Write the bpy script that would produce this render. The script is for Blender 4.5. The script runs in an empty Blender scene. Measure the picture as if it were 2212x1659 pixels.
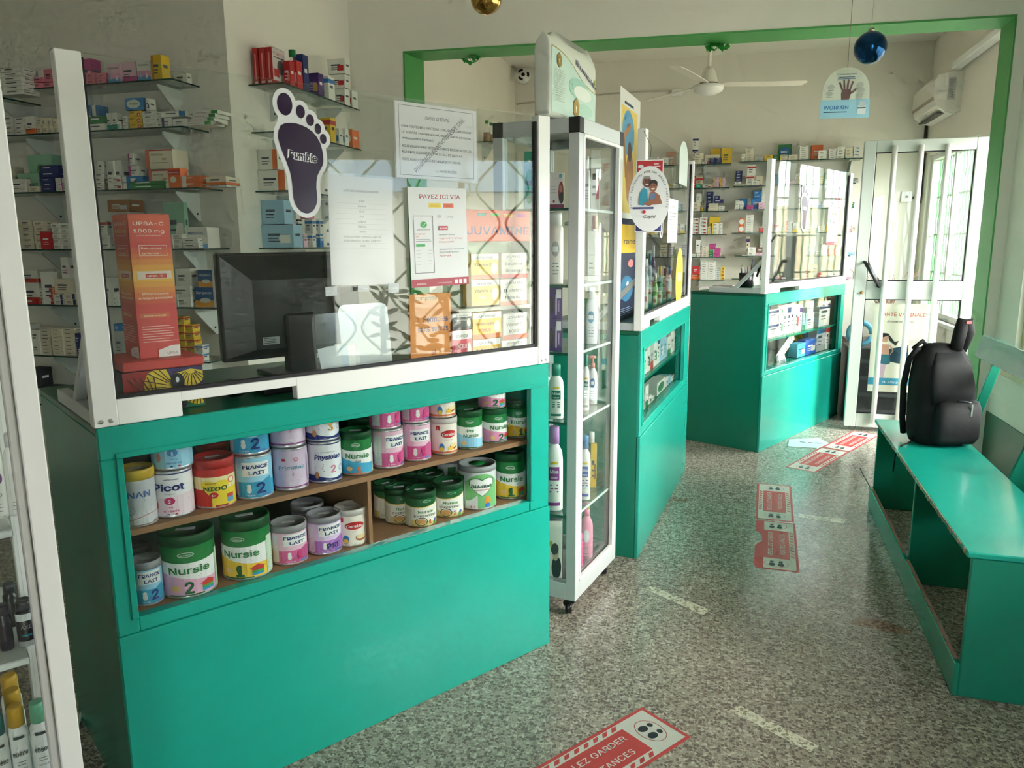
# Pharmacy interior: counters with glass screens, shelves of medicine boxes, milk tins, bench, door.
import bpy, math, random
from mathutils import Vector, Matrix
R = random.Random(11)
rad = math.radians
sc = bpy.context.scene
COL = sc.collection

# ------------------------------------------------------------------ camera
CAM_H, PITCH, ROLL, YAW, FPX = 1.5, rad(10.5), rad(.35), rad(15.5), 1650.0
FW = Vector((-math.sin(YAW) * math.cos(PITCH), math.cos(YAW) * math.cos(PITCH), -math.sin(PITCH)))
_r = Vector((math.cos(YAW), math.sin(YAW), 0)); _u = _r.cross(FW)
RT = _r * math.cos(ROLL) - _u * math.sin(ROLL)
UP = _r * math.sin(ROLL) + _u * math.cos(ROLL)
CO = Vector((0, 0, CAM_H))
cam = bpy.data.cameras.new('camera'); camo = bpy.data.objects.new('camera', cam); COL.objects.link(camo)
camo.matrix_world = Matrix(((RT.x, UP.x, -FW.x, 0), (RT.y, UP.y, -FW.y, 0), (RT.z, UP.z, -FW.z, CAM_H), (0, 0, 0, 1)))
cam.sensor_fit = 'HORIZONTAL'; cam.sensor_width = 36; cam.lens = FPX / 2212 * 36
cam.clip_start = .05; cam.clip_end = 200
sc.camera = camo
# ------------------------------------------------------------------ sky, exposure
wd = bpy.data.worlds.new('overcast_sky'); sc.world = wd; wd.use_nodes = True
wn = wd.node_tree; wn.nodes.clear()
wo = wn.nodes.new('ShaderNodeOutputWorld'); wb = wn.nodes.new('ShaderNodeBackground')
wr = wn.nodes.new('ShaderNodeValToRGB'); wz = wn.nodes.new('ShaderNodeTexNoise'); wt = wn.nodes.new('ShaderNodeTexCoord')
wz.inputs['Scale'].default_value = 2.2; wz.inputs['Detail'].default_value = 5
wr.color_ramp.elements[0].position = .3; wr.color_ramp.elements[0].color = (.80, .88, .95, 1)
wr.color_ramp.elements[1].position = .7; wr.color_ramp.elements[1].color = (1, .99, .95, 1)
wn.links.new(wt.outputs['Generated'], wz.inputs['Vector']); wn.links.new(wz.outputs['Fac'], wr.inputs['Fac'])
wn.links.new(wr.outputs['Color'], wb.inputs['Color']); wb.inputs['Strength'].default_value = 5.5
wn.links.new(wb.outputs['Background'], wo.inputs['Surface'])
vs = sc.view_settings
vs.view_transform = 'Standard'; vs.look = 'None'; vs.gamma = 1; vs.use_curve_mapping = False
vs.exposure = 1.55
sc.cycles.use_denoising = True
sc.cycles.use_adaptive_sampling = True; sc.cycles.adaptive_threshold = .1; sc.cycles.adaptive_min_samples = 12
sc.cycles.max_bounces = 6; sc.cycles.diffuse_bounces = 4; sc.cycles.glossy_bounces = 2
sc.cycles.transparent_max_bounces = 14; sc.cycles.transmission_bounces = 6
sc.cycles.caustics_reflective = False; sc.cycles.caustics_refractive = False

# hazy, very soft sun from the street side on the right
sl = bpy.data.lights.new('hazy_sun', 'SUN'); sl.energy = 6.0; sl.angle = rad(40); sl.color = (1, .97, .9)
so_ = bpy.data.objects.new('hazy_sun', sl); COL.objects.link(so_)
so_.rotation_euler = Vector((-.84, .20, -.22)).to_track_quat('-Z', 'Y').to_euler()

def portal(name, loc, rot, sx, sy):
    l = bpy.data.lights.new(name, 'AREA'); l.shape = 'RECTANGLE'; l.size = sx; l.size_y = sy
    l.cycles.is_portal = True
    o = bpy.data.objects.new(name, l); COL.objects.link(o); o.location = loc; o.rotation_euler = rot
    return o
portal('daylight_portal', (1.9, 3.34, 1.4), (0, rad(90), 0), 1.34, 3.5)
portal('daylight_portal', (2.1, 6.18, 1.15), (0, rad(90), 0), 2.25, .8)
portal('daylight_portal', (2.1, 7.65, 1.55), (0, rad(90), 0), 1.5, 1.6)
portal('daylight_portal', (1.0, -2.65, 1.45), (rad(90), 0, 0), .8, 2.3)

# ------------------------------------------------------------------ pixel -> place helpers (2212 x 1659 frame)
def ray(px, py): return FW + RT * ((px - 1106) / FPX) - UP * ((py - 829.5) / FPX)
def at_z(px, py, z=0.0):
    d = ray(px, py); return CO + d * ((z - CAM_H) / d.z)
def at_y(px, py, Y):
    d = ray(px, py); return CO + d * (Y / d.y)
def at_x(px, py, X):
    d = ray(px, py); return CO + d * (X / d.x)
def depth(P): return (Vector(P) - CO).dot(FW)

class Frame:
    """Local frame on the floor: x along a counter's front, y inward, z up."""
    def __init__(s, x, y, th):
        s.o = Vector((x, y, 0)); t = rad(th)
        s.d = Vector((math.sin(t), math.cos(t), 0)); s.n = Vector((-math.cos(t), math.sin(t), 0)); s.rz = rad(90 - th)
    def w(s, u, v, z=0): return s.o + s.d * u + s.n * v + Vector((0, 0, z))
    def px(s, px, py, v=0.0):
        d = ray(px, py); P = s.o + s.n * v
        t = (P - CO).dot(s.n) / d.dot(s.n); q = CO + d * t; w = q - s.o
        return w.dot(s.d), q.z
    def loc(s, P): w = Vector(P) - s.o; return Vector((w.dot(s.d), w.dot(s.n), w.z))
C1 = Frame(-.5956, 2.6231, 33.84)
C2 = Frame(-.3619, 3.4925, 5.47)
C3 = Frame(.2751, 5.6068, 26.13)
CB = Frame(-.5273, 2.8358, 11.27)
LC = Frame(-1.034, .938, 36)
BN = Frame(.804, 2.63, 1.63)
WORLD = Frame(0, 0, 90)

# ------------------------------------------------------------------ materials
def lin(c):
    return tuple((x / 255 / 12.92 if x / 255 <= .04045 else ((x / 255 + .055) / 1.055) ** 2.4) for x in c)
_mc = {}
def pm(c, rough=.45, metal=0.0, spec=.5, var=0.0, bump=0.0, scale=40.0, coat=0.0, trans=0.0):
    """Procedural paint / card / plastic of an sRGB colour, with optional mottling and relief."""
    k = (tuple(c), rough, metal, spec, var, bump, scale, coat, trans)
    if k in _mc: return _mc[k]
    m = bpy.data.materials.new('mat_%02x%02x%02x' % tuple(int(max(0, min(255, x))) for x in c[:3])); m.use_nodes = True
    nt = m.node_tree; b = nt.nodes['Principled BSDF']
    col = lin(c) + (1,)
    b.inputs['Base Color'].default_value = col; b.inputs['Roughness'].default_value = rough
    b.inputs['Metallic'].default_value = metal; b.inputs['Specular IOR Level'].default_value = spec
    b.inputs['Coat Weight'].default_value = coat; b.inputs['Transmission Weight'].default_value = trans
    if var or bump:
        tc = nt.nodes.new('ShaderNodeTexCoord'); nz = nt.nodes.new('ShaderNodeTexNoise')
        nz.inputs['Scale'].default_value = scale; nz.inputs['Detail'].default_value = 4
        nt.links.new(tc.outputs['Object'], nz.inputs['Vector'])
        if var:
            mx = nt.nodes.new('ShaderNodeMix'); mx.data_type = 'RGBA'
            mx.inputs[6].default_value = tuple(x * (1 - var) for x in col[:3]) + (1,)
            mx.inputs[7].default_value = tuple(min(1, x * (1 + var)) for x in col[:3]) + (1,)
            nt.links.new(nz.outputs['Fac'], mx.inputs[0]); nt.links.new(mx.outputs[2], b.inputs['Base Color'])
        if bump:
            bp = nt.nodes.new('ShaderNodeBump'); bp.inputs['Strength'].default_value = bump; bp.inputs['Distance'].default_value = .002
            nt.links.new(nz.outputs['Fac'], bp.inputs['Height']); nt.links.new(bp.outputs['Normal'], b.inputs['Normal'])
    _mc[k] = m
    return m
def glass_mat(name, tint=(.97, .99, .98), ior=1.5, rough=0.0, haze=0.0, hazecol=(.9, .92, .92)):
    m = bpy.data.materials.new(name); m.use_nodes = True; nt = m.node_tree; nt.nodes.clear()
    o = nt.nodes.new('ShaderNodeOutputMaterial'); t = nt.nodes.new('ShaderNodeBsdfTransparent'); g = nt.nodes.new('ShaderNodeBsdfGlossy')
    f = nt.nodes.new('ShaderNodeFresnel'); mx = nt.nodes.new('ShaderNodeMixShader')
    t.inputs['Color'].default_value = tint + (1,); g.inputs['Roughness'].default_value = rough; f.inputs['IOR'].default_value = ior
    src = t
    if haze:
        d = nt.nodes.new('ShaderNodeBsdfDiffuse'); d.inputs['Color'].default_value = hazecol + (1,)
        m2 = nt.nodes.new('ShaderNodeMixShader'); m2.inputs[0].default_value = haze
        nt.links.new(t.outputs[0], m2.inputs[1]); nt.links.new(d.outputs[0], m2.inputs[2]); src = m2
    # same reflectance on both faces of a thin pane
    ge = nt.nodes.new('ShaderNodeNewGeometry'); mr = nt.nodes.new('ShaderNodeMapRange')
    mr.inputs['To Min'].default_value = ior; mr.inputs['To Max'].default_value = 1 / ior
    nt.links.new(ge.outputs['Backfacing'], mr.inputs['Value']); nt.links.new(mr.outputs[0], f.inputs['IOR'])
    nt.links.new(f.outputs[0], mx.inputs[0]); nt.links.new(src.outputs[0], mx.inputs[1]); nt.links.new(g.outputs[0], mx.inputs[2])
    nt.links.new(mx.outputs[0], o.inputs['Surface'])
    return m
GLASS = glass_mat('clear_glass')
SHELFG = glass_mat('shelf_glass', (.86, .93, .90), 1.5, .02, .06, (.7, .8, .76))
PLASTIC = glass_mat('clear_plastic', (.98, .985, .985), 1.4, .08, .05)
FROST = glass_mat('frosted_acrylic', (.9, .93, .94), 1.45, .15, .45, (.88, .91, .92))
GEDGE = pm((20, 60, 48), .15)
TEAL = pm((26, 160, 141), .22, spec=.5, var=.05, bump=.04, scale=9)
TEAL_SHADED = pm((20, 132, 108), .25, var=.05, scale=9)  # same teal, with the shade of sides and insides put into its colour
DGREEN = pm((18, 92, 66), .3, var=.06, scale=9)
ALU = pm((244, 243, 239), .35, spec=.6)
ALUG = pm((204, 208, 208), .38, metal=.2, spec=.6)
RUBBER = pm((24, 24, 28), .6)
WALLM = pm((233, 228, 216), .75, var=.035, bump=.12, scale=3)
WALLW = pm((236, 233, 222), .75, var=.03, bump=.12, scale=3)
GREENT = pm((78, 160, 84), .5, var=.08, scale=6)
WOOD = pm((150, 112, 78), .6, var=.18, scale=14)
BLACKP = pm((16, 17, 19), .4)
WHITE = pm((238, 238, 234), .5)
PAPER = pm((240, 240, 240), .7)
METAL = pm((200, 202, 204), .25, metal=.9)

def terrazzo(name, base, dark, light, worn=0.0):
    m = bpy.data.materials.new(name); m.use_nodes = True; nt = m.node_tree; b = nt.nodes['Principled BSDF']
    tc = nt.nodes.new('ShaderNodeTexCoord')
    def vor(scale, stops, rnd=1.0):
        wv = nt.nodes.new('ShaderNodeTexNoise'); wv.inputs['Scale'].default_value = scale * .8
        ad = nt.nodes.new('ShaderNodeMixRGB'); ad.blend_type = 'ADD'; ad.inputs[0].default_value = .012
        v = nt.nodes.new('ShaderNodeTexVoronoi'); v.inputs['Scale'].default_value = scale; v.inputs['Randomness'].default_value = rnd
        rp = nt.nodes.new('ShaderNodeValToRGB'); rp.color_ramp.interpolation = 'CONSTANT'
        sep = nt.nodes.new('ShaderNodeSeparateColor')
        nt.links.new(tc.outputs['Object'], wv.inputs['Vector']); nt.links.new(tc.outputs['Object'], ad.inputs[1]); nt.links.new(wv.outputs['Color'], ad.inputs[2])
        nt.links.new(ad.outputs[0], v.inputs['Vector']); nt.links.new(v.outputs['Color'], sep.inputs[0]); nt.links.new(sep.outputs[0], rp.inputs[0])
        while len(rp.color_ramp.elements) < len(stops): rp.color_ramp.elements.new(.5)
        for e, (p, c) in zip(rp.color_ramp.elements, stops): e.position = p; e.color = c
        # chip mask: inside the cell only, so pale cement shows between chips
        mk = nt.nodes.new('ShaderNodeMath'); mk.operation = 'LESS_THAN'; mk.inputs[1].default_value = .56
        nt.links.new(v.outputs['Distance'], mk.inputs[0])
        return rp.outputs[0], sep.outputs[1], mk.outputs[0]
    D, L, B = lin(dark) + (1,), lin(light) + (1,), lin(base) + (1,)
    M = tuple((a + c) / 2 for a, c in zip(D, B))
    c1, r1, k1 = vor(88, [(0, D), (.34, M), (.6, B), (.84, L)])
    c2, r2, k2 = vor(210, [(0, D), (.3, B), (.75, L)])
    mx = nt.nodes.new('ShaderNodeMixRGB'); nt.links.new(k1, mx.inputs[0])
    m0 = nt.nodes.new('ShaderNodeMixRGB'); nt.links.new(k2, m0.inputs[0]); m0.inputs[1].default_value = B; nt.links.new(c2, m0.inputs[2])
    nt.links.new(m0.outputs[0], mx.inputs[1]); nt.links.new(c1, mx.inputs[2])
    big = nt.nodes.new('ShaderNodeTexNoise'); big.inputs['Scale'].default_value = .9; big.inputs['Detail'].default_value = 4
    nt.links.new(tc.outputs['Object'], big.inputs['Vector'])
    br = nt.nodes.new('ShaderNodeValToRGB'); br.color_ramp.elements[0].position = .3; br.color_ramp.elements[1].position = .7
    br.color_ramp.elements[0].color = (.74, .73, .7, 1); br.color_ramp.elements[1].color = (1, 1, .97, 1)
    nt.links.new(big.outputs['Fac'], br.inputs[0])
    mu = nt.nodes.new('ShaderNodeMixRGB'); mu.blend_type = 'MULTIPLY'; mu.inputs[0].default_value = 1
    nt.links.new(mx.outputs[0], mu.inputs[1]); nt.links.new(br.outputs[0], mu.inputs[2])
    nt.links.new(mu.outputs[0], b.inputs['Base Color'])
    b.inputs['Roughness'].default_value = .19; b.inputs['Specular IOR Level'].default_value = .45
    return m
TERR = terrazzo('terrazzo', (178, 170, 158), (124, 112, 106), (212, 204, 192))
RESID = terrazzo('tape_residue', (172, 142, 124), (112, 90, 80), (200, 170, 152))
TAPE = terrazzo('worn_tape', (236, 232, 214), (158, 148, 130), (240, 237, 222))

# ------------------------------------------------------------------ mesh building
class MB:
    def __init__(s): s.v = []; s.f = []; s.m = []; s.sm = []; s.mats = []
    def mi(s, m):
        if m not in s.mats: s.mats.append(m)
        return s.mats.index(m)
    def add(s, vs, fs, m, smooth=False):
        o = len(s.v); s.v.extend(tuple(x) for x in vs); k = s.mi(m)
        for f in fs: s.f.append(tuple(i + o for i in f)); s.m.append(k); s.sm.append(smooth)
        return s
    def box(s, x0, x1, y0, y1, z0, z1, m, M=None):
        vs = [Vector((x, y, z)) for z in (z0, z1) for y in (y0, y1) for x in (x0, x1)]
        if M: vs = [M @ v for v in vs]
        return s.add(vs, [(0, 2, 3, 1), (4, 5, 7, 6), (0, 1, 5, 4), (2, 6, 7, 3), (0, 4, 6, 2), (1, 3, 7, 5)], m)
    def bbox(s, x0, x1, y0, y1, z0, z1, m, b=.004, M=None):
        """Box with chamfered edges (24 vertices)."""
        b = min(b, (x1 - x0) * .45, (y1 - y0) * .45, (z1 - z0) * .45)
        vs = []; idx = {}
        for ix, (X, sx) in enumerate(((x0, 1), (x1, -1))):
            for iy, (Y, sy) in enumerate(((y0, 1), (y1, -1))):
                for iz, (Z, sz) in enumerate(((z0, 1), (z1, -1))):
                    for a in range(3):
                        p = [X + sx * b, Y + sy * b, Z + sz * b]; p[a] = (X, Y, Z)[a]
                        idx[ix, iy, iz, a] = len(vs); vs.append(Vector(p))
        fs = []
        for i in (0, 1):
            for a, q in ((0, [(i, 0, 0), (i, 1, 0), (i, 1, 1), (i, 0, 1)]), (1, [(0, i, 0), (0, i, 1), (1, i, 1), (1, i, 0)]), (2, [(0, 0, i), (1, 0, i), (1, 1, i), (0, 1, i)])):
                fs.append([idx[k + (a,)] for k in (q if i else q[::-1])])
        for i in (0, 1):
            for j in (0, 1):
                e = [(i, j, 0, 0), (i, j, 1, 0), (i, j, 1, 1), (i, j, 0, 1)]; fs.append([idx[k] for k in (e if i == j else e[::-1])])
                e = [(i, 0, j, 0), (i, 0, j, 2), (i, 1, j, 2), (i, 1, j, 0)]; fs.append([idx[k] for k in (e if i == j else e[::-1])])
                e = [(0, i, j, 1), (1, i, j, 1), (1, i, j, 2), (0, i, j, 2)]; fs.append([idx[k] for k in (e if i == j else e[::-1])])
                for l in (0, 1):
                    e = [idx[i, j, l, a] for a in range(3)]; fs.append(e if (i + j + l) % 2 else e[::-1])
        if M: vs = [M @ v for v in vs]
        return s.add(vs, fs, m)
    def lathe(s, prof, m, n=24, M=None, sx=1, sy=1, smooth=True, mats=None):
        """prof: list of (r, z); mats: optional material per ring segment."""
        vs = []
        for r, z in prof:
            for i in range(n):
                a = 2 * math.pi * i / n; vs.append(Vector((r * math.cos(a) * sx, r * math.sin(a) * sy, z)))
        if M: vs = [M @ v for v in vs]
        o = len(s.v); s.v.extend(tuple(x) for x in vs)
        for k in range(len(prof) - 1):
            mi = s.mi(mats[k] if mats else m)
            for i in range(n):
                j = (i + 1) % n
                s.f.append((o + k * n + i, o + k * n + j, o + (k + 1) * n + j, o + (k + 1) * n + i)); s.m.append(mi); s.sm.append(smooth)
        for k, fl in ((0, True), (len(prof) - 1, False)):
            if prof[k][0] > 1e-6:
                f = [o + k * n + i for i in range(n)]
                s.f.append(tuple(f[::-1] if fl else f)); s.m.append(s.mi((mats[0] if fl else mats[-1]) if mats else m)); s.sm.append(False)
        return s
    def tube(s, pts, r, m, n=8, closed=False, rs=None):
        pts = [Vector(p) for p in pts]; vs = []; L = len(pts)
        ref = Vector((0, 0, 1))
        for i, p in enumerate(pts):
            t = (pts[min(i + 1, L - 1)] - pts[max(i - 1, 0)]).normalized()
            a = ref - t * ref.dot(t)
            if a.length < .2: a = Vector((1, 0, 0)) - t * t.x
            a.normalize(); b = t.cross(a); q = rs[i] if rs else r
            for k in range(n):
                g = 2 * math.pi * k / n; vs.append(p + (a * math.cos(g) + b * math.sin(g)) * q)
            ref = a
        fs = [(i * n + k, i * n + (k + 1) % n, (i + 1) * n + (k + 1) % n, (i + 1) * n + k) for i in range(L - 1) for k in range(n)]
        fs += [tuple(range(n))[::-1], tuple(range((L - 1) * n, L * n))]
        return s.add(vs, fs, m, True)
    def prism(s, poly, z0, z1, m, M=None, mside=None):
        """Plan polygon (counter-clockwise) pushed from z0 to z1."""
        n = len(poly); vs = [Vector((x, y, z0)) for x, y in poly] + [Vector((x, y, z1)) for x, y in poly]
        if M: vs = [M @ v for v in vs]
        s.add(vs, [tuple(range(n))[::-1], tuple(range(n, 2 * n))], m)
        o = len(s.v) - 2 * n; k = s.mi(mside or m)
        for i in range(n):
            j = (i + 1) % n; s.f.append((o + i, o + j, o + n + j, o + n + i)); s.m.append(k); s.sm.append(False)
        return s
    def sphere(s, c, r, m, n=20, k=12, sc_=(1, 1, 1)):
        prof = [(max(1e-7, r * math.sin(math.pi * i / k)), -r * math.cos(math.pi * i / k)) for i in range(k + 1)]
        return s.lathe(prof, m, n, Matrix.Translation(c) @ Matrix.Diagonal((*sc_, 1)))
    def build(s, name, parent=None, loc=None, rz=0.0, M=None):
        me = bpy.data.meshes.new(name); me.from_pydata(s.v, [], s.f)
        for m in s.mats: me.materials.append(m)
        me.polygons.foreach_set('material_index', s.m); me.polygons.foreach_set('use_smooth', s.sm)
        me.update()
        o = bpy.data.objects.new(name, me); COL.objects.link(o)
        if parent is not None: o.parent = parent
        if M is not None: o.matrix_local = M
        else:
            if loc is not None: o.location = loc
            if rz: o.rotation_euler.z = rz
        return o
def tag(o, label, cat, group=None, kind=None):
    o['label'] = label
    if cat: o['category'] = cat
    if group: o['group'] = group
    if kind: o['kind'] = kind
    return o
def empty(name, loc=(0, 0, 0), rz=0.0, label=None, cat=None, group=None):
    o = bpy.data.objects.new(name, None); COL.objects.link(o); o.location = loc; o.rotation_euler.z = rz
    o.empty_display_size = .05
    if label: tag(o, label, cat, group)
    return o
def struct(o, label=None):
    o['kind'] = 'structure'
    if label: o['label'] = label
    return o
def Tr(x, y, z): return Matrix.Translation((x, y, z))
def Rz(a): return Matrix.Rotation(a, 4, 'Z')
def Rx(a): return Matrix.Rotation(a, 4, 'X')
def Ry(a): return Matrix.Rotation(a, 4, 'Y')

# ------------------------------------------------------------------ flat print (lettering and graphics)
_tc = {}
def _font():
    # Blender's own bundled interface typeface; the built-in one if it is missing
    try:
        import os
        return bpy.data.fonts.load(os.path.join(bpy.utils.system_resource('DATAFILES'), 'fonts', 'Inter.woff2'))
    except Exception: return None
FONT = _font()
def text_geo(s, bold=0.0, shear=0.0):
    k = (s, bold, shear)
    if k in _tc: return _tc[k]
    c = bpy.data.curves.new('t', 'FONT'); c.body = s; c.size = 1
    if FONT: c.font = FONT
    c.resolution_u = 2; c.offset = max(.008, bold * .26) if FONT else bold; c.shear = shear
    c.align_x = 'LEFT'; c.fill_mode = 'FRONT' if hasattr(c, 'fill_mode') else c.fill_mode
    o = bpy.data.objects.new('t', c); me = bpy.data.meshes.new_from_object(o)
    vs = [(v.co.x, v.co.y) for v in me.vertices]; fs = [tuple(p.vertices) for p in me.polygons]
    bpy.data.objects.remove(o); bpy.data.meshes.remove(me); bpy.data.curves.remove(c)
    if vs:
        x0 = min(v[0] for v in vs); x1 = max(v[0] for v in vs)
    else: x0 = x1 = 0
    _tc[k] = (vs, fs, x0, x1); return _tc[k]
class Pr:
    """Flat shapes in face coordinates (a to the right, b up), later shapes on top."""
    def __init__(s): s.it = []
    def cols(s, x0, x1, top, bot, c, n=12):
        vs = []
        for i in range(n + 1):
            x = x0 + (x1 - x0) * i / n; vs += [(x, bot(x)), (x, top(x))]
        s.it.append((vs, [(2 * i, 2 * i + 2, 2 * i + 3, 2 * i + 1) for i in range(n)], c)); return s
    def rect(s, x0, x1, y0, y1, c, n=1): return s.cols(x0, x1, lambda x: y1, lambda x: y0, c, n)
    def ell(s, cx, cy, rx, ry, c, n=18):
        f = lambda x: ry * math.sqrt(max(0, 1 - ((x - cx) / rx) ** 2))
        vs = []
        for i in range(n + 1):
            x = cx - rx * math.cos(math.pi * i / n); vs += [(x, cy - f(x)), (x, cy + f(x))]
        s.it.append((vs, [(2 * i, 2 * i + 2, 2 * i + 3, 2 * i + 1) for i in range(n)], c)); return s
    def ring(s, cx, cy, rx, ry, t, c, n=28):
        vs = []
        for i in range(n):
            a = 2 * math.pi * i / n; vs += [(cx + rx * math.cos(a), cy + ry * math.sin(a)), (cx + (rx - t) * math.cos(a), cy + (ry - t) * math.sin(a))]
        s.it.append((vs, [(2 * i, 2 * ((i + 1) % n), 2 * ((i + 1) % n) + 1, 2 * i + 1) for i in range(n)], c)); return s
    def frame(s, x0, x1, y0, y1, t, c):
        s.rect(x0, x1, y0, y0 + t, c); s.rect(x0, x1, y1 - t, y1, c); s.rect(x0, x0 + t, y0, y1, c); return s.rect(x1 - t, x1, y0, y1, c)
    def poly(s, pts, c): s.it.append((list(pts), [tuple(range(len(pts)))], c)); return s
    def line(s, pts, t, c):
        for (x0, y0), (x1, y1) in zip(pts, pts[1:]):
            l = math.hypot(x1 - x0, y1 - y0) or 1; nx, ny = -(y1 - y0) / l * t / 2, (x1 - x0) / l * t / 2
            s.poly([(x0 - nx, y0 - ny), (x1 - nx, y1 - ny), (x1 + nx, y1 + ny), (x0 + nx, y0 + ny)], c)
        return s
    def text(s, t, x, y, h, c, al='C', bold=0.0, w=None, rot=0.0, shear=0.0):
        """Cap height h; baseline at y; optional exact width w."""
        vs, fs, x0, x1 = text_geo(t, bold, shear)
        if not vs: return s
        k = h / .69; kx = w / (x1 - x0) if w else k
        off = {'C': -(x0 + x1) / 2, 'L': -x0, 'R': -x1}[al]
        cr, sr = math.cos(rot), math.sin(rot)
        q = [((vx + off) * kx, vy * k) for vx, vy in vs]
        s.it.append(([(x + a * cr - b * sr, y + a * sr + b * cr) for a, b in q], fs, c, 1)); return s
    def lines(s, x, y, w, n, dy, h, c, al='L', jit=.3):
        """Fine print too small to read: rows of thin dashes."""
        for i in range(n):
            ww = w * (1 - jit * R.random()); xa = x if al == 'L' else x - ww / 2
            s.rect(xa, xa + ww, y - i * dy, y - i * dy + h, c)
        return s
    def arc_text(s, t, cx, cy, r, h, c, a0, a1, bold=0.0, ry=None):
        n = len(t)
        for i, ch in enumerate(t):
            a = rad(a0 + (a1 - a0) * (i / (n - 1)))
            if ch != ' ': s.text(ch, cx + r * math.cos(a), cy + (ry or r) * math.sin(a), h, c, 'C', bold, rot=math.atan2(math.sin(a) * r, math.cos(a) * (ry or r)) - math.pi / 2)
        return s
    def emit(s, mb, mapf, off=.0004, step=.00012, toff=0.0):
        for i, (vs, fs, c, *tx) in enumerate(s.it):
            mb.add([mapf(a, b, off + i * step + (toff if tx else 0)) for a, b in vs], fs, c if hasattr(c, 'node_tree') else pm(c, .5))
        return mb
def plane_map(O, e1, e2, nrm):
    O, e1, e2, nrm = Vector(O), Vector(e1), Vector(e2), Vector(nrm)
    return lambda a, b, o: O + e1 * a + e2 * b + nrm * o
def front_map(y=0.0, x=0.0, z=0.0): return plane_map((x, y, z), (1, 0, 0), (0, 0, 1), (0, -1, 0))
def cyl_map(r, a0=-math.pi / 2, z=0.0, sx=1, sy=1):
    return lambda a, b, o: Vector(((r + o) * math.cos(a0 + a / r) * sx, (r + o) * math.sin(a0 + a / r) * sy, z + b))
ORD = ['', 'first', 'second', 'third', 'fourth', 'fifth', 'sixth', 'seventh', 'eighth', 'ninth', 'tenth', 'eleventh', 'twelfth', 'thirteenth', 'fourteenth', 'fifteenth', 'sixteenth', 'seventeenth', 'eighteenth', 'nineteenth', 'twentieth', 'twenty-first', 'twenty-second', 'twenty-third', 'twenty-fourth', 'twenty-fifth', 'twenty-sixth']
# ================================================================== THE SETTING
CEIL, YB, XR, XRF, YA, XB = 3.38, 8.6, 1.85, 1.66, 3.75, -2.6
def wallbox(name, x0, x1, y0, y1, z0, z1, m=WALLM, label=None):
    return struct(MB().box(x0, x1, y0, y1, z0, z1, m).build(name), label)
wallbox('floor', -4.9, 2.0, -2.6, 8.75, -.1, 0, TERR, 'grey speckled terrazzo floor')
wallbox('ceiling', -4.9, 2.0, -2.6, 8.75, CEIL, CEIL + .1, WALLW, 'off white ceiling')
wallbox('wall_back', -2.6, 2.0, YB, YB + .12, 0, CEIL, WALLM, 'cream far wall with rows of glass shelves')
# left part: shelf wall facing the counter (near), the return beside the archway, the far room's left wall
wallbox('wall_left_near', -4.9, XB, YA, YA + .12, 0, CEIL, WALLW, 'pale wall carrying the left glass shelves')
wallbox('wall_left_return', XB - .12, XB, YA + .12, 5.3, 0, CEIL, WALLW, 'pale return wall beside the archway')
wallbox('wall_left_far', -2.45, -2.33, 5.42, YB, 0, CEIL, WALLM, 'cream left wall of the far room')
wallbox('wall_left', -5.0, -4.9, -2.6, YA + .12, 0, CEIL, WALLW)
# partition with the wide opening
o = MB()
o.prism([(-2.6, 5.172), (2.0, 5.454), (2.0, 5.72), (-2.6, 5.42)], 2.80, CEIL, WALLW)
o.prism([(-2.6, 5.172), (-2.206, 5.198), (-2.167, 5.45), (-2.6, 5.42)], 0, 2.80, WALLW)
o.prism([(1.591, 5.429), (2.0, 5.454), (2.0, 5.72), (1.598, 5.696)], 0, 2.80, WALLW)
struct(o.build('wall_partition'), 'off white partition above the wide opening')
struct(MB().prism([(-2.206, 5.194), (1.591, 5.424), (1.598, 5.70), (-2.167, 5.454)], 2.788, 2.80, GREENT).build('trim_1'), 'green painted underside of the beam')
struct(MB().prism([(-2.206, 5.194), (-2.196, 5.194), (-2.157, 5.454), (-2.167, 5.454)], 0, 2.788, GREENT).build('trim_2'), 'green painted left edge of the opening')
struct(MB().prism([(1.581, 5.424), (1.591, 5.424), (1.598, 5.70), (1.588, 5.70)], 0, 2.788, GREENT).build('trim_3'), 'green painted right edge of the opening')
# right wall of the near room, with its long window
W0, W1, WZ0, WZ1 = 1.6, 5.08, .74, 2.06
o = MB()
o.box(XRF, XRF + .16, -2.6, W0, 0, CEIL, WALLW); o.box(XRF, XRF + .16, W1, 5.44, 0, CEIL, WALLW)
o.box(XRF, XRF + .16, W0, W1, 0, WZ0, WALLW); o.box(XRF, XRF + .16, W0, W1, WZ1, CEIL, WALLW)
struct(o.build('wall_right'), 'pale right wall of the near room')
struct(MB().box(XRF - .006, XRF, 1.0, 5.43, 0, .42, pm((28, 84, 54), .4)).build('baseboard_right'), 'dark green painted dado along the right wall')
o = MB()
o.box(XR, XR + .15, 5.7, 5.74, 0, CEIL, WALLM); o.box(XR, XR + .15, 6.6, 6.85, 0, CEIL, WALLM)
o.box(XR, XR + .15, 8.45, YB, 0, CEIL, WALLM); o.box(XR, XR + .15, 5.74, 6.6, 2.27, CEIL, WALLM)
o.box(XR, XR + .15, 6.85, 8.45, 0, .8, WALLM); o.box(XR, XR + .15, 6.85, 8.45, 2.3, CEIL, WALLM)
struct(o.build('wall_right_far'), 'cream right wall of the far room with door and window')
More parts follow.
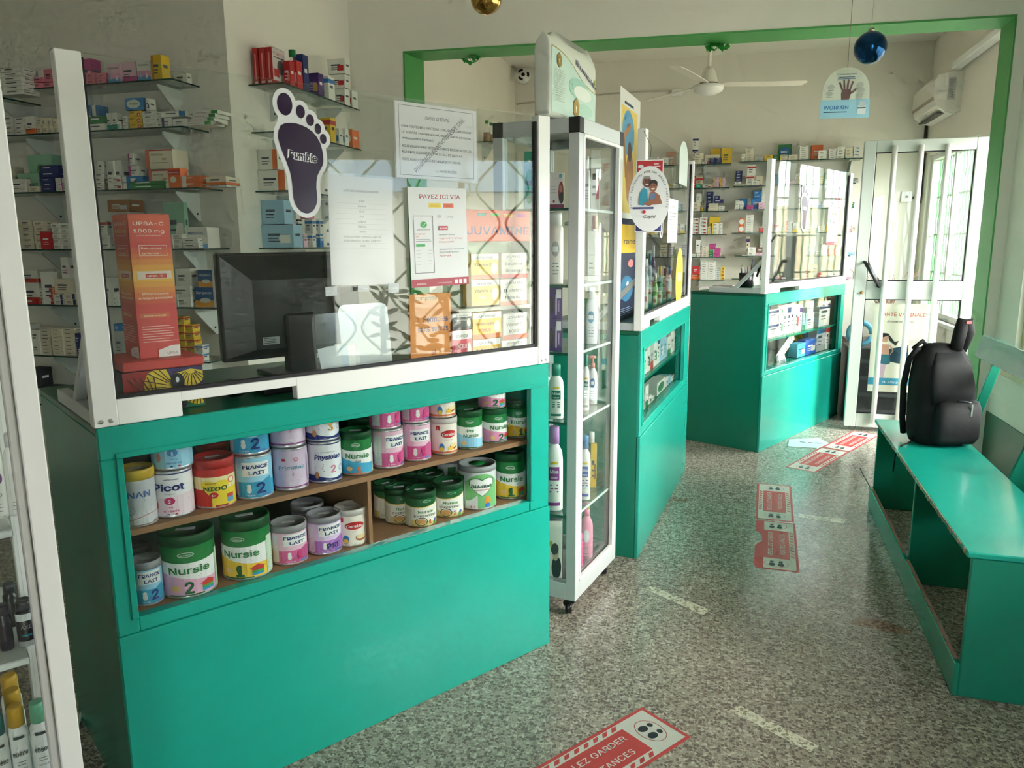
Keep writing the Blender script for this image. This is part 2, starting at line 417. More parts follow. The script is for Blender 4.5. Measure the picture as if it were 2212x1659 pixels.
# street wall behind the camera
o = MB()
o.box(-4.9, .6, -2.6, -2.45, 0, CEIL, WALLW); o.box(1.4, 2.0, -2.6, -2.45, 0, CEIL, WALLW)
o.box(.6, 1.4, -2.6, -2.45, 0, .3, WALLW); o.box(.6, 1.4, -2.6, -2.45, 2.6, CEIL, WALLW)
struct(o.build('wall_front'))
struct(MB().box(-14, 24, -18, 26, -.16, -.1, pm((178, 172, 160), .8, var=.1, scale=2)).build('ground'), 'pale paved ground outside')

# long window: wooden frame, curly green grille, panes
def window(name, x, y0, y1, z0, z1, nm, style):
    root = struct(empty(name, (x, 0, 0)))
    f = MB()
    fm = pm((206, 186, 150), .5, var=.08, scale=8) if style == 'curl' else pm((205, 210, 205), .5)
    f.bbox(.03, .09, y0, y1, z0, z0 + .05, fm); f.bbox(.03, .09, y0, y1, z1 - .05, z1, fm)
    f.bbox(.03, .09, y0, y0 + .05, z0 + .05, z1 - .05, fm); f.bbox(.03, .09, y1 - .05, y1, z0 + .05, z1 - .05, fm)
    f.build('window_frame', root)
    st = (y1 - y0) / nm
    for i in range(1, nm):
        MB().bbox(.035, .085, y0 + st * i - .02, y0 + st * i + .02, z0 + .05, z1 - .05, fm).build('mullion', root)
    for i in range(nm):
        MB().box(.058, .063, y0 + st * i + .02, y0 + st * (i + 1) - .02, z0 + .05, z1 - .05, GLASS).build('pane', root)
    MB().bbox(-.05, .03, y0 - .03, y1 + .03, z0 - .035, z0, fm).build('window_sill', root)
    gm = pm((150, 196, 168), .45)
    if style == 'curl':
        n = int((y1 - y0) / .19)
        for i in range(n):
            yc = y0 + .095 + i * .19; sg = 1 if i % 2 else -1
            pts = [(.12, yc + sg * .075 * math.cos(2 * math.pi * (z - z0) / .44), z) for z in [z0 + (z1 - z0) * k / 40 for k in range(41)]]
            MB().tube(pts, .008, gm, 6).build('grille_bar', root)
    else:
        gb = pm((92, 168, 112), .45)
        y = y0 + .05
        while y < y1:
            MB().tube([(.11 + .004 * math.sin(k * 1.3), y + .004 * math.cos(k * 1.3), z0 + (z1 - z0) * k / 40) for k in range(41)], .008, gb, 6).build('grille_bar', root); y += .085
        for k in range(5):
            z = z0 + .04 + (z1 - z0 - .08) * k / 4
            MB().box(.10, .125, y0, y1, z - .008, z + .008, gb).build('grille_rail', root)
    return root
window('window_1', XRF, W0, W1, WZ0, WZ1, 4, 'curl')
window('window_2', XR, 6.85, 8.45, .8, 2.3, 2, 'bars')
w3 = struct(empty('window_3', (0, -2.52, 0)))
f = MB()
for x in (.6, 1.34): f.bbox(x, x + .06, -.03, .03, .3, 2.6, ALU)
f.bbox(.6, 1.4, -.03, .03, .3, .36, ALU); f.bbox(.6, 1.4, -.03, .03, 2.54, 2.6, ALU)
f.build('window_frame', w3)
for x in (.65,):
    MB().box(x, x + .7, -.004, .004, .36, 2.54, GLASS).build('pane', w3)

# bamboo and pebble stickers on the long window
def leaf(pr, x, y, a, L, c, w=.16):
    ca, sa = math.cos(a), math.sin(a); p = []
    for t, s_ in ((0, 0), (.3, w), (.6, w * .85), (1, 0), (.6, -w * .7), (.3, -w * .8)):
        p.append((x + L * (t * ca - s_ * sa), y + L * (t * sa + s_ * ca)))
    pr.poly(p, c)
BROWN = pm((34, 30, 26), .6)
def bamboo(ya, z0, hgt, seed, label):
    rr = random.Random(seed); pr = Pr()
    x = 0.0; z = 0.0
    while z < hgt:
        s_ = .1 + .03 * rr.random()
        pr.rect(x - .018, x + .018, z, min(z + s_, hgt) - .002, BROWN); pr.rect(x - .021, x + .021, z - .006, z + .004, BROWN)
        for q in range(4):
            a = rr.choice((rr.uniform(.3, 1.2), rr.uniform(1.9, 2.9), rr.uniform(-.6, .2), rr.uniform(2.9, 3.7)))
            sx = x + .01 * math.cos(a); leaf(pr, sx, z + s_ * rr.random(), a, rr.uniform(.07, .12), BROWN)
        z += s_
    # the sticker lies on the room side of the pane and is seen from the room
    mb = pr.emit(MB(), plane_map((XRF + .0565, ya, z0), (0, -1, 0), (0, 0, 1), (-1, 0, 0)), .0003, .00002)
    # thin backing so that the film has a thickness
    return tag(mb.build('bamboo_sticker'), label, 'sticker', 'window stickers')
bamboo(2.14, .80, .46, 3, 'dark bamboo sticker on the long window, second from the street side')
bamboo(2.36, .80, .52, 5, 'dark bamboo sticker on the long window, farthest from the street')
bamboo(1.95, .80, .40, 8, 'dark bamboo sticker on the long window, nearest the street')
pr = Pr()
for k, (w, h, y) in enumerate(((.11, .05, .03), (.08, .035, .075), (.05, .025, .107))): pr.ell(0, y, w / 2, h / 2, BROWN)
tag(pr.emit(MB(), plane_map((XRF + .0565, 2.27, .80), (0, -1, 0), (0, 0, 1), (-1, 0, 0)), .0003, .00002).build('pebble_sticker'), 'dark stacked pebble sticker low on the long window', 'sticker', 'window stickers')

# neighbour house seen through and mirrored in the glass
struct(MB().box(XRF + .16, 3.3, -1.5, 5.5, 2.3, 2.4, pm((150, 150, 146), .7, var=.05, scale=3)).build('added_porch_roof'), 'unseen porch roof added above the long window to block high sky')  # unseen roof, added to keep high sky light off the bench
hs = empty('neighbour_house', (16, 3, -.1), 0, 'white house with a blue grey roof across the street', 'building')
MB().box(0, 4, -6, 6, 0, 2.9, pm((232, 228, 216), .8, var=.05, scale=1)).build('wall', hs)
MB().prism([(-.6, 2.8), (2, 4.1), (4.6, 2.8)], -6.4, 6.4, pm((96, 118, 140), .6), Rx(rad(90))).build('roof', hs)
for y in (-4, -1, 2.4):
    w = MB().box(-.04, 0, y, y + 1.2, .9, 2.1, pm((70, 80, 84), .3)).build('window', hs)
struct(MB().box(4.2, 4.35, 6.6, 12, -.1, 1.95, pm((196, 180, 150), .8, var=.08, scale=2)).build('wall_yard_raised'), 'tan boundary wall outside the barred window')  # wall height invented to darken what the far screen mirrors
rr = random.Random(4)
def shrub(x, y, h, label):
    t = empty('shrub', (x, y, -.1), 0, label, 'shrub', 'shrubs outside')
    MB().tube([(0, 0, 0), (.05, 0, h * .4), (0, .05, h * .7)], .04, pm((90, 70, 50), .8)).build('stem', t)
    mb = MB(); g = pm((96, 140, 70), .6, var=.25, scale=9)
    for i in range(420):
        a, b, q = rr.uniform(0, 6.28), rr.uniform(-1.2, 1.5), rr.uniform(.5, 1) ** .5
        c = Vector((math.cos(a) * math.cos(b) * h * .45 * q, math.sin(a) * math.cos(b) * h * .45 * q, h * .68 + math.sin(b) * h * .36 * q))
        M = Matrix.Translation(c) @ Rz(rr.uniform(0, 6)) @ Rx(rr.uniform(-1, 1))
        mb.add([M @ Vector(p) for p in ((-.03, 0, 0), (0, -.05, .01), (.03, 0, 0), (0, .08, .01))], [(0, 1, 2, 3)], g)
    mb.build('foliage', t)
shrub(5.2, 4.2, 2.0, 'leafy green shrub beyond the long window'); shrub(5.4, 7.9, 2.4, 'leafy green shrub beyond the barred window')

# ---- glazed door leaf standing open in the far room
DY = 6.5
d1 = struct(empty('door_1', (0, DY, 0)), 'white aluminium glazed door standing open with three upright bars')
X0, X1 = .972, 1.815
DM = pm((192, 203, 196), .35, spec=.6)
MB().bbox(X0, X0 + .085, -.022, .022, .03, 2.235, DM).build('stile', d1)
MB().bbox(X1 - .085, X1, -.022, .022, .03, 2.235, DM).build('stile', d1)
for z0, z1 in ((.03, .14), (1.05, 1.19), (2.15, 2.235)):
    MB().bbox(X0 + .085, X1 - .085, -.02, .02, z0, z1, DM).build('rail', d1)
for z0, z1 in ((.14, 1.05), (1.19, 2.15)):
    MB().box(X0 + .085, X1 - .085, -.003, .003, z0, z1, GLASS).build('pane', d1)
    g = MB()
    for (a, b, c, e) in ((X0 + .085, X1 - .085, z0, z0 + .008), (X0 + .085, X1 - .085, z1 - .008, z1), (X0 + .085, X0 + .093, z0, z1), (X1 - .093, X1 - .085, z0, z1)):
        g.box(a, b, -.006, .006, c, e, RUBBER)
    g.build('gasket', d1)
for px in (1933, 1990, 2048):
    x = at_y(px, 330, DY - .045).x
    b = MB().tube([(x, -.045, .07), (x, -.045, 2.19)], .02, pm((236, 238, 236), .2, spec=.7), 12)
    b = b.build('security_bar', d1)
    k = MB()
    for z in (.10, 1.12, 2.18): k.tube([(x, -.046, z), (x, -.015, z)], .01, DM)
    k.build('bracket', b)
for dx, dy in ((0, -.06), (.03, .05)):
    p, q = at_y(1866, 566, DY), at_y(1896, 618, DY)
    h = MB().tube([(p.x + dx, dy, p.z), (q.x + dx, dy, q.z)], .013, BLACKP, 10)
    for e in (p, q): h.tube([(e.x + dx, dy, e.z), (e.x + dx, 0, e.z)], .012, BLACKP, 8)
    h.build('handle', d1)
MB().tube([(1.03, -.024, 1.1), (1.03, -.034, 1.1)], .012, pm((150, 110, 60), .4)).build('lock', d1)
for z in (2.05, 1.0): MB().bbox(X1, X1 + .035, -.035, .02, z - .05, z + .05, BLACKP).build('hinge', d1)
# poster behind the lower pane
A_, B_ = at_y(1888, 655, DY + .02), at_y(2010, 850, DY + .02)
pw, ph = B_.x - A_.x, A_.z - B_.z
cx, cz = (A_.x + B_.x) / 2, (A_.z + B_.z) / 2
p = Pr()
p.text('SANTÉ VAGINALE', -.02, ph * .36, .036, (190, 60, 60), 'C', .02, pw * .72)
p.text('Brisez le tabou', -.03, ph * .29, .02, (80, 80, 80), 'C', 0, pw * .42, shear=.3)
p.text('PARTICIP', pw * .4, ph * .38, .014, (30, 110, 120), 'C', .02, pw * .16)
# caped woman standing with hands on hips
SK = (196, 150, 130)
p.poly([(-.14, -.02), (.04, .03), (.05, -.13), (-.02, -.12), (-.12, -.10)], (18, 62, 84))
p.poly([(-.17, .03), (-.10, .03), (-.09, -.06), (-.165, -.06)], SK)
p.poly([(-.17, -.05), (-.09, -.05), (-.08, -.12), (-.125, -.14), (-.17, -.12)], (40, 110, 130))
p.poly([(-.165, -.12), (-.11, -.13), (-.12, -.24), (-.145, -.24)], (196, 170, 190))
p.ell(-.13, .075, .024, .03, SK); p.poly([(-.155, .08), (-.15, .12), (-.11, .115), (-.06, .05), (-.03, .06), (-.05, .02), (-.1, .06), (-.11, .1)], (36, 28, 36))
p.poly([(-.09, .03), (-.06, -.02), (-.09, -.06), (-.085, -.045), (-.072, -.02), (-.095, .02)], SK)
p.rect(.09, .15, -.06, -.02, (120, 190, 205)); p.lines(.04, .06, .13, 3, .014, .003, (170, 160, 150))
p.lines(.02, -.17, .15, 3, .014, .003, (180, 170, 160))
p.rect(-pw / 2, pw / 2, -ph * .42, -ph * .34, (52, 150, 185)); p.text('21 JUIN 2022', -.05, -ph * .40, .02, (245, 245, 245), 'C', .02, pw * .34)
mb = MB().box(-pw / 2, pw / 2, 0, .003, -ph / 2, ph / 2, pm((226, 224, 208), .6))
p.emit(mb, front_map(0))
tag(mb.build('door_poster', None, (cx, DY + .012, cz)), 'pale poster of a caped woman behind the lower door glass', 'poster')
# dark goods seen behind the door
cr = empty('crate', (1.32, 7.0, 0), 0, 'black plastic crate standing behind the glazed door', 'crate')
MB().bbox(-.3, .3, -.2, .2, 0, .62, pm((20, 22, 24), .5)).build('body', cr)
for k in range(4): MB().box(-.27, .27, -.206, -.2, .08 + k * .14, .11 + k * .14, pm((54, 58, 60), .5)).build('slot', cr)
t = MB(); t.tube([(.0 + .09 * math.cos(a), 0, .09 * math.sin(a)) for a in [i * math.pi / 10 for i in range(20)]], .022, pm((96, 170, 200), .35), 8)
tag(t.build('coiled_hose', None, (1.11, 6.9, .735)), 'light blue coil lying on the black crate', 'hose')
tag(MB().prism([(-.08, 0), (.1, 0), (.1, .06), (.0, .1)], -.04, .04, pm((222, 196, 40), .5), Rx(rad(90))).build('yellow_tool', None, (1.35, 6.92, .62)), 'yellow plastic piece lying on the black crate', 'tool')
# dry grass outside/behind the glass
gr = MB(); rg = random.Random(9)
for i in range(60):
    a = rg.uniform(-.9, .9); L = rg.uniform(.18, .42)
    gr.tube([(rg.uniform(-.03, .03), 0, 0), (a * L * .4, rg.uniform(-.05, .05), L * .6), (a * L * .8, rg.uniform(-.06, .06), L)], .0022, pm((150, 104, 84), .8), 4)
vz = empty('dried_grass_vase', (1.36, 7.35, .62), 0, 'bunch of dry brown grass in a pot behind the door', 'plant')
gr.build('dry_stems', vz, (0, 0, .22)); MB().lathe([(.04, 0), (.065, .02), (.07, .14), (.05, .22), (.045, .22), (.05, .13)], pm((120, 84, 60), .6), 16).build('pot', vz)
st = empty('low_cupboard', (1.38, 7.45, 0), 0, 'dark low cupboard under the pot of dry grass', 'cupboard')
MB().bbox(-.3, .3, -.22, .22, 0, .62, pm((66, 46, 40), .5)).build('body', st); MB().box(-.28, .28, -.226, -.22, .03, .58, pm((78, 54, 46), .5)).build('door', st)
# switch and conduits
s_ = at_y(1958, 425, YB - .01)
sw = empty('wall_socket', (s_.x, YB - .012, s_.z), 0, 'white wall socket seen through the door glass', 'socket')
MB().bbox(-.05, .05, -.012, .012, -.05, .05, WHITE).build('plate', sw); MB().tube([(0, -.02, 0), (0, -.011, 0)], .012, pm((90, 90, 90))).build('hole', sw)
tag(MB().tube([(XR - .02, YB - .02, 2.62), (XR - .02, YB - .02, 1.86), (s_.x + .06, YB - .015, s_.z)], .014, pm((70, 62, 54), .6)).build('conduit'), 'dark pipe running down the far corner', 'pipe')

# ---- air conditioner on the far right wall
ac = empty('air_conditioner', (XR, 7.5, 2.55), 0, 'white wall air conditioner above the glazed door', 'air conditioner')
prof = [(0, .02), (-.04, .0), (-.12, .015), (-.19, .07), (-.215, .14), (-.215, .27), (-.19, .315), (-.1, .335), (0, .335)]
b = MB(); b.prism(prof[::-1], 0, .78, pm((226, 224, 214), .4), Matrix(((1, 0, 0, 0), (0, 0, 1, 0), (0, 1, 0, 0), (0, 0, 0, 1)))); b.build('casing', ac)
MB().box(-.165, -.06, .06, .72, .012, .02, pm((60, 58, 56), .5), Ry(rad(0))).build('outlet', ac)
MB().box(-.19, -.12, .05, .73, 0, .006, pm((220, 218, 208), .4), Tr(-.03, 0, .03) @ Ry(rad(34))).build('louver', ac)
MB().box(-.2175, -.2145, .0, .78, .115, .142, pm((168, 150, 132), .4)).build('accent_strip', ac)
pr = Pr(); pr.rect(-.03, .03, -.09, .09, (196, 196, 190)); pr.lines(-.024, .07, .048, 11, .014, .006, (150, 150, 148))
pr.emit(MB(), plane_map((-.08, 0, .2), (1, 0, 0), (0, 0, 1), (0, -1, 0))).build('rating_label', ac)
tag(MB().bbox(XR - .1, XR - .02, 5.75, 7.5, 2.90, 2.96, WHITE, .01).build('cable_trunking'), 'white pipe trunking leading to the air conditioner', 'trunking')

# ---- ceiling fan in the far room, at rest
hub = at_y(1530, 192, 6.0)
fan = empty('ceiling_fan', (hub.x, hub.y, 0), 0, 'cream ceiling fan with long blades beyond the beam', 'fan')
FM = pm((228, 222, 206), .4)
MB().tube([(0, 0, hub.z + .14), (0, 0, CEIL)], .014, FM, 10).build('rod', fan)
MB().lathe([(.016, .15), (.03, .145), (.05, .11), (.064, .05), (.066, .02), (.02, .02)][::-1], FM, 24, Tr(0, 0, hub.z)).build('motor', fan)
MB().lathe([(.0, -.045), (.05, -.04), (.1, -.018), (.108, 0), (.108, .022), (.06, .025)], pm((236, 234, 226), .35), 28, Tr(0, 0, hub.z)).build('lower_cover', fan)
MB().lathe([(.068, .025), (.07, .036), (.06, .036)], pm((60, 46, 36), .5), 24, Tr(0, 0, hub.z)).build('seam_ring', fan)
MB().lathe([(.07, 0), (.06, -.05), (.02, -.07)][::-1], FM, 20, Tr(0, 0, CEIL - .0)).build('canopy', fan)
for a in (14, 134, 254):
    M = Tr(0, 0, hub.z + .03) @ Rz(rad(a)) @ Rx(rad(-9))
    b = MB(); outl = [(.09, -.03), (.16, -.05), (.55, -.055), (.68, -.06), (.70, -.03), (.68, .03), (.55, .045), (.16, .04), (.09, .03)]
    b.prism(outl, -.002, .003, FM, M); b.build('blade', fan)
# green tinsel tied round the rod and along the beam
def tinsel(x, y, z, n, w, label):
    rr = random.Random(int(x * 100)); mb = MB()
    for i in range(n):
        c = Vector((rr.uniform(-w, w), rr.uniform(-.02, .02), rr.uniform(-.035, 0)))
        M = Tr(*c) @ Rz(rr.uniform(0, 6)) @ Rx(rr.uniform(-1, 1)); s_ = rr.uniform(.012, .026)
        mb.add([M @ Vector(p) for p in ((-s_, 0, 0), (0, -s_ * .3, s_ * .2), (s_, 0, 0), (0, s_ * .4, -s_))], [(0, 1, 2), (0, 2, 3)], pm((60, 168, 70), .4))
    return tag(mb.build('tinsel', None, (x, y, z)), label, 'decoration', 'green tinsel under the beam')
q = at_z(1550, 93, 2.785); tinsel(q.x, q.y, 2.787, 60, .07, 'green tinsel scrap under the beam near the fan rod')
q = at_z(1020, 122, 2.785); tinsel(q.x, q.y, 2.787, 34, .06, 'green tinsel scrap under the beam near the left corner')
# security camera in the far left corner
q = at_y(1130, 165, 8.4)
sc_ = empty('security_camera', (q.x, 8.4, q.z), rad(15), 'black and white dome security camera in the far corner', 'camera')
MB().tube([(0, .19, .10), (0, .06, .06), (0, 0, 0)], .02, pm((60, 58, 56), .5)).build('arm', sc_)
M = Rx(rad(70)) @ Rz(0)
MB().lathe([(.03, -.06), (.07, -.04), (.085, 0), (.085, .03), (.0, .035)], pm((230, 228, 222), .4), 24, M).build('housing', sc_)
MB().lathe([(.0, .037), (.02, .04), (.02, .036)][::-1], BLACKP, 16, M).build('lens', sc_)
for k in range(3):
    a = k * 2.094
    mb = MB(); mb.tube([M @ Vector((.055 * math.cos(a + t), .055 * math.sin(a + t), .037)) for t in (-.45, -.2, 0, .2, .45)], .012, BLACKP, 6); mb.build('infrared_window', sc_)
tag(MB().tube([(-2.3, 8.55, 3.0), (-1.2, 8.57, 3.06), (-.6, 8.57, 3.05)], .008, pm((196, 188, 172))).build('surface_cable'), 'thin cable running along the far wall top', 'cable')
tag(MB().bbox(-.62, -.5, 8.54, 8.6, 3.0, 3.06, WHITE, .008).build('junction_box'), 'small white junction box high on the far wall', 'box')
# hanging ornaments
def bauble(px, py, Y, r, m, name, label, top):
    q = at_y(px, py, Y); t = empty(name, (q.x, q.y, q.z), 0, label, 'ornament')
    MB().sphere((0, 0, 0), r, m, 28, 18).build('ball', t); MB().lathe([(r * .18, 0), (r * .18, r * .2), (r * .05, r * .22)], pm((190, 180, 150), .3, metal=.8), 12, Tr(0, 0, r * .96)).build('cap', t)
    MB().tube([(0, 0, r * 1.15), (0, 0, CEIL - q.z)], .0012, pm((180, 170, 150)), 5).build('string', t)
bauble(1880, 103, 3.0, .053, pm((14, 58, 96), .12, metal=.85), 'bauble', 'shiny blue bauble hanging in front of the beam', 0)
bauble(1050, -4, 2.8, .056, pm((196, 158, 84), .12, metal=.9), 'bauble', 'shiny gold bauble at the top of the picture', 0)
# hanging cardboard sign with a hand
q = at_y(1827, 205, 3.3)
sg = empty('hanging_sign', (q.x, q.y, q.z), rad(6), 'round topped cardboard sign showing a hand, hung on a thread', 'sign')
pts = [(-.085, -.02)] + [(-.085 * math.cos(a), .012 + .088 * math.sin(a)) for a in [math.pi * i / 16 for i in range(17)]] + [(.085, -.02)]
mb = MB(); mb.prism(pts[::-1], -.001, .001, pm((206, 214, 196), .6), Matrix(((1, 0, 0, 0), (0, 0, 1, 0), (0, 1, 0, 0), (0, 0, 0, 1))))
p = Pr(); HD = (104, 78, 72)
p.text('Infections parasitaires', .0, .073, .006, (40, 100, 150), 'C', .02, .07); p.lines(0, .063, .08, 2, .006, .0025, (60, 110, 150), 'C')
p.poly([(-.016, -.018), (.012, -.018), (.018, .004), (.016, .02), (-.014, .02), (-.018, .004)], HD)
for x, a, L in ((-.014, 1.95, .03), (-.006, 1.68, .038), (.004, 1.5, .038), (.013, 1.25, .032)):
    p.line([(x, .018), (x + L * math.cos(a), .018 + L * math.sin(a))], .0065, HD)
p.line([(.014, .004), (.027, .012), (.036, .022)], .007, HD)
for x, y in ((-.055, .03), (-.06, .005), (.05, .035), (.055, .015), (.05, -.005)): p.ell(x, y, .012, .009, (176, 182, 170)); p.lines(x, y - .013, .024, 1, .004, .002, (120, 126, 116), 'C')
p.emit(mb, front_map(-.001)); mb.build('card', sg)
mb = MB().box(-.09, .088, -.0025, .0005, -.085, -.018, pm((152, 204, 220), .5))
p = Pr(); p.text('WORMIN', -.033, -.052, .017, (20, 100, 170), 'C', .03, .09); p.lines(-.078, -.064, .09, 1, .006, .003, (30, 60, 90))
p.rect(.045, .075, -.072, -.04, (225, 235, 235)); p.rect(.05, .07, -.044, -.026, (190, 206, 206)); p.rect(.044, .074, -.052, -.047, (20, 90, 70))
p.emit(mb, front_map(-.0025)); mb.build('base_strip', sg)
MB().tube([(0, 0, .095), (.004, 0, CEIL - q.z)], .0012, pm((120, 110, 96)), 5).build('thread', sg)
# ================================================================== COUNTERS
def counter(fr, x0, x1, H, D, op, step, shelf, label, divider=None, woodin=True, group='green display counters'):
    root = empty('display_counter', fr.o, fr.rz, label, 'counter', group)
    a, b, z0, z1 = op
    for X, nm in ((x0, 'L'), (x1 - .022, 'R')):
        MB().bbox(X, X + .022, .004, D, 0, H - .02, TEAL_SHADED, .002).build('side_panel', root)
    MB().bbox(x0, x1, .0, D, H - .02, H, DGREEN, .003).build('worktop', root)
    MB().bbox(x0 - .002, x1 + .002, -.014, .004, 0, step, TEAL, .003).build('front_panel', root)
    MB().bbox(x0, x1, -.008, .012, z1, H - .001, TEAL, .003).build('top_rail', root)
    MB().bbox(x0, a, -.008, .012, step, z1, TEAL, .003).build('stile', root)
    MB().bbox(b, x1, -.008, .012, step, z1, TEAL, .003).build('stile', root)
    MB().bbox(a, b, -.006, .03, step, z0, TEAL, .003).build('window_ledge', root)
    bd = MB()
    for (p, q, r, s_) in ((a - .016, b + .016, z1, z1 + .014), (a - .016, a, z0, z1), (b, b + .016, z0, z1)):
        bd.bbox(p, q, -.013, -.007, r, s_, TEAL, .002)
    bd.build('bead', root)
    MB().box(a - .01, b + .01, .013, .017, z0 - .005, z1 + .005, GLASS).build('pane', root)
    inm = WOOD if woodin else TEAL_SHADED
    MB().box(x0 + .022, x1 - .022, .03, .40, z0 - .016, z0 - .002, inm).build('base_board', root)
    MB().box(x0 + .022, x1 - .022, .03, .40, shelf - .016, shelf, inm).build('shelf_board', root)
    MB().box(x0 + .022, x1 - .022, .40, .412, .3, H - .02, pm((40, 70, 58), .5)).build('back_board', root)
    if divider is not None:
        MB().box(divider, divider + .012, .03, .40, z0 - .002, shelf - .016, WOOD).build('divider', root)
    return root
H1, H2, H3 = 1.078, 1.099, 1.138
counter(C1, -1.454, 0, H1, .685, (-1.404, -.092, .585, .998), .548, .802, 'large green counter filled with milk tins in the foreground', -.726)
counter(C2, 0, 1.537, H2, .55, (.062, 1.33, .645, 1.007), .60, .83, 'green counter of toiletries in the middle, behind the glass cabinet', None, False)
counter(C3, 0, 1.607, H3, .574, (.055, 1.51, .588, 1.053), .555, .80, 'far green counter beside the open glazed door', None, False)

def screen(fr, x0, x1, z0, z1, pw, notch, rail, label, rear=.42, brace_at=0):
    root = empty('glass_screen', fr.w(0, 0, z0), fr.rz, label, 'screen', 'glass counter screens')
    h = z1 - z0
    for X in (x0, x1 - pw):
        q = MB().bbox(X, X + pw, -.006, .030, 0, h, ALU, .002).build('post', root)
        g = MB()
        for k in (.3, .7): g.lathe([(.005, 0), (.005, .002), (.003, .003)], METAL, 10, Tr(X + pw * k, -.006, .014) @ Rx(rad(90)))
        g.build('screw', q)
    a, b, nz = notch
    MB().bbox(x0 + pw, a, -.004, .028, 0, rail, ALU, .002).build('bottom_rail', root)
    MB().bbox(b, x1 - pw, -.004, .028, 0, rail, ALU, .002).build('bottom_rail', root)
    MB().bbox(a, b, -.004, .028, nz, rail, ALU, .001).build('bottom_rail', root)
    g = MB(); g.box(x0 + pw, x1 - pw, .004, .020, rail, rail + .009, RUBBER); g.box(x0 + pw, x0 + pw + .006, .004, .02, rail, h - .01, RUBBER); g.box(x1 - pw - .008, x1 - pw, .004, .02, rail, h - .02, RUBBER)
    g.build('gasket', root)
    MB().box(x0 + pw + .001, x1 - pw - .001, .009, .014, rail + .002, h, GLASS).build('pane', root)
    # side rail and diagonal brace behind the near post
    X = x0
    MB().bbox(X + .004, X + .034, .03, rear, 0, .035, ALUG, .002).build('side_rail', root)
    L = math.hypot(.2, .2)
    MB().bbox(X + .006, X + .032, -.012, .012, 0, L, ALUG, .002, Tr(0, .225, .03) @ Rx(rad(45))).build('brace', root)
    return root
screen(C1, -1.457, .004, H1, 1.915, .053, (-1.256, -.951, .038), .062, 'large glass screen with white posts on the foreground counter')
n0, n1 = C2.px(1402, 690)[0], C2.px(1425, 674)[0]
screen(C2, -.004, 1.54, H2, 1.985, .055, (n0, n1, .03), .064, 'glass screen on the middle counter, seen at a sharp angle')
n0, n1 = C3.px(1684, 630)[0], C3.px(1726, 622)[0]
screen(C3, -.02, 1.61, H3, 2.045, .058, (n0, n1, .03), .066, 'glass screen with white posts on the far counter')

# ================================================================== STICKERS AND NOTICES ON THE GLASS
def foot(fr, u, zc, hgt, v, label, flip=1):
    """Foot shaped sticker; big toe top left, dark sole with white rim."""
    k = hgt / 2.77
    def P(pts): return [(x * k, y * k) for x, y in pts]
    # outline in units of 100 px of the photograph (x right, y up), origin at sticker centre
    sole = [(-.48, .55), (-.25, .62), (.0, .60), (.26, .48), (.44, .25), (.50, -.05), (.47, -.25), (.33, -.48), (.29, -.75), (.30, -1.0), (.23, -1.2), (.10, -1.31), (-.06, -1.31), (-.2, -1.2), (-.28, -1.0), (-.29, -.7), (-.33, -.4), (-.46, -.05), (-.56, .28)]
    def grow(p, g):
        cx = sum(x for x, _ in p) / len(p); out = []
        n = len(p)
        for i in range(n):
            x0, y0 = p[i - 1]; x1, y1 = p[(i + 1) % n]; tx, ty = x1 - x0, y1 - y0; l = math.hypot(tx, ty)
            out.append((p[i][0] - ty / l * g, p[i][1] + tx / l * g))
        return out
    def smooth(p):
        out = []; n = len(p)
        for i in range(n):
            p0, p1, p2, p3 = p[i - 1], p[i], p[(i + 1) % n], p[(i + 2) % n]
            for t in (0, .5):
                out.append(tuple(.5 * (2 * b + (c - a) * t + (2 * a - 5 * b + 4 * c - d) * t * t + (3 * b - a - 3 * c + d) * t ** 3) for a, b, c, d in zip(p0, p1, p2, p3)))
        return out
    sole = smooth(sole); big = grow(sole, .1)
    toes = [(-.36, 1.0, .175, .235), (-.0, .88, .105, .14), (.22, .72, .095, .125), (.40, .55, .08, .115), (.52, .34, .08, .11)]
    W_, D_ = pm((236, 236, 238), .4), pm((44, 22, 58), .3)
    root = empty('foot_sticker', fr.w(u, v, zc), fr.rz, label, 'sticker', 'foot shaped stickers')
    p = Pr(); p.poly(P(big), W_)
    for x, y, a, b in toes: p.ell(x * k, y * k, (a + .1) * k, (b + .1) * k, W_)
    p.poly(P([(-.55, .5), (-.52, .85), (.1, .75), (.45, .3), (.1, .4)]), W_)
    mb = MB(); mb.prism(P(big)[::-1], .0004, .0012, W_, Matrix(((1, 0, 0, 0), (0, 0, 1, 0), (0, 1, 0, 0), (0, 0, 0, 1))))
    p.emit(mb, front_map(0), .0, .00003); mb.build('white_rim', root)
    p = Pr(); p.poly(P(sole), D_)
    for x, y, a, b in toes: p.ell(x * k, y * k, a * k, b * k, D_)
    p.text('Bumble', 0, -.16 * k, .22 * k, (240, 240, 240), 'C', .26, .74 * k, rot=-.1)
    p.text('Bumble', 0, -.16 * k, .22 * k, D_, 'C', .05, .66 * k, rot=-.1)
    p.emit(MB(), front_map(0), .0007, .0001).build('dark_print', root)
    return root
ux, zz = C1.px(655, 330)
foot(C1, ux, zz, C1.px(655, 193)[1] - C1.px(660, 470)[1], .004, 'large dark purple foot sticker on the foreground glass')
ux, zz = C3.px(1740, 447)
foot(C3, ux, zz, C3.px(1740, 380)[1] - C3.px(1740, 484)[1], .004, 'dark purple foot sticker on the far counter glass')
ux, zz = C2.px(1432, 440)
foot(C2, ux, zz, .33, .004, 'dark purple foot sticker on the middle counter glass, nearly edge on')

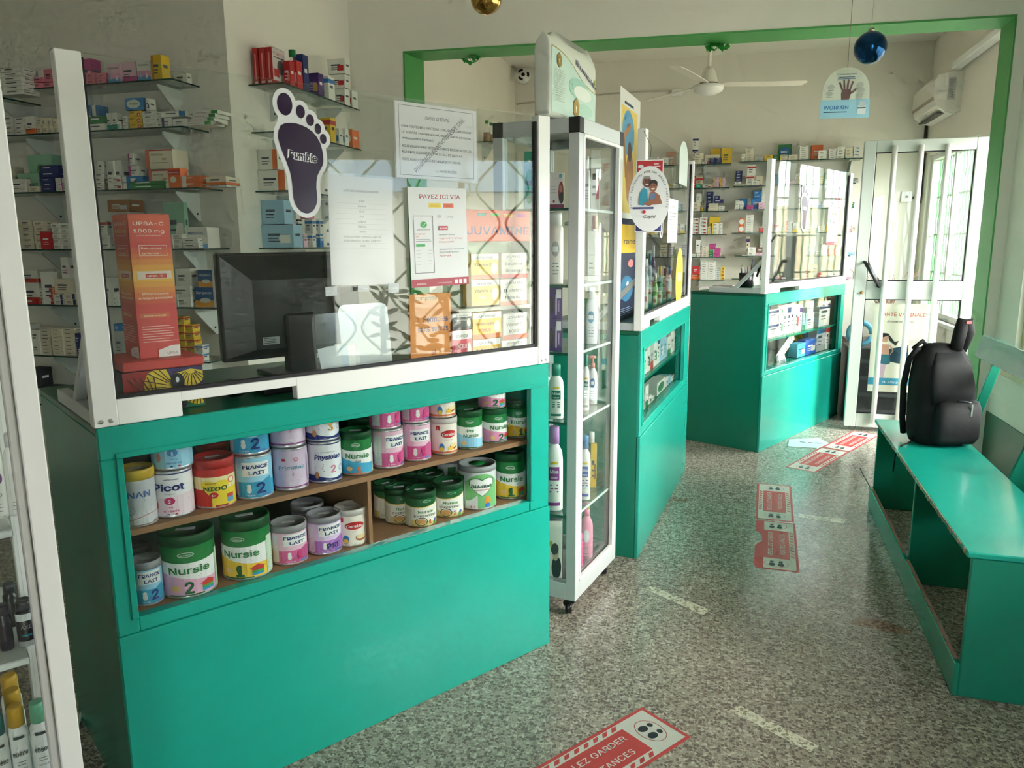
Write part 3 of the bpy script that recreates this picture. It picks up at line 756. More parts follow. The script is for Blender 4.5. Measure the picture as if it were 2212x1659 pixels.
def sheet(fr, tl, tr, bl, v, name, label, pr, paper=PAPER, cat='notice', sleeve=None, tilt=None, thick=.0008):
    """Paper rectangle on a glass plane; corner pixels give place and size."""
    A, B, C = fr.px(*tl), fr.px(*tr), fr.px(*bl)
    w = math.hypot(B[0] - A[0], B[1] - A[1]); h = math.hypot(C[0] - A[0], C[1] - A[1])
    ang = math.atan2(B[1] - A[1], B[0] - A[0]) if tilt is None else tilt
    cx, cz = (B[0] + C[0]) / 2, (B[1] + C[1]) / 2
    M = Matrix.Translation(fr.w(cx, v, cz)) @ Rz(fr.rz) @ Ry(-ang)
    root = bpy.data.objects.new(name, None); COL.objects.link(root); root.matrix_world = M
    tag(root, label, cat)
    mb = MB().box(-w / 2, w / 2, 0, thick, -h / 2, h / 2, paper); pp = Pr(); pr(pp, w, h); pp.emit(mb, front_map(0), .0002, .00006); mb.build('paper', root)
    if sleeve:
        l, r_, t, b = sleeve
        s_ = MB().box(-w / 2 - l, w / 2 + r_, -.002, -.0012, -h / 2 - b, h / 2 + t, PLASTIC).build('plastic_sleeve', root)
        if l > .01:
            for k in range(7):
                MB().lathe([(.004, 0), (.004, .0006)], pm((60, 64, 72), .4), 10, Tr(-w / 2 - l * .55, -.0021, h * (.36 - k * .12)) @ Rx(rad(90))).build('punch_hole', s_)
    return root
GREY = (120, 120, 124)
def n1(p, w, h):
    p.frame(-w * .46, w * .46, -h * .46, h * .46, .0012, (90, 90, 92))
    p.text('CHERS CLIENTS,', 0, h * .30, h * .055, GREY, 'C', 0, w * .30, shear=.25)
    for i, (t, ww) in enumerate((('POUR TOUTES RECLAMATIONS OU PLAINTES CONCERNANT', .86), ('LE SERVICE (mauvais accueil, dispute avec le personnel,', .86), ('remboursements éventuels).', .38), ('NOUS VOUS SERONS RECONNAISSANTS DE CONTACTER LES', .86), ('NUMEROS SUIVANTS : 99 08 24 34 / 93 24 85 46.', .74), ("CECI, DANS L'OPTIQUE DE MIEUX VOUS SERVIR.", .72))):
        p.text(t, -w * .43, h * (.17 - i * .078 - (.025 if i > 2 else 0) - (.02 if i > 4 else 0)), h * .04, GREY, 'L', 0, w * ww)
    p.text('MERCI', w * .05, -h * .27, h * .045, GREY, 'C', 0, w * .1); p.text('LE PHARMACIEN', w * .1, -h * .40, h * .045, GREY, 'C', 0, w * .26)
    p.text('PHARMACIE DE NOVOVIAKOPE SARL', w * .04, -h * .04, h * .085, (150, 150, 154), 'C', 0, w * .83, rot=rad(42))
sheet(C1, (852, 217), (1028, 241), (855, 383), -.003, 'notice_sheet', 'white customer notice in a plastic sleeve taped to the screen top', n1, sleeve=(.006, .004, .01, .004))
def n2(p, w, h):
    LG = (150, 152, 156)
    p.text('LISTE DES ASSURANCES SERVIES', 0, h * .36, h * .024, GREY, 'C', 0, w * .55, shear=.2)
    y = h * .27
    for t in ('SUNU', 'SAHAM', 'OLEA', 'GCA', 'LORICA', 'FIDELIA', 'INAM', 'AMICALE DES CONSEILLERS EN', 'ASSURANCE SUNU CREDIT', 'NSIA'):
        p.text(t, 0, y, h * .023, LG, 'C', .0, None if len(t) < 9 else w * .6)
        if t != 'AMICALE DES CONSEILLERS EN': p.rect(-w * .4, w * .4, y - h * .015, y - h * .0135, (190, 190, 194)); y -= h * .047
        else: y -= h * .036
sheet(C1, (714, 378), (852, 388), (708, 617), -.003, 'insurance_list', 'white insurance list in a punched plastic sleeve on the screen', n2, sleeve=(.013, .003, .006, .004))
def n3(p, w, h):
    RED = (176, 52, 66)
    p.text('PAYEZ ICI VIA', .04 * w, h * .39, h * .055, RED, 'C', .03, w * .70)
    p.rect(-w * .16, w * .05, h * .30, h * .345, (238, 206, 70)); p.rect(w * .09, w * .27, h * .30, h * .345, (232, 110, 66))
    p.text('TMoney', -w * .055, h * .312, h * .016, (190, 120, 20), 'C', 0, w * .14); p.text('MOOV', w * .18, h * .312, h * .016, (90, 60, 130), 'C', .02, w * .1)
    # phone outline
    PK = (110, 96, 110)
    p.frame(-w * .43, -w * .1, -h * .36, h * .22, .0016, PK)
    p.ell(-w * .26, h * .13, w * .055, h * .032, (52, 170, 84)); p.line([(-w * .285, h * .13), (-w * .265, h * .118), (-w * .23, h * .146)], .0015, (240, 240, 240))
    p.text('Opération Réussie', -w * .265, h * .075, h * .014, GREY, 'C', 0, w * .22); p.text('71 500 XOF', -w * .4, h * .03, h * .016, (214, 96, 80), 'L', 0, w * .16); p.text('payés', -w * .4, h * .005, h * .014, (214, 96, 80), 'L', 0)
    p.lines(-w * .4, -h * .02, w * .26, 2, h * .018, .0012, (130, 130, 134)); p.rect(-w * .4, -w * .25, -h * .09, -h * .065, (64, 180, 96))
    p.lines(-w * .4, -h * .13, w * .09, 5, h * .035, .001, (190, 190, 194)); p.lines(-w * .2, -h * .13, w * .07, 5, h * .035, .001, (190, 190, 194))
    p.text('pay', w * .2, h * .20, h * .035, (190, 180, 196), 'C', 0, w * .12); p.rect(-w * .01, w * .04, h * .20, h * .225, (200, 200, 210))
    p.rect(-.005 * w, w * .15, h * .075, h * .115, (206, 70, 90)); p.text('#USSD', w * .073, h * .085, h * .018, (245, 240, 240), 'C', .02, w * .12)
    p.text('Syntaxe Tmoney', -w * .01, h * .02, h * .018, GREY, 'L', 0, w * .28); p.text('*145*4*7*9*1*Code', -w * .01, -h * .02, h * .02, (226, 130, 130), 'L', 0, w * .42)
    p.text('Paiement#', -w * .01, -h * .055, h * .02, (226, 130, 130), 'L', 0, w * .26); p.text('Syntaxe Moov Money si le', -w * .01, -h * .13, h * .018, GREY, 'L', 0, w * .44)
    p.text('Push USSD échoue', -w * .01, -h * .16, h * .018, GREY, 'L', 0, w * .34); p.text('*155*27#', -w * .01, -h * .20, h * .02, (206, 90, 90), 'L', 0, w * .2)
    p.rect(-w / 2, w / 2, -h / 2, -h * .42, (178, 66, 82)); p.text('semoa', -w * .34, -h * .475, h * .022, (240, 225, 225), 'C', .01, w * .16)
    p.text('semoa-group.com/cashpay', w * .06, -h * .472, h * .012, (240, 225, 225), 'C', 0, w * .26)
    for k in range(3): p.rect(w * (.24 + k * .08), w * (.295 + k * .08), -h * .485, -h * .443, (244, 236, 236))
sheet(C1, (879, 402), (1005, 409), (888, 620), -.003, 'payment_poster', 'white mobile payment poster with a red foot strip on the screen', n3, cat='poster', tilt=rad(1))
for i, (a, b, c, wh) in enumerate((((700, 620), (725, 618), (702, 640), 'below the insurance list, at its left'), ((835, 612), (858, 612), (838, 632), 'below the insurance list, at its right'), ((771, 616), (795, 616), (771, 630), 'under the middle of the insurance list'))):
    sheet(C1, a, b, c, -.0055, 'adhesive_tape', 'strip of clear tape ' + wh, lambda p, w, h: p.rect(-w * .4, w * .4, -h * .02, h * .02, (215, 218, 218)), paper=FROST, cat='tape')
sheet(C3, (1790, 448), (1813, 447), (1783, 531), -.002, 'payment_poster', 'small payment poster with a red foot strip on the far screen', n3, cat='poster', tilt=0)
sheet(C2, (1443, 428), (1464, 433), (1440, 525), -.003, 'notice_sheet', 'white notice sheet on the middle screen, nearly edge on', n1, tilt=0)
# yellow leaflet and pale disc on the middle screen
ux, zz = C2.px(1467, 600)
M = Matrix.Translation(C2.w(ux, .0, zz)) @ Rz(C2.rz)
p = Pr(); p.ell(0, 0, .13, .17, pm((226, 200, 60), .5)); mb = p.emit(MB(), front_map(0), .001)
p = Pr(); p.ell(0, 0, .13, .17, pm((226, 200, 60), .5)); p.emit(mb, front_map(0), .0)
p = Pr(); p.rect(-.09, .09, -.02, .03, (238, 228, 150)); p.emit(mb, front_map(0), .0015)
o = mb.build('oval_leaflet'); o.matrix_world = M; tag(o, 'yellow oval leaflet on the middle counter screen', 'leaflet')
ux, zz = C2.px(1477, 345)
p = Pr(); p.ell(0, 0, .16, .10, pm((206, 220, 214), .4)); p.rect(-.15, .15, -.14, .0, pm((206, 216, 212), .4)); mb = p.emit(MB(), front_map(0), .001)
p = Pr(); p.rect(-.15, .15, -.14, .0, pm((206, 216, 212), .4)); p.emit(mb, front_map(0), 0)
o = mb.build('arched_card'); o.matrix_world = Matrix.Translation(C2.w(ux, .0, zz)) @ Rz(C2.rz); tag(o, 'pale arched card at the top of the middle screen', 'card')

# oval cupid sign hanging from the middle counter's near post
q = at_y(1402, 430, 3.468)
k = depth(q) / FPX
sgn = empty('hanging_poster', q, math.atan2(q.y, q.x) - math.pi / 2, 'oval condom advert with a couple, on a red and blue board', 'poster')
mb = MB().box(-29 * k, 29 * k, 0, .002, -70 * k, 82 * k, pm((238, 236, 234), .5))
p = Pr(); p.rect(-27 * k, 27 * k, 2 * k, 80 * k, (196, 36, 46)); p.rect(-27 * k, 27 * k, -68 * k, 0, (54, 62, 124))
p.ell(-19 * k, 68 * k, 6 * k, 4 * k, (240, 236, 236)); p.lines(8 * k, 72 * k, 14 * k, 2, 5 * k, 2 * k, (240, 220, 220)); p.rect(-12 * k, 12 * k, -64 * k, -46 * k, (196, 210, 226)); p.rect(-12 * k, 12 * k, -60 * k, -52 * k, (232, 236, 240))
p.emit(mb, front_map(0), .0004, .0001); mb.build('board', sgn)
mb = MB(); ov = [(44 * k * math.cos(a), 0 + 69 * k * math.sin(a)) for a in [2 * math.pi * i / 40 for i in range(40)]]
mb.prism(ov[::-1], .0, .002, pm((238, 238, 238), .5), Matrix(((1, 0, 0, 0), (0, 0, 1, -.006), (0, 1, 0, 0), (0, 0, 0, 1))))
p = Pr()
p.arc_text('VOTRE PARTENAIRE POUR UNE SOIREE PARFAITE', 0, -2 * k, 37 * k, 5 * k, (80, 80, 88), 195, -15, 0, 58 * k)
TQ, SKN, SK2 = (52, 150, 176), (122, 76, 60), (158, 100, 74)
p.poly([(-22 * k, -12 * k), (-20 * k, 12 * k), (-12 * k, 24 * k), (-4 * k, 20 * k), (-2 * k, -8 * k), (-12 * k, -14 * k)], TQ)
p.poly([(-2 * k, -12 * k), (2 * k, 14 * k), (10 * k, 16 * k), (22 * k, 8 * k), (28 * k, -10 * k), (14 * k, -12 * k)], SK2)
p.poly([(2 * k, -2 * k), (4 * k, 12 * k), (12 * k, 12 * k), (15 * k, 0)], (100, 126, 160))
p.ell(-5 * k, 36 * k, 8.5 * k, 12 * k, SKN); p.ell(-5 * k, 45 * k, 7 * k, 3 * k, (150, 146, 142)); p.ell(8 * k, 27 * k, 8.5 * k, 12 * k, SK2); p.cols(-1 * k, 17 * k, lambda x: 40 * k - (x / k - 8) ** 2 * .05 * k, lambda x: 33 * k - (x / k - 8) ** 2 * .09 * k, (48, 38, 36), 8)
for ex, ey, cc in ((-8, 38, SKN), (-2, 38, SKN), (5, 28, SK2), (11, 28, SK2)): p.ell(ex * k, ey * k, 1.3 * k, .9 * k, (40, 28, 26))
p.ell(-5 * k, 30 * k, 3.5 * k, 1.4 * k, (236, 226, 220)); p.ell(8 * k, 21 * k, 4 * k, 1.6 * k, (240, 230, 224))
p.poly([(-14 * k, -10 * k), (0, -4 * k), (10 * k, -11 * k), (0, -15 * k)], SK2)
p.rect(-34 * k, 10 * k, -21 * k, -17 * k, (70, 70, 130)); p.text('Cupid', 2 * k, -40 * k, 8 * k, (40, 40, 46), 'C', .02, 26 * k, shear=.2); p.ell(-10 * k, -27 * k, 4 * k, 3.4 * k, (200, 40, 50))
p.emit(mb, front_map(-.006), .0004, .00008); mb.build('oval_card', sgn)
MB().tube([(0, .002, 80 * k), (.004, .01, 110 * k), (-.03, .012, 142 * k)], .001, pm((50, 46, 44)), 5).build('string', sgn)

# ================================================================== TALL GLASS CABINET ON CASTORS
CL, CD, CZ0, CZ1 = .4905, .355, .07, 1.9457
cb = empty('glass_cabinet', CB.o, CB.rz, 'tall aluminium glass cabinet on black castors between the counters', 'cabinet', 'glass cabinets')
pw = .042
for (x, y) in ((0, 0), (CL - pw, 0), (0, CD - pw), (CL - pw, CD - pw)):
    MB().bbox(x, x + pw, y, y + pw, CZ0, CZ1 - .055, ALUG if y < .1 else ALUG, .002).build('post', cb)
    MB().bbox(x - .001, x + pw + .001, y - .001, y + pw + .001, CZ1 - .055, CZ1, pm((30, 28, 30), .5), .002).build('corner_cap', cb)
for z0, z1 in ((CZ0, CZ0 + .07), (CZ1 - .055, CZ1 - .001)):
    MB().bbox(pw, CL - pw, .0, .04, z0, z1, ALUG, .002).build('rail', cb); MB().bbox(pw, CL - pw, CD - .04, CD, z0, z1, ALUG, .002).build('rail', cb)
    MB().bbox(.0, .04, pw, CD - pw, z0, z1, ALUG, .002).build('rail', cb); MB().bbox(CL - .04, CL, pw, CD - pw, z0, z1, ALUG, .002).build('rail', cb)
MB().box(.03, CL - .03, .03, CD - .03, CZ0 + .01, CZ0 + .03, pm((150, 140, 136), .5)).build('floor_panel', cb)
MB().box(.03, CL - .03, .03, CD - .03, CZ1 - .02, CZ1 - .006, pm((180, 184, 182), .5)).build('top_panel', cb)
MB().box(pw, CL - pw, .018, .022, CZ0 + .07, CZ1 - .055, GLASS).build('pane', cb)
MB().box(.018, .022, pw, CD - pw, CZ0 + .07, CZ1 - .055, GLASS).build('pane', cb)
MB().box(CL - .022, CL - .018, pw, CD - pw, CZ0 + .07, CZ1 - .055, GLASS).build('pane', cb)
MB().box(pw, CL - pw, CD - .022, CD - .018, CZ0 + .07, CZ1 - .055, GLASS).build('pane', cb)
fr_ = MB()
for (a, b, c, d) in ((pw, pw + .012, CZ0 + .07, CZ1 - .055), (CL - pw - .012, CL - pw, CZ0 + .07, CZ1 - .055)): fr_.bbox(a, b, -.003, .016, c, d, ALU, .002)
fr_.bbox(pw, CL - pw, -.003, .016, CZ0 + .07, CZ0 + .082, ALU, .002); fr_.bbox(pw, CL - pw, -.003, .016, CZ1 - .067, CZ1 - .055, ALU, .002)
fr_.build('door_frame', cb)
CBZ = [CB.px(1290, y)[1] for y in (452, 612, 752, 895, 1085)]
for z in CBZ:
    MB().box(.024, CL - .024, .024, CD - .024, z - .008, z, SHELFG).build('shelf', cb)
    MB().box(pw, CL - pw, .022, .025, z - .009, z + .001, pm((200, 214, 208), .3)).build('shelf_edge', cb)
    MB().box(.022, .025, pw, CD - pw, z - .009, z + .001, pm((60, 110, 96), .3)).build('shelf_edge', cb)
for (x, y) in ((.03, .03), (CL - .04, .03), (.03, CD - .04), (CL - .04, CD - .04)):
    c = MB().bbox(x - .018, x + .018, y - .02, y + .02, .052, .07, BLACKP).build('castor', cb)
    MB().lathe([(.0, -.012), (.025, -.012), (.027, -.006), (.027, .006), (.025, .012), (.0, .012)], pm((14, 14, 16), .35), 18, Tr(x, y + .012, .027) @ Rz(.5) @ Rx(rad(90))).build('wheel', c)
    MB().bbox(x - .016, x + .016, y - .006, y + .03, .036, .056, BLACKP, .004).build('fork', c)
# ================================================================== LEFT FOREGROUND CABINET
lc = empty('glass_cabinet', LC.o, LC.rz, 'white framed glass cabinet at the left edge of the picture', 'cabinet', 'glass cabinets')
ALW = pm((246, 244, 240), .35, spec=.6)
LW, LD, LZ = .8, .38, 1.9
MB().bbox(-.032, 0, -.004, .036, .03, LZ, ALW, .002).build('post', lc); MB().bbox(-LW, -LW + .036, 0, .036, .03, LZ, ALW, .002).build('post', lc)
MB().bbox(-.036, 0, LD - .036, LD, .03, LZ, ALW, .002).build('post', lc); MB().bbox(-LW, -LW + .036, LD - .036, LD, .03, LZ, ALW, .002).build('post', lc)
MB().bbox(-.046, -.034, .0, .02, .1, LZ - .06, pm((206, 204, 200), .4), .002).build('door_stile', lc)
for z0, z1 in ((.03, .1), (LZ - .06, LZ)):
    MB().bbox(-LW + .036, -.036, 0, .03, z0, z1, ALW, .002).build('rail', lc); MB().bbox(-.03, 0, .036, LD - .036, z0, z1, ALW, .002).build('rail', lc)
    MB().bbox(-LW, -LW + .03, .036, LD - .036, z0, z1, ALW, .002).build('rail', lc); MB().bbox(-LW + .036, -.036, LD - .03, LD, z0, z1, ALW, .002).build('rail', lc)
MB().box(-LW + .036, -.052, .008, .012, .1, LZ - .06, GLASS).build('pane', lc); MB().box(-.004, .001, .036, LD - .036, .1, LZ - .06, GLASS).build('pane', lc)
MB().box(-LW + .036, -.036, LD - .012, LD - .008, .1, LZ - .06, GLASS).build('pane', lc)
MB().box(-LW + .01, -.01, .01, LD - .01, .05, .075, pm((120, 118, 114), .6)).build('floor_panel', lc); MB().box(-LW + .01, -.01, .01, LD - .01, LZ - .02, LZ - .004, ALW).build('top_panel', lc)
LCZ = [LC.px(15, 1153)[1], LC.px(35, 1437)[1]]
for z in LCZ: MB().bbox(-LW + .02, -.055, .015, LD - .02, z - .012, z, pm((226, 230, 228), .4), .002).build('shelf', lc)
for (x, y) in ((-.04, .04), (-LW + .04, .04), (-.04, LD - .04), (-LW + .04, LD - .04)): MB().lathe([(.016, 0), (.02, .012), (.012, .03)], BLACKP, 12, Tr(x, y, 0)).build('foot', lc)

# ================================================================== BENCH
bn = empty('waiting_bench', BN.o, BN.rz, 'teal wooden waiting bench with open compartments and a slanted backrest', 'bench')
BL, BH, BD = 1.96, .51, .36      # local x runs away from the camera, y points left; the seat extends to -y
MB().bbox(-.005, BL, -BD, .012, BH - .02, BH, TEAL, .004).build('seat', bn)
MB().bbox(.0, .02, -BD + .01, -.004, 0, BH - .02, TEAL_SHADED, .003).build('end_panel', bn)
MB().bbox(BL - .04, BL - .02, -BD + .01, -.004, 0, BH - .02, TEAL_SHADED, .003).build('end_panel', bn)
MB().bbox(.90, .92, -BD + .01, -.006, 0, BH - .02, TEAL_SHADED, .003).build('divider', bn)
MB().bbox(.0, BL - .02, -.004, .014, 0, .118, TEAL_SHADED, .003).build('front_board', bn)
for a, b in ((.03, .88), (.95, BL - .06)):
    e = MB(); rr = random.Random(3); n = 22
    pts = [(a + (b - a) * i / n, .1195 + rr.uniform(-.001, .002)) for i in range(n + 1)]
    for i in range(n): e.box(pts[i][0], pts[i + 1][0], -.0045, .012 - rr.uniform(0, .004), .112, pts[i][1], pm((128, 104, 84), .8))
    e.build('worn_edge', bn)['kind'] = 'stuff'
e = MB(); rr = random.Random(5); n = 70
for i in range(n):
    x = .02 + (BL - .04) * i / n
    if rr.random() < .8: e.box(x, x + (BL - .04) / n * rr.uniform(.5, 1), .0105, .0128, BH - .02 * rr.uniform(.3, 1), BH + .0004, pm((150, 140, 118), .8))
e.build('worn_edge', bn)['kind'] = 'stuff'
lean = rad(14)
def bk(x0, x1, s0, s1, y=-.385, t=.018): # backrest piece: x range, distance s up the slope
    return MB().bbox(x0, x1, -t, 0, s0, s1, TEAL_SHADED, .003, Tr(0, y, .35) @ Rx(lean))
bk(.35, BL + .24, .52, .645).build('backrest_rail', bn)
MB().bbox(BL - .05, BL - .03, -.045, 0, .1, .62, TEAL_SHADED, .003, Tr(0, -.40, .35) @ Rx(lean)).build('back_support', bn)
for x in (.03, .92):
    MB().prism([(-.362, .0), (-.362, BH - .02), (-.365, BH), (-.50, .955), (-.53, .97), (-.56, .97), (-.60, .0)][::-1], x, x + .02, TEAL_SHADED, Matrix(((0, 0, 1, 0), (1, 0, 0, 0), (0, 1, 0, 0), (0, 0, 0, 1)))).build('back_support', bn)
p = Pr(); p.rect(-.02, .02, -.014, .014, (226, 228, 226)); p.lines(-.016, .006, .03, 3, .007, .003, (150, 156, 154))
p.emit(MB(), plane_map((.919, -.47, .66), (0, -1, 0), (0, 0, 1), (-1, 0, 0))).build('small_sticker', bn)

# ================================================================== BACKPACK
bc = at_z(2040, 935, BH); bc = Vector((1.055, 4.12, BH))
bp = empty('backpack', bc, rad(20), 'black fabric backpack standing on the teal bench', 'backpack')
BK = pm((13, 13, 15), .75, spec=.3, var=.25, bump=.9, scale=16); BK2 = pm((18, 18, 21), .7, spec=.3, var=.25, bump=.8, scale=18)
bp.scale = (.94, .94, .93)
def pack(sections, m, n=28, e=3.0):
    vs = []; fs = []
    for (z, w, d, cx, cy) in sections:
        for i in range(n):
            a = 2 * math.pi * i / n; ca, sa = math.cos(a), math.sin(a)
            x = w * math.copysign(abs(ca) ** (2 / e), ca); y = d * math.copysign(abs(sa) ** (2 / e), sa)
            vs.append((cx + x, cy + y, z))
    k = len(sections)
    fs = [(j * n + i, j * n + (i + 1) % n, (j + 1) * n + (i + 1) % n, (j + 1) * n + i) for j in range(k - 1) for i in range(n)]
    fs += [tuple(range(n))[::-1], tuple(range((k - 1) * n, k * n))]
    return MB().add(vs, fs, m, True)
pack([(0, .115, .07, 0, 0), (.01, .14, .09, 0, 0), (.06, .155, .105, 0, 0), (.2, .16, .105, 0, .0), (.34, .152, .1, -.005, .01), (.44, .135, .088, -.008, .02), (.5, .105, .07, -.01, .03), (.525, .06, .045, -.01, .035), (.53, .02, .02, -.01, .035)], BK).build('body', bp)
pack([(.02, .10, .03, .02, -.105), (.05, .12, .042, .02, -.105), (.2, .12, .045, .02, -.105), (.24, .11, .03, .02, -.10), (.25, .07, .01, .02, -.10)], BK2, 24, 3.6).build('front_pocket', bp)
pack([(.22, .11, .012, .0, -.095), (.3, .12, .026, .0, -.088), (.42, .105, .024, -.005, -.062), (.49, .07, .012, -.01, -.035)], BK2, 24, 3).build('upper_pocket', bp)
z = MB().tube([(.0, -.131, .25), (.05, -.133, .245), (.105, -.118, .23), (.128, -.09, .2), (.13, -.08, .08)], .004, pm((50, 52, 58), .4), 6).build('zip', bp)
MB().bbox(.06, .072, -.152, -.147, .17, .235, METAL, .002).build('zip_pull', z)
MB().tube([(.03, -.03, .5), (.06, -.01, .6), (.075, .0, .645), (.10, .0, .645), (.11, .0, .59), (.09, .02, .49)], .02, BK, 10, rs=[.03, .032, .03, .03, .032, .03]).build('top_flap', bp)
MB().bbox(.07, .10, -.034, -.03, .635, .652, pm((160, 60, 56), .5)).build('brand_patch', bp)
MB().tube([(-.08, .07, .49), (-.14, .03, .50), (-.16, .06, .44), (-.165, .08, .3), (-.15, .09, .12), (-.13, .1, .03)], .016, BK, 8).build('shoulder_strap', bp)
MB().tube([(-.05, .08, .5), (-.10, .05, .54), (-.15, .05, .5)], .011, BK, 8).build('grab_loop', bp)
MB().tube([(-.13, .0, .05), (-.17, -.03, .012), (-.22, -.06, .008), (-.245, -.08, .006), (-.262, -.06, -.02), (-.268, -.06, -.14)], .0035, BK, 6).build('webbing_tail', bp)
MB().bbox(-.16, -.12, -.03, .03, .06, .09, BK2, .006).build('buckle', bp)
# ================================================================== FLOOR STICKERS AND TAPE
RED_ = pm((196, 66, 66), .45, var=.12, scale=30); SWH = pm((206, 206, 196), .5, var=.08, scale=30); SDK = (34, 42, 52)
def floor_sticker(cx, cy, ang, label, torn=False, L=.65, Wd=.2, wear=0):
    root = empty('floor_sticker', (cx, cy, 0), rad(ang), label, 'sticker', 'red and white distance stickers on the floor')
    p = Pr(); hw, hl = Wd / 2, L / 2
    base = [(-hl, -hw), (hl, -hw), (hl, hw), (-hl, hw)]
    if torn: base = [(-hl, -hw), (hl, -hw), (hl, hw), (.16, hw), (.12, hw - .03), (.02, hw - .035), (-.02, hw - .01), (-.05, hw), (-hl + .03, hw), (-hl, hw - .015)]
    mb = MB().prism(base, .0002, .0008, RED_)
    q = Pr(); e = .012
    tx = .03 if torn else 0
    q.rect(-hl + e, hl - e, -hw + e, hw - e - tx, SWH)
    q.rect(-.19, .19, -.062, .062, RED_)
    for side in (-1, 1):
        for i in range(9):
            x = -.17 + i * .04
            y0, y1 = sorted((side * .068, side * (hw - e - .004 - (tx if side > 0 else 0))))
            q.poly([(x, y0), (x + .02, y0), (x + .034, y1), (x + .014, y1)], RED_)
        x = side * .252
        q.ring(x, 0, .042, .056, .002, RED_)
        for s_ in (-1, 1):
            q.ell(x - .012, s_ * .02, .018, .014, SDK); q.ell(x + .02, s_ * .02, .009, .010, SDK)
    q.text('VEUILLEZ GARDER', 0, .016, .03, (226, 216, 210), 'C', .02, .33); q.text('VOS DISTANCES', 0, -.042, .03, (226, 216, 210), 'C', .02, .28)
    q.emit(mb, lambda a, b, o: Vector((a, b, .0008 + o)), .0001, .00002)
    mb.build('vinyl', root)
    return root
E1 = at_z(1438, 1559); A1 = math.degrees(math.atan2(at_z(1385, 1528).y - at_z(1155, 1659).y, at_z(1385, 1528).x - at_z(1155, 1659).x))
d_ = Vector((math.cos(rad(A1)), math.sin(rad(A1)), 0)); c_ = E1 - d_ * .325
floor_sticker(c_.x, c_.y, A1, 'large red distance sticker at the bottom edge of the picture')
floor_sticker(.335, 4.523, 87, 'red distance sticker in mid aisle, the farther of the pair')
floor_sticker(.305, 3.852, 87, 'red distance sticker in mid aisle with a torn edge', True)
floor_sticker(.681, 5.522, 64, 'red distance sticker near the door, the nearer of the pair')
floor_sticker(.984, 6.118, 63, 'red distance sticker right in front of the glazed door')
def tape(c, label):
    P = [at_z(*q) for q in c]; ctr = sum(P, Vector()) / 4
    o = MB().prism([(p.x - ctr.x, p.y - ctr.y) for p in P], .0002, .0009, TAPE).build('floor_tape', None, (ctr.x, ctr.y, 0))
    tag(o, label, 'tape', 'worn pale floor tapes')
tape([(1393, 1272), (1518, 1329), (1535, 1318), (1408, 1266)], 'worn pale tape strip on the floor by the glass cabinet')
tape([(1575, 1535), (1750, 1625), (1770, 1612), (1600, 1525)], 'worn pale tape strip on the floor near the bottom edge')
tape([(1725, 1110), (1725, 1118), (1822, 1131), (1828, 1122)], 'faint pale tape strip beside the paired stickers')
PK_ = RESID
def scuff(c, label):
    P = [at_z(*q) for q in c]; ctr = sum(P, Vector()) / len(P)
    tag(MB().prism([(p.x - ctr.x, p.y - ctr.y) for p in P], .0002, .0006, PK_).build('tape_residue', None, (ctr.x, ctr.y, 0)), label, 'tape', 'reddish tape residues')
scuff([(1842, 1348), (1900, 1362), (1968, 1372), (1972, 1362), (1905, 1340), (1850, 1335)], 'reddish tape residue on the floor near the bench')
scuff([(1445, 1084), (1482, 1086), (1486, 1076), (1450, 1074)], 'reddish tape residue on the floor by the middle counter')
# leaflet bag on the floor by the far counter
P = [at_z(*q) for q in ((1702, 965), (1765, 969), (1790, 958), (1768, 947), (1705, 950))]; ctr = sum(P, Vector()) / 5
mb = MB().prism([(p.x - ctr.x, p.y - ctr.y) for p in P], .0003, .004, pm((206, 214, 216), .3, var=.06, bump=.6, scale=30))
pr = Pr(); pr.rect(-.06, -.02, .0, .02, (60, 70, 80)); pr.rect(.0, .03, .0, .02, (160, 80, 90)); pr.lines(.05, .02, .05, 3, .014, .006, (150, 160, 164)); pr.emit(mb, lambda a, b, o: Vector((a, b, .004 + o)))
tag(mb.build('plastic_bag', None, (ctr.x, ctr.y, 0)), 'crumpled clear plastic wrapper on the floor by the far counter', 'wrapper')
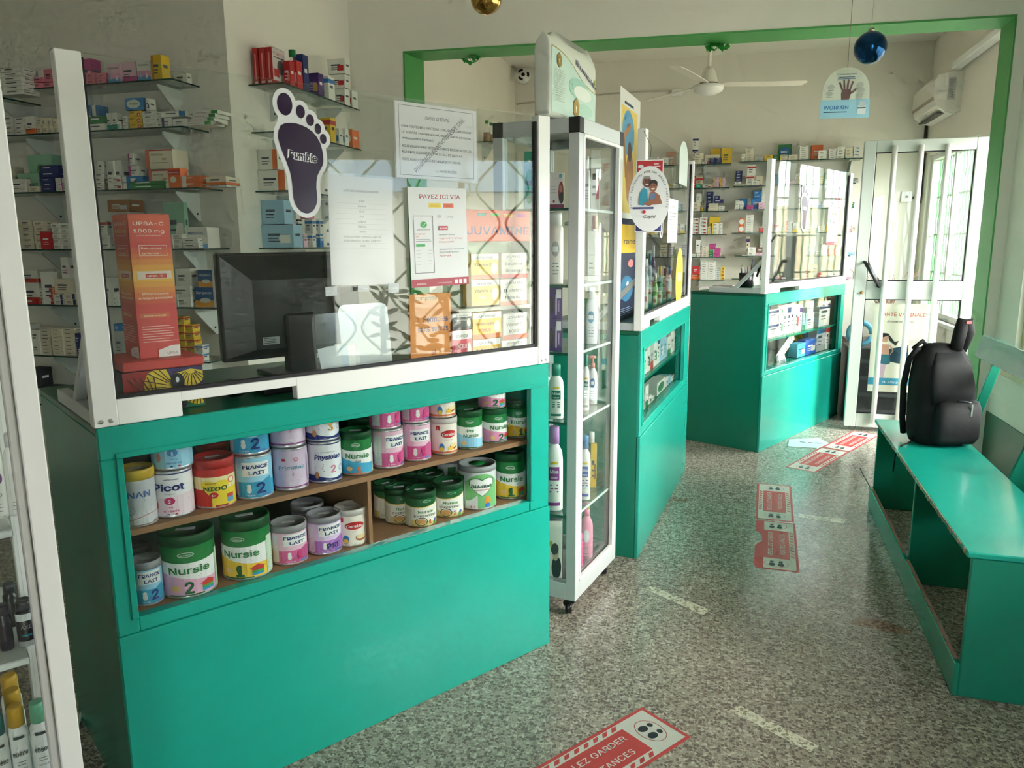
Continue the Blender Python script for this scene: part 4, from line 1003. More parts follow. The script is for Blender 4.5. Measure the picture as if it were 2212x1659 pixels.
# ================================================================== MILK TINS IN THE FOREGROUND COUNTER
NAVY, GRN, GLD = (30, 48, 120), (22, 122, 58), (214, 168, 60)
WHT = (238, 238, 236)
def bear(p, x, y, s_, c):   # small plain patch where the tin shows a drawing
    p.ell(x, y, s_ * .55, s_ * .8, c); p.ell(x, y + s_ * .9, s_ * .5, s_ * .5, c)
def d_france(num, base, dark, lid):
    def f(p, r, h):
        p.cols(-r * 3.1, r * 3.1, lambda x: h * .44, lambda x: h * .06, dark, 24)
        p.rect(-r * 3.1, r * 3.1, h * .06, h * .14, dark, 24); p.cols(-r * .2, r * .95, lambda x: h * (.52 - .3 * (x / r - .9) ** 2), lambda x: h * .06, tuple(min(255, int(c * .9)) for c in dark), 10)
        p.rect(-r * .68, r * .80, h * .58, h * .92, WHT, 12); p.text('FRANCE', r * .05, h * .77, h * .115, NAVY, 'C', .07, r * 1.36); p.text('LAIT', r * .12, h * .62, h * .115, NAVY, 'C', .07, r * .86)
        bear(p, -r * .34, h * .25, h * .1, WHT)
        if len(num) == 1: p.text(num, r * .28, h * .16, h * .33, NAVY if base[2] > 200 and base[0] < 200 else (206, 50, 120), 'C', .09, r * .46 if num == '2' else None)
        else: p.text(num, r * .2, h * .2, h * .2, NAVY, 'C', .05, r * .85)
        p.text('6-12 mois' if num == '2' else '0-6 mois', -r * .3, h * .1, h * .05, WHT, 'C', .02, r * .5); p.rect(r * .35, r * .85, h * .08, h * .13, (80, 120, 190), 6)
        p.rect(-r * 1.55, -r * .95, h * .1, h * .9, (206, 206, 210), 8); p.lines(-r * 1.5, h * .84, r * .5, 10, h * .07, h * .02, (160, 160, 168))
    return dict(base=base, f=f, lid=lid, rim=(206, 204, 206))
def d_nursie(num, low, sub=None, big=False, pre=False, lowtxt=(24, 100, 56)):
    def f(p, r, h):
        p.cols(-r * 3.1, r * 3.1, lambda x: h * (.73 - .05 * math.cos(x / r)), lambda x: h * .02, WHT, 28)
        p.cols(-r * 3.1, r * 3.1, lambda x: h * (.42 - .10 * math.sin(x / r + .5)), lambda x: h * .02, low, 28)
        p.ell(-r * .1, h * .84, r * .30, h * .045, WHT); p.ell(-r * .1, h * .84, r * .27, h * .036, GRN); p.text('blédina', -r * .1, h * .825, h * .036, WHT, 'C', .02, r * .4)
        if pre: p.text('Pré', -r * .05, h * .53, h * .12, GRN, 'C', .03, r * .5); p.text('Nursie', 0, h * .38, h * .14, GRN, 'C', .03, r * 1.15)
        else: p.text('Nursie', 0, h * .48, h * .17, GRN, 'C', .06, r * 1.55)
        if sub: p.text(sub, 0, h * .37, h * .075, (96, 104, 112) if sub == 'AR' else (120, 96, 70), 'C', .0, r * (1.3 if len(sub) > 3 else .42))
        if not sub and not pre: p.lines(0, h * .42, r * .9, 2, h * .025, h * .01, (150, 160, 150), 'C')
        p.text(num, r * (-.05 if big else .1), h * .10, h * (.22 if sub else .29), lowtxt, 'C', .10)
        if not pre and sub != 'AR':
            p.rect(r * .42, r * .95, h * .09, h * .14, (40, 150, 200), 6); p.rect(r * .42, r * .95, h * .14, h * .19, (70, 160, 70), 6); p.rect(r * .42, r * .95, h * .19, h * .24, (206, 60, 50), 6); p.cols(r * .34, r * 1.03, lambda x: h * (.31 - .2 * abs(x / r - .685)), lambda x: h * .235, (206, 60, 50), 6)
        p.ell(-r * .55, h * .2, r * .2, h * .06, (232, 190, 130)); p.rect(-r * .8, r * .5, h * .05, h * .075, lowtxt, 8)
        p.rect(r * 1.15, r * 1.75, h * .04, h * .8, (206, 226, 200), 8); p.lines(r * 1.2, h * .74, r * .5, 12, h * .055, h * .018, (120, 150, 120))
    return dict(base=GRN, f=f, lid=(14, 78, 40), rim=(170, 176, 170), lidh=.1 if big else .08, metal_base=True)
def d_expert(num, c):
    def f(p, r, h):
        p.cols(-r * 3.1, r * 3.1, lambda x: h * (.78 - .10 * math.cos(x / r + .4)), lambda x: h * .02, (226, 190, 80), 28); p.cols(-r * 3.1, r * 3.1, lambda x: h * (.755 - .10 * math.cos(x / r + .4)), lambda x: h * .02, (236, 232, 222), 28)
        p.cols(-r * 3.1, r * 3.1, lambda x: h * (.2 - .08 * math.sin(x / r)), lambda x: h * .02, (222, 196, 120), 28)
        p.ell(r * .1, h * .86, r * .28, h * .04, WHT); p.ell(r * .1, h * .86, r * .25, h * .032, GRN); p.text('Nursie', 0, h * .48, h * .12, GRN, 'C', .03, r * 1.0); p.text('EXPERTISE' + ('+' if num == '2' else ''), 0, h * .355, h * .085, (70, 66, 60), 'C', .0, r * 1.5)
        p.text(num, r * .3, h * .1, h * .2, c, 'C', .05); p.ell(-r * .3, h * .2, r * .3, h * .09, (206, 150, 90)); p.ring(-r * .3, h * .2, r * .4, h * .14, r * .05, (60, 50, 40)); p.ell(r * .75, h * .18, r * .14, h * .05, (90, 100, 170)); p.ell(r * .68, h * .1, r * .14, h * .05, (90, 160, 90))
        p.rect(-r * 1.6, -r * .95, h * .04, h * .6, (214, 214, 196), 8); p.lines(-r * 1.5, h * .55, r * .4, 9, h * .055, h * .018, (170, 166, 140))
    return dict(base=(16, 92, 48), f=f, lid=(12, 70, 38), rim=(180, 170, 120), lidh=.07)
def d_picot(num, low, tx, c, navy=True):
    def f(p, r, h):
        p.cols(-r * 3.1, r * 3.1, lambda x: h * (.5 + .06 * math.sin(x / r)), lambda x: h * .03, low, 24)
        p.text('Picot', -r * .15, h * .64, h * .2, NAVY, 'C', .10, r * 1.55); p.text('LABORATOIRES', 0, h * .88, h * .035, NAVY, 'C', .0, r * .7); p.text('NUTRITION', -r * .1, h * .55, h * .03, GREY, 'C', 0, r * .5)
        p.ell(-r * .15, h * .4, r * .26, h * .085, c); p.text(num, -r * .15, h * .35, h * .1, WHT, 'C', .04); p.text(tx[0], -r * .1, h * .24, h * .05, c, 'C', .02); p.text(tx[1], -r * .1, h * .15, h * .07, c, 'C', .02, r * .75)
        p.rect(-r * .3, -r * .17, h * .08, h * .11, (40, 60, 150)); p.rect(r * .07, r * .2, h * .08, h * .11, (200, 60, 60)); p.lines(r * .2, h * .4, r * .7, 2, h * .04, h * .012, (190, 150, 170)); p.ell(-r * .85, h * .3, r * .12, h * .1, (206, 130, 120))
    return dict(base=(236, 232, 236), f=f, lid=None, rim=(200, 200, 206), top=NAVY)
def d_nan(p, r, h):
    p.cols(-r * 3.1, r * 3.1, lambda x: h * (.30 + .12 * math.sin(x / r)), lambda x: h * .0, (206, 208, 212), 24)
    p.cols(-r * 3.1, r * 3.1, lambda x: h * (.16 + .1 * math.sin(x / r + .3)), lambda x: h * (.145 + .1 * math.sin(x / r + .3)), (196, 120, 110), 24)
    p.text('NAN', r * .15, h * .62, h * .17, (66, 100, 170), 'C', .04, r * 1.2); p.lines(0, h * .56, r, 2, h * .03, h * .01, (130, 170, 190), 'C'); p.lines(r * .3, h * .4, r * .6, 3, h * .045, h * .012, (170, 176, 182)); p.ring(-r * .4, h * .35, r * .3, h * .1, r * .04, (160, 164, 170))
D_NAN = dict(base=(196, 198, 204), f=d_nan, lid=(214, 176, 48), rim=(200, 200, 200), lidh=.1, topm=(220, 190, 70))
def d_nido(p, r, h):
    Y, RD = (240, 210, 50), (200, 40, 36)
    p.rect(-r * 3.1, r * 3.1, h * .48, h * .78, (240, 226, 170), 24); p.rect(-r * 3.1, r * 3.1, 0, h * .48, RD, 24); p.cols(-r * .2, r * 1.3, lambda x: h * .48, lambda x: h * .02, Y, 14)
    ht = lambda x: h * (.69 - .06 * (abs(abs(x / r) - .35) ** 1.6) * 4); hb = lambda x: h * (.22 + .36 * (abs(x / r) / .72) ** 1.3)
    p.cols(-r * .70, r * .70, lambda x: max(ht(x), hb(x)), hb, Y, 22); p.text('NIDO', 0, h * .45, h * .13, (40, 90, 40), 'C', .09, r * 1.15); p.text('Nestlé', -r * .2, h * .615, h * .045, (120, 40, 30), 'C', .02, r * .5)
    p.ell(-r * .1, h * .34, r * .22, h * .075, RD); p.text('1+', -r * .1, h * .31, h * .07, WHT, 'C', .04); p.cols(r * .55, r * .95, lambda x: h * .33, lambda x: h * (.12 + .4 * (x / r - .75) ** 2), (110, 160, 200), 8); p.rect(r * .55, r * .95, h * .24, h * .33, (200, 70, 60), 6); p.rect(-r * .05, r * .6, h * .05, h * .09, RD, 6); p.text('1-3 ANS', r * .27, h * .055, h * .028, WHT, 'C', .02)
    p.ell(r * .85, h * .66, r * .2, h * .08, (220, 90, 50)); p.ell(r * .85, h * .66, r * .13, h * .06, (240, 236, 226))
D_NIDO = dict(base=(196, 38, 36), f=d_nido, lid=(176, 30, 30), rim=(200, 196, 190), lidh=.1)
def d_primalac(p, r, h):
    p.lines(0, h * .7, r * 1.4, 1, .01, h * .01, (210, 196, 214), 'C'); p.text('Primalac', 0, h * .56, h * .12, (70, 150, 170), 'C', .01, r * 1.5); p.text('2', r * .05, h * .40, h * .09, (180, 60, 130), 'C', .02)
    p.lines(0, h * .32, r * 1.1, 3, h * .035, h * .01, (150, 120, 160), 'C'); p.rect(-r * 3.1, r * 3.1, h * .07, h * .12, (140, 70, 130), 24); p.text('Suitable from 6 to 12 months', 0, h * .08, h * .028, WHT, 'C', .01, r * 1.5); p.ell(-r * .45, h * .8, r * .12, h * .035, (196, 60, 60)); p.ring(r * .25, h * .8, r * .14, h * .05, r * .03, (200, 80, 80)); p.rect(-r * .2, r * .2, h * .17, h * .23, (220, 210, 224), 4)
    p.rect(r * 1.0, r * 1.6, h * .2, h * .85, (186, 160, 190), 6)
D_PRIM = dict(base=(206, 186, 210), f=d_primalac, lid=None, rim=(190, 186, 192))
def d_physio(num, c):
    def f(p, r, h):
        p.cols(-r * 3.1, r * 3.1, lambda x: h * (.17 + .05 * math.cos(2.2 * x / r + 2.4)), lambda x: h * .0, NAVY, 28); p.text('LABORATOIRES GUIGOZ', 0, h * .80, h * .035, GREY, 'C', 0, r * .9); p.text('Physiolac', 0, h * .63, h * .15, NAVY, 'C', .09, r * 1.65, shear=.15)
        p.text(num, r * .3, h * .27, h * .25, c, 'C', .06); p.lines(-r * .85, h * .5, r * .7, 4, h * .06, h * .014, (160, 160, 176)); p.text('6-12' if num == '2' else '1-3', r * .9, h * .38, h * .04, NAVY, 'C', 0); p.ring(r * .9, h * .36, r * .2, h * .08, r * .02, NAVY); p.ell(-r * .7, h * .22, r * .14, h * .09, (200, 140, 90)); p.text('Dès 6 mois' if num == '2' else 'Dès 1 an', 0, h * .08, h * .03, WHT, 'C', 0)
    return dict(base=(228, 230, 236), f=f, lid=None, rim=(200, 202, 206), top=NAVY)
def d_cerelac(bowl):
    def f(p, r, h):
        p.rect(-r * 3.1, r * 3.1, h * .02, h * .12, (214, 110, 60) if bowl else (232, 222, 208), 24)
        p.ell(r * .15, h * .66, r * .62, h * .12, (200, 34, 40)); p.text('Cerelac', r * .15, h * .61, h * .11, WHT, 'C', .05, r * 1.05); p.text('Nestlé', r * .05, h * .735, h * .04, (150, 30, 30), 'C', .02); p.rect(-r * .85, -r * .55, h * .78, h * .92, (190, 30, 36)); p.text('8' if bowl else '6', -r * .7, h * .81, h * .06, WHT, 'C', .04)
        p.text('Fruits mélangés' if bowl else 'Blé lait', r * .1, h * .47, h * .035, (150, 110, 80), 'C', 0); p.ell(-r * .42, h * .24, r * .2, h * .14, (60, 130, 190)); p.ell(-r * .42, h * .19, r * .16, h * .07, (240, 200, 60)); p.ell(r * .55, h * .27, r * .36, h * .10, (180, 90, 50)); p.ell(r * .55, h * .30, r * .33, h * .07, (236, 214, 160)); 
        if bowl: p.cols(r * .05, r * .5, lambda x: h * .26, lambda x: h * .15, (240, 190, 60), 5)
    return dict(base=(236, 226, 214), f=f, lid=(206, 200, 194), rim=(206, 196, 184), lidh=.06)
def d_bledilait(p, r, h):
    p.cols(-r * .95, r * 1.0, lambda x: h * (.95 - .25 * (x / r) ** 2), lambda x: h * .02, (120, 190, 120), 20); p.cols(-r * .9, -r * .25, lambda x: h * .35 + h * .1 * math.cos(x / r * 4), lambda x: h * .03, (222, 224, 226), 8)
    ht = lambda x: h * (.83 - .08 * (abs(abs(x / r) - .35) ** 1.6) * 4); hb = lambda x: h * (.38 + .30 * (abs(x / r) / .72) ** 1.3)
    p.cols(-r * .72, r * .72, lambda x: max(ht(x), hb(x)) + h * .02, lambda x: hb(x) - h * .02, GRN, 22); p.cols(-r * .66, r * .66, lambda x: max(ht(x), hb(x)), hb, WHT, 22)
    p.text('Blédilait', 0, h * .59, h * .10, (30, 90, 60), 'C', .07, r * 1.15); p.text('CROISSANCE', 0, h * .52, h * .045, (190, 60, 80), 'C', .01, r * .8); p.text('1-3', -r * .5, h * .07, h * .07, (190, 50, 50), 'C', .02); p.text('ans', -r * .2, h * .05, h * .03, (190, 50, 50), 'C', .0); p.ell(r * .3, h * .24, r * .2, h * .12, (226, 150, 60)); p.ell(r * .3, h * .12, r * .16, h * .06, (60, 120, 200))
    p.rect(-r * 1.6, -r * 1.0, h * .05, h * .9, (40, 120, 60), 8); p.lines(-r * 1.5, h * .8, r * .4, 9, h * .07, h * .02, (200, 220, 200))
D_BLED = dict(base=(212, 216, 218), f=d_bledilait, lid=(160, 164, 166), rim=(196, 198, 200), lidh=.05, disc=GRN)
D_FL2 = d_france('2', (150, 206, 232), (60, 170, 214), None)
D_FL2L = d_france('2', (150, 206, 232), (60, 170, 214), (150, 152, 156))
D_FL1 = d_france('1', (232, 186, 208), (222, 96, 156), None)
D_FL1L = d_france('1', (232, 186, 208), (222, 96, 156), (150, 150, 152))
D_FLP = d_france('PRE', (220, 196, 232), (186, 120, 206), (150, 150, 156))
D_N2 = d_nursie('2', (232, 150, 190)); D_N2B = d_nursie('2', (232, 176, 204), big=True)
D_N1 = d_nursie('1', (244, 196, 50)); D_N1B = d_nursie('1', (244, 200, 60), big=True)
D_AR = d_nursie('1', (70, 170, 210), 'AR', lowtxt=(232, 110, 60)); D_PRE = d_nursie('', (150, 206, 236), pre=True)
D_P2 = d_picot('2', (236, 214, 224), ('Dès', '6 mois'), (206, 40, 110)); D_P1 = d_picot('1', (150, 206, 230), ('Dès la', 'naissance'), (40, 130, 190))
D_DK = dict(base=(40, 60, 66), f=lambda p, r, h: p.rect(-r * .7, r * .7, h * .3, h * .6, (90, 100, 130), 8), lid=(20, 60, 40), rim=(120, 124, 126))
def tin(cx, cy, wpx, z, v, D, h, label, turn=0.0, fr=C1):
    u, _ = fr.px(cx, cy, v); P = fr.w(u, v, z); r = wpx * depth((P.x, P.y, z + h / 2)) / FPX / 2
    face = math.atan2(-P.y, -P.x)            # turned towards the aisle
    aisle = math.atan2(-fr.n.y, -fr.n.x)
    d = (face - aisle + math.pi) % (2 * math.pi) - math.pi
    root = empty('milk_tin', P, aisle + d * .75 + turn + math.pi / 2, label, 'tin', 'milk powder tins in the foreground counter')
    lid = D.get('lid'); hb = h * (1 - (D.get('lidh', .07) if lid else 0))
    RM = pm(D['rim'], .3, metal=.6); B = pm(D['base'], .35); T = pm(D['top'], .35) if 'top' in D else (pm(D['topm'], .3, metal=.5) if 'topm' in D else B)
    prof = [(r * .93, 0), (r, .002), (r, .006), (r * .985, .008), (r * .985, hb * .93), (r * .985, hb - .006), (r, hb - .004), (r, hb - .001), (r * .94, hb)]
    mats = [RM, RM, RM, B, T, RM, RM, RM]
    b = MB().lathe(prof, B, 28, mats=mats); b.lathe([(r * .935, hb - .003), (r * .93, hb - .0031)], RM, 28); b.build('body', root)
    p = Pr(); D['f'](p, r * .985, hb * .93); p.emit(MB(), cyl_map(r * .985), .0004, .00006, .0012).build('printed_label', root)
    if lid:
        L = pm(lid, .4)
        lm = MB().lathe([(r * 1.012, hb - .012), (r * 1.015, h - .004), (r * .99, h), (r * .9, h), (r * .88, h - .003), (.0001, h - .003)], L, 28)
        l = lm.build('lid', root)
        if 'disc' in D: MB().lathe([(r * .42, h - .003), (r * .42, h - .0015), (.0001, h - .0015)], pm(D['disc'], .4), 20).build('lid_disc', l)
        else:
            a = R.uniform(-.5, .5); MB().box(-r * .35, r * .35, -r * .12, r * .12, h - .0029, h - .0022, pm((190, 194, 196), .5), Rz(a)).build('price_tag', l)
    return root
ZL, ZS = .583, .802
small, VF = .125, .098
for a in (
  # lower shelf, left bay
  (318, 1265, 65, ZL, .085, D_FL2L, .118, 'blue milk tin with a grey lid, leftmost on the lower shelf', .1),
  (292, 1215, 60, ZL, .20, D_FL2L, .118, 'grey lidded tin hidden behind the leftmost lower tin', .3),
  (408, 1230, 112, ZL, .088, D_N2B, .172, 'large pink and green milk tin marked 2 on the lower shelf', -.05),
  (533, 1190, 102, ZL, .088, D_N1B, .172, 'large yellow and green milk tin marked 1, left of the divider', -.35),
  (626, 1190, 76, ZL, .090, D_FL1L, .118, 'pink milk tin with a grey lid on the lower shelf', .22),
  (665, 1120, 70, ZL, .21, D_FLP, .118, 'purple grey lidded tin in the second row of the lower shelf', .2),
  (701, 1170, 74, ZL, .090, D_FLP, .118, 'lilac milk tin lettered PRE on the lower shelf', .25),
  (759, 1150, 70, ZL, .090, d_cerelac(False), .118, 'cream cereal tin with a red oval, beside the wooden divider', -.05),
  # lower shelf, right bay
  (834, 1090, 52, ZL, .22, d_expert('2', (200, 120, 160)), .118, 'green lidded tin at the back beside the divider', .9),
  (862, 1085, 62, ZL, .155, d_expert('1', (206, 110, 60)), .118, 'green and gold tin half hidden behind its twin', .15),
  (908, 1095, 68, ZL, .085, d_expert('1', (206, 110, 60)), .118, 'green and gold milk tin marked 1 in front', .2),
  (968, 1085, 66, ZL, .095, d_expert('2', (206, 80, 130)), .118, 'green and gold milk tin marked 2', .0),
  (893, 1050, 62, ZL, .285, d_expert('2', (206, 80, 130)), .118, 'dark green lidded tin farthest back in the right bay', .5),
  (930, 1060, 60, ZL, .21, d_expert('1', (206, 110, 60)), .118, 'dark green lidded tin behind the two gold tins', .4),
  (972, 1030, 56, ZL, .25, D_BLED, .15, 'grey green tin standing behind the heart labelled tin', 1.3),
  (1031, 1050, 82, ZL, .10, D_BLED, .155, 'white and green milk tin with a heart shaped label', .1),
  (1102, 1030, 68, ZL, .10, D_N1B, .17, 'large yellow and green milk tin at the right end', -.05),
  # upper shelf
  (297, 1080, 76, ZS, .085, D_NAN, .145, 'silver milk tin with a gold lid, leftmost on the upper shelf', -.1),
  (375, 1075, 84, ZS, .095, D_P2, small, 'white and pink milk tin with blue lettering', -.12),
  (372, 990, 84, ZS + small + .001, .098, D_P1, small, 'light blue tin stacked on the white and pink tin', .1),
  (464, 1055, 86, ZS, .095, D_NIDO, .135, 'red and yellow milk tin with a heart label', -.05),
  (549, 1045, 80, ZS, .095, D_FL2, small, 'light blue milk tin marked 2 on the upper shelf', -.02),
  (540, 965, 80, ZS + small + .001, .10, D_FL2, small, 'light blue milk tin stacked on another light blue tin', -.1),
  (628, 1025, 75, ZS, .095, D_PRIM, small, 'lilac milk tin with teal lettering on the upper shelf', -.02),
  (621, 945, 75, ZS + small + .001, .10, D_PRIM, small, 'lilac milk tin stacked on its lilac twin', .0),
  (702, 1010, 72, ZS, .095, d_physio('2', (224, 130, 160)), small, 'white and navy milk tin with a pink 2', .1),
  (696, 930, 72, ZS + small + .001, .10, d_physio('3', (214, 160, 70)), small, 'white and navy milk tin with a gold 3, stacked on top', .1),
  (770, 990, 68, ZS, .095, D_AR, .135, 'green and blue milk tin marked 1 in orange', -.05),
  (838, 980, 68, ZS, .095, D_FL1, small, 'pink milk tin on the upper shelf, the left one of two', .42),
  (831, 905, 68, ZS + small + .001, .10, D_FL1, small, 'pink milk tin stacked on top, the left one of two', .5),
  (900, 965, 62, ZS, .10, D_FL1, small, 'pink milk tin on the upper shelf, the right one of two', .1),
  (896, 890, 62, ZS + small + .001, .103, D_FL1, small, 'pink milk tin stacked on top, the right one of two', .4),
  (959, 950, 58, ZS, .10, d_cerelac(True), small, 'cream and orange cereal tin on the upper shelf', .1),
  (955, 885, 58, ZS + small + .001, .103, d_cerelac(True), small, 'cream and orange cereal tin stacked on its twin', .1),
  (1013, 930, 58, ZS, .10, D_PRE, .135, 'green and pale blue milk tin on the upper shelf', .0),
  (1067, 925, 57, ZS, .105, D_N2, small, 'pink and green milk tin marked 2 on the upper shelf', .3),
  (1062, 850, 60, ZS + small + .001, .105, D_N2, small, 'pink and green milk tin stacked at the right', .0),
  (1117, 905, 50, ZS, .105, D_N1, .128, 'yellow and green milk tin at the upper right end', .1),
  # second row, half in the dark
  (460, 985, 66, ZS, .26, D_NIDO, .135, 'dark red lidded tin behind the red and yellow tin', .2),
  (500, 965, 60, ZS + .126, .24, d_physio('2', (224, 130, 160)), .06, 'low blue tin in the shade behind the upper row', .2),
  (782, 940, 58, ZS, .25, D_AR, .135, 'green lidded tin behind the green and blue tin', .3),
  (815, 905, 44, ZS, .30, D_PRIM, .165, 'lilac tin in the shade behind the pink tins', .2),
  (1006, 880, 56, ZS, .24, D_PRE, .15, 'green lidded tin in the shade at the upper right', .2),
):
    if a[0] == 500: continue
    tin(*a)
# ================================================================== GLASS SHELVES AND MEDICINE BOXES
PAL = {'white': (226, 226, 216), 'cream': (222, 214, 190), 'pink': (226, 128, 146), 'pale pink': (230, 190, 206), 'magenta': (190, 70, 140), 'yellow': (228, 190, 46), 'navy': (34, 46, 104), 'blue': (46, 120, 186),
       'pale blue': (150, 190, 210), 'green': (36, 120, 62), 'teal': (40, 150, 126), 'orange': (226, 110, 52), 'red': (190, 40, 44), 'grey': (176, 178, 174), 'copper': (150, 96, 52), 'purple': (74, 44, 110), 'mint': (140, 190, 160), 'brown': (120, 92, 78), 'black': (36, 38, 44)}
INK = (70, 72, 84)
NB = [0]
STUFF = MB()
def carton(P, w, d, h, rz, c, acc=None, text=None, label='', group='medicine boxes on the shelves', style=0, name='medicine_box', cat='box', stuff=False, tcol=None, side=True, mirror=False, prfun=None, sidefun=None):
    """Folding carton: chamfered body with tuck-flap lip, printed front and right side. P = bottom centre."""
    base = pm(PAL[c] if isinstance(c, str) else c, .5)
    mb = MB(); M = None
    mb.bbox(-w / 2, w / 2, -d / 2, d / 2, 0, h, base, min(.0012, h * .05))
    dark = sum((PAL[c] if isinstance(c, str) else c)) < 400
    ink = (232, 232, 232) if dark else INK
    p = Pr()
    ac = PAL.get(acc, acc) if acc else None
    if prfun: prfun(p, w, h)
    else:
        if ac:
            if style == 0: p.rect(-w / 2 + .001, -w / 2 + w * .24, .001, h - .001, ac)
            elif style == 1: p.rect(w / 2 - w * .26, w / 2 - .001, .001, h - .001, ac)
            elif style == 2: p.rect(-w / 2 + .001, w / 2 - .001, .001, h * .32, ac)
            elif style == 3: p.rect(-w / 2 + .001, w / 2 - .001, h * .70, h * .88, ac)
            elif style == 4: p.rect(w * .05, w * .4, h * .2, h * .55, ac)
            elif style == 5: p.ell(-w * .02, h * .5, w * .4, h * .36, ac)
        if text:
            th = min(h * .34, w * .16); p.text(text, 0, h * .52 if h > w * .5 else h * .38, th, tcol or ink, 'C', .02, min(w * .8, th * len(text) * .8))
            if h > w * .4: p.lines(-w * .32, h * .36, w * .5, 2, h * .1, h * .025, ink)
        else:
            p.rect(-w * .30, w * (.05 + .2 * R.random()), h * .52, h * (.62 if h > w * .4 else .70), ink)
            if h > w * .35: p.lines(-w * .30, h * .38, w * .45, 2, h * .12, h * .04, ink)
    p.emit(mb, front_map(-d / 2), .0003, .0001)
    if sidefun:
        q = Pr(); sidefun(q, d, h); q.emit(mb, plane_map((w / 2, 0, 0), (0, 1, 0), (0, 0, 1), (1, 0, 0)), .0003, .0001)
    elif side and not prfun:
        q = Pr(); q.rect(-d * .3, d * .2, h * .5, h * .62, ink)
        if ac and style in (2, 3): q.rect(-d / 2 + .001, d / 2 - .001, *((.001, h * .32) if style == 2 else (h * .70, h * .88)), ac)
        q.emit(mb, plane_map((w / 2, 0, 0), (0, 1, 0), (0, 0, 1), (1, 0, 0)), .0003, .0001)
    if stuff:
        T = Matrix.Translation(P) @ Rz(rz); o = len(STUFF.v)
        STUFF.v.extend(tuple(T @ Vector(v)) for v in mb.v)
        for f, m, s_ in zip(mb.f, mb.m, mb.sm): STUFF.f.append(tuple(i + o for i in f)); STUFF.m.append(STUFF.mi(mb.mats[m])); STUFF.sm.append(s_)
        return None
    NB[0] += 1
    return tag(mb.build(name, None, P, rz), label, cat, group)

def shelf_plate(x0, x1, y0, y1, z, label, wall='y', brackets=(.12, .88), t=.008, back=None):
    """Glass plate on triangular brackets. wall 'y': bracket planes run along y to the wall at y1; 'x': wall at x0."""
    root = empty('glass_shelf', ((x0 + x1) / 2, (y0 + y1) / 2, z - t), 0, label, 'shelf', 'glass wall shelves')
    hx, hy = (x1 - x0) / 2, (y1 - y0) / 2
    mb = MB(); mb.box(-hx, hx, -hy, hy, 0, t, SHELFG); mb.build('glass_plate', root)
    e = MB(); e.box(-hx, hx, -hy - .0008, -hy, 0, t, GEDGE); e.box(hx, hx + .0008, -hy, hy, 0, t, GEDGE); e.build('green_edge', root)
    BM = pm((206, 212, 206), .4)
    for k in brackets:
        if wall == 'y':
            X = -hx + 2 * hx * k
            b = MB().prism([(hy, -.008), (-hy * .7, -.008), (-hy * .7, -.02), (hy - .02, -.16), (hy, -.16)][::-1], X - .004, X + .004, BM, Matrix(((0, 0, 1, 0), (1, 0, 0, 0), (0, 1, 0, 0), (0, 0, 0, 1)))).build('bracket', root)
            MB().tube([(X + .004, hy - .03, -.12), (X + .008, hy - .03, -.12)], .006, BLACKP, 8).build('screw', b)
        else:
            Y = -hy + 2 * hy * k
            b = MB().prism([(-hx, -.008), (hx * .7, -.008), (hx * .7, -.02), (-hx + .02, -.16), (-hx, -.16)][::-1], Y - .004, Y + .004, BM, Matrix(((1, 0, 0, 0), (0, 0, 1, 0), (0, 1, 0, 0), (0, 0, 0, 1)))).build('bracket', root)
            MB().tube([(-hx + .03, Y - .004, -.12), (-hx + .03, Y - .008, -.12)], .006, BLACKP, 8).build('screw', b)
    return root

def row(Yf, z, items, phrase, depthmax=.16, stuff=False):
    cnt = 0; far = Yf > 8
    for it in items:
        x0, x1, yt, n, c = it[:5]; o = it[5] if len(it) > 5 else {}
        cnt += 1
        Y = Yf + o.get('dy', R.uniform(.002, .02)); ym = o.get('yb', yt + 10)
        A, B = at_y(x0, ym, Y), at_y(x1, ym, Y)
        zb = at_y(x0, o['yb'], Y).z if 'yb' in o else z + .0006
        zt = at_y((x0 + x1) / 2, yt, Y).z
        w = (B.x - A.x) * .97; h = max(.008, (zt - zb) / n); d = min(depthmax, o.get('d', R.uniform(.7, 1.0) * max(w, .07)))
        d = min(d, depthmax - (Y - Yf))
        for k in range(n):
            j = R.uniform(-.003, .003) if n > 1 else 0
            if n > 1: lab = '%s medicine box, %s up in %s stack, %s' % (c, ORD[k + 1], ORD[cnt], phrase)
            else: lab = '%s medicine box, %s from left, %s' % (c, ORD[cnt], phrase)
            st = o.get('st', 0); jx = o.get('shift', 0) * k
            carton(Vector(((A.x + B.x) / 2 + j + jx, Y + d / 2 + abs(j), zb + k * h)), w, d, h - .0006, R.uniform(-.03, .03) if n > 1 else o.get('rz', R.uniform(-.05, .05)), c, o.get('a'), o.get('t'), lab, style=st, stuff=stuff or o.get('stuff', False) or (k < n - (min(o.get('keep', 1), 1) if far else 4)), tcol=o.get('tc'), prfun=o.get('f'))

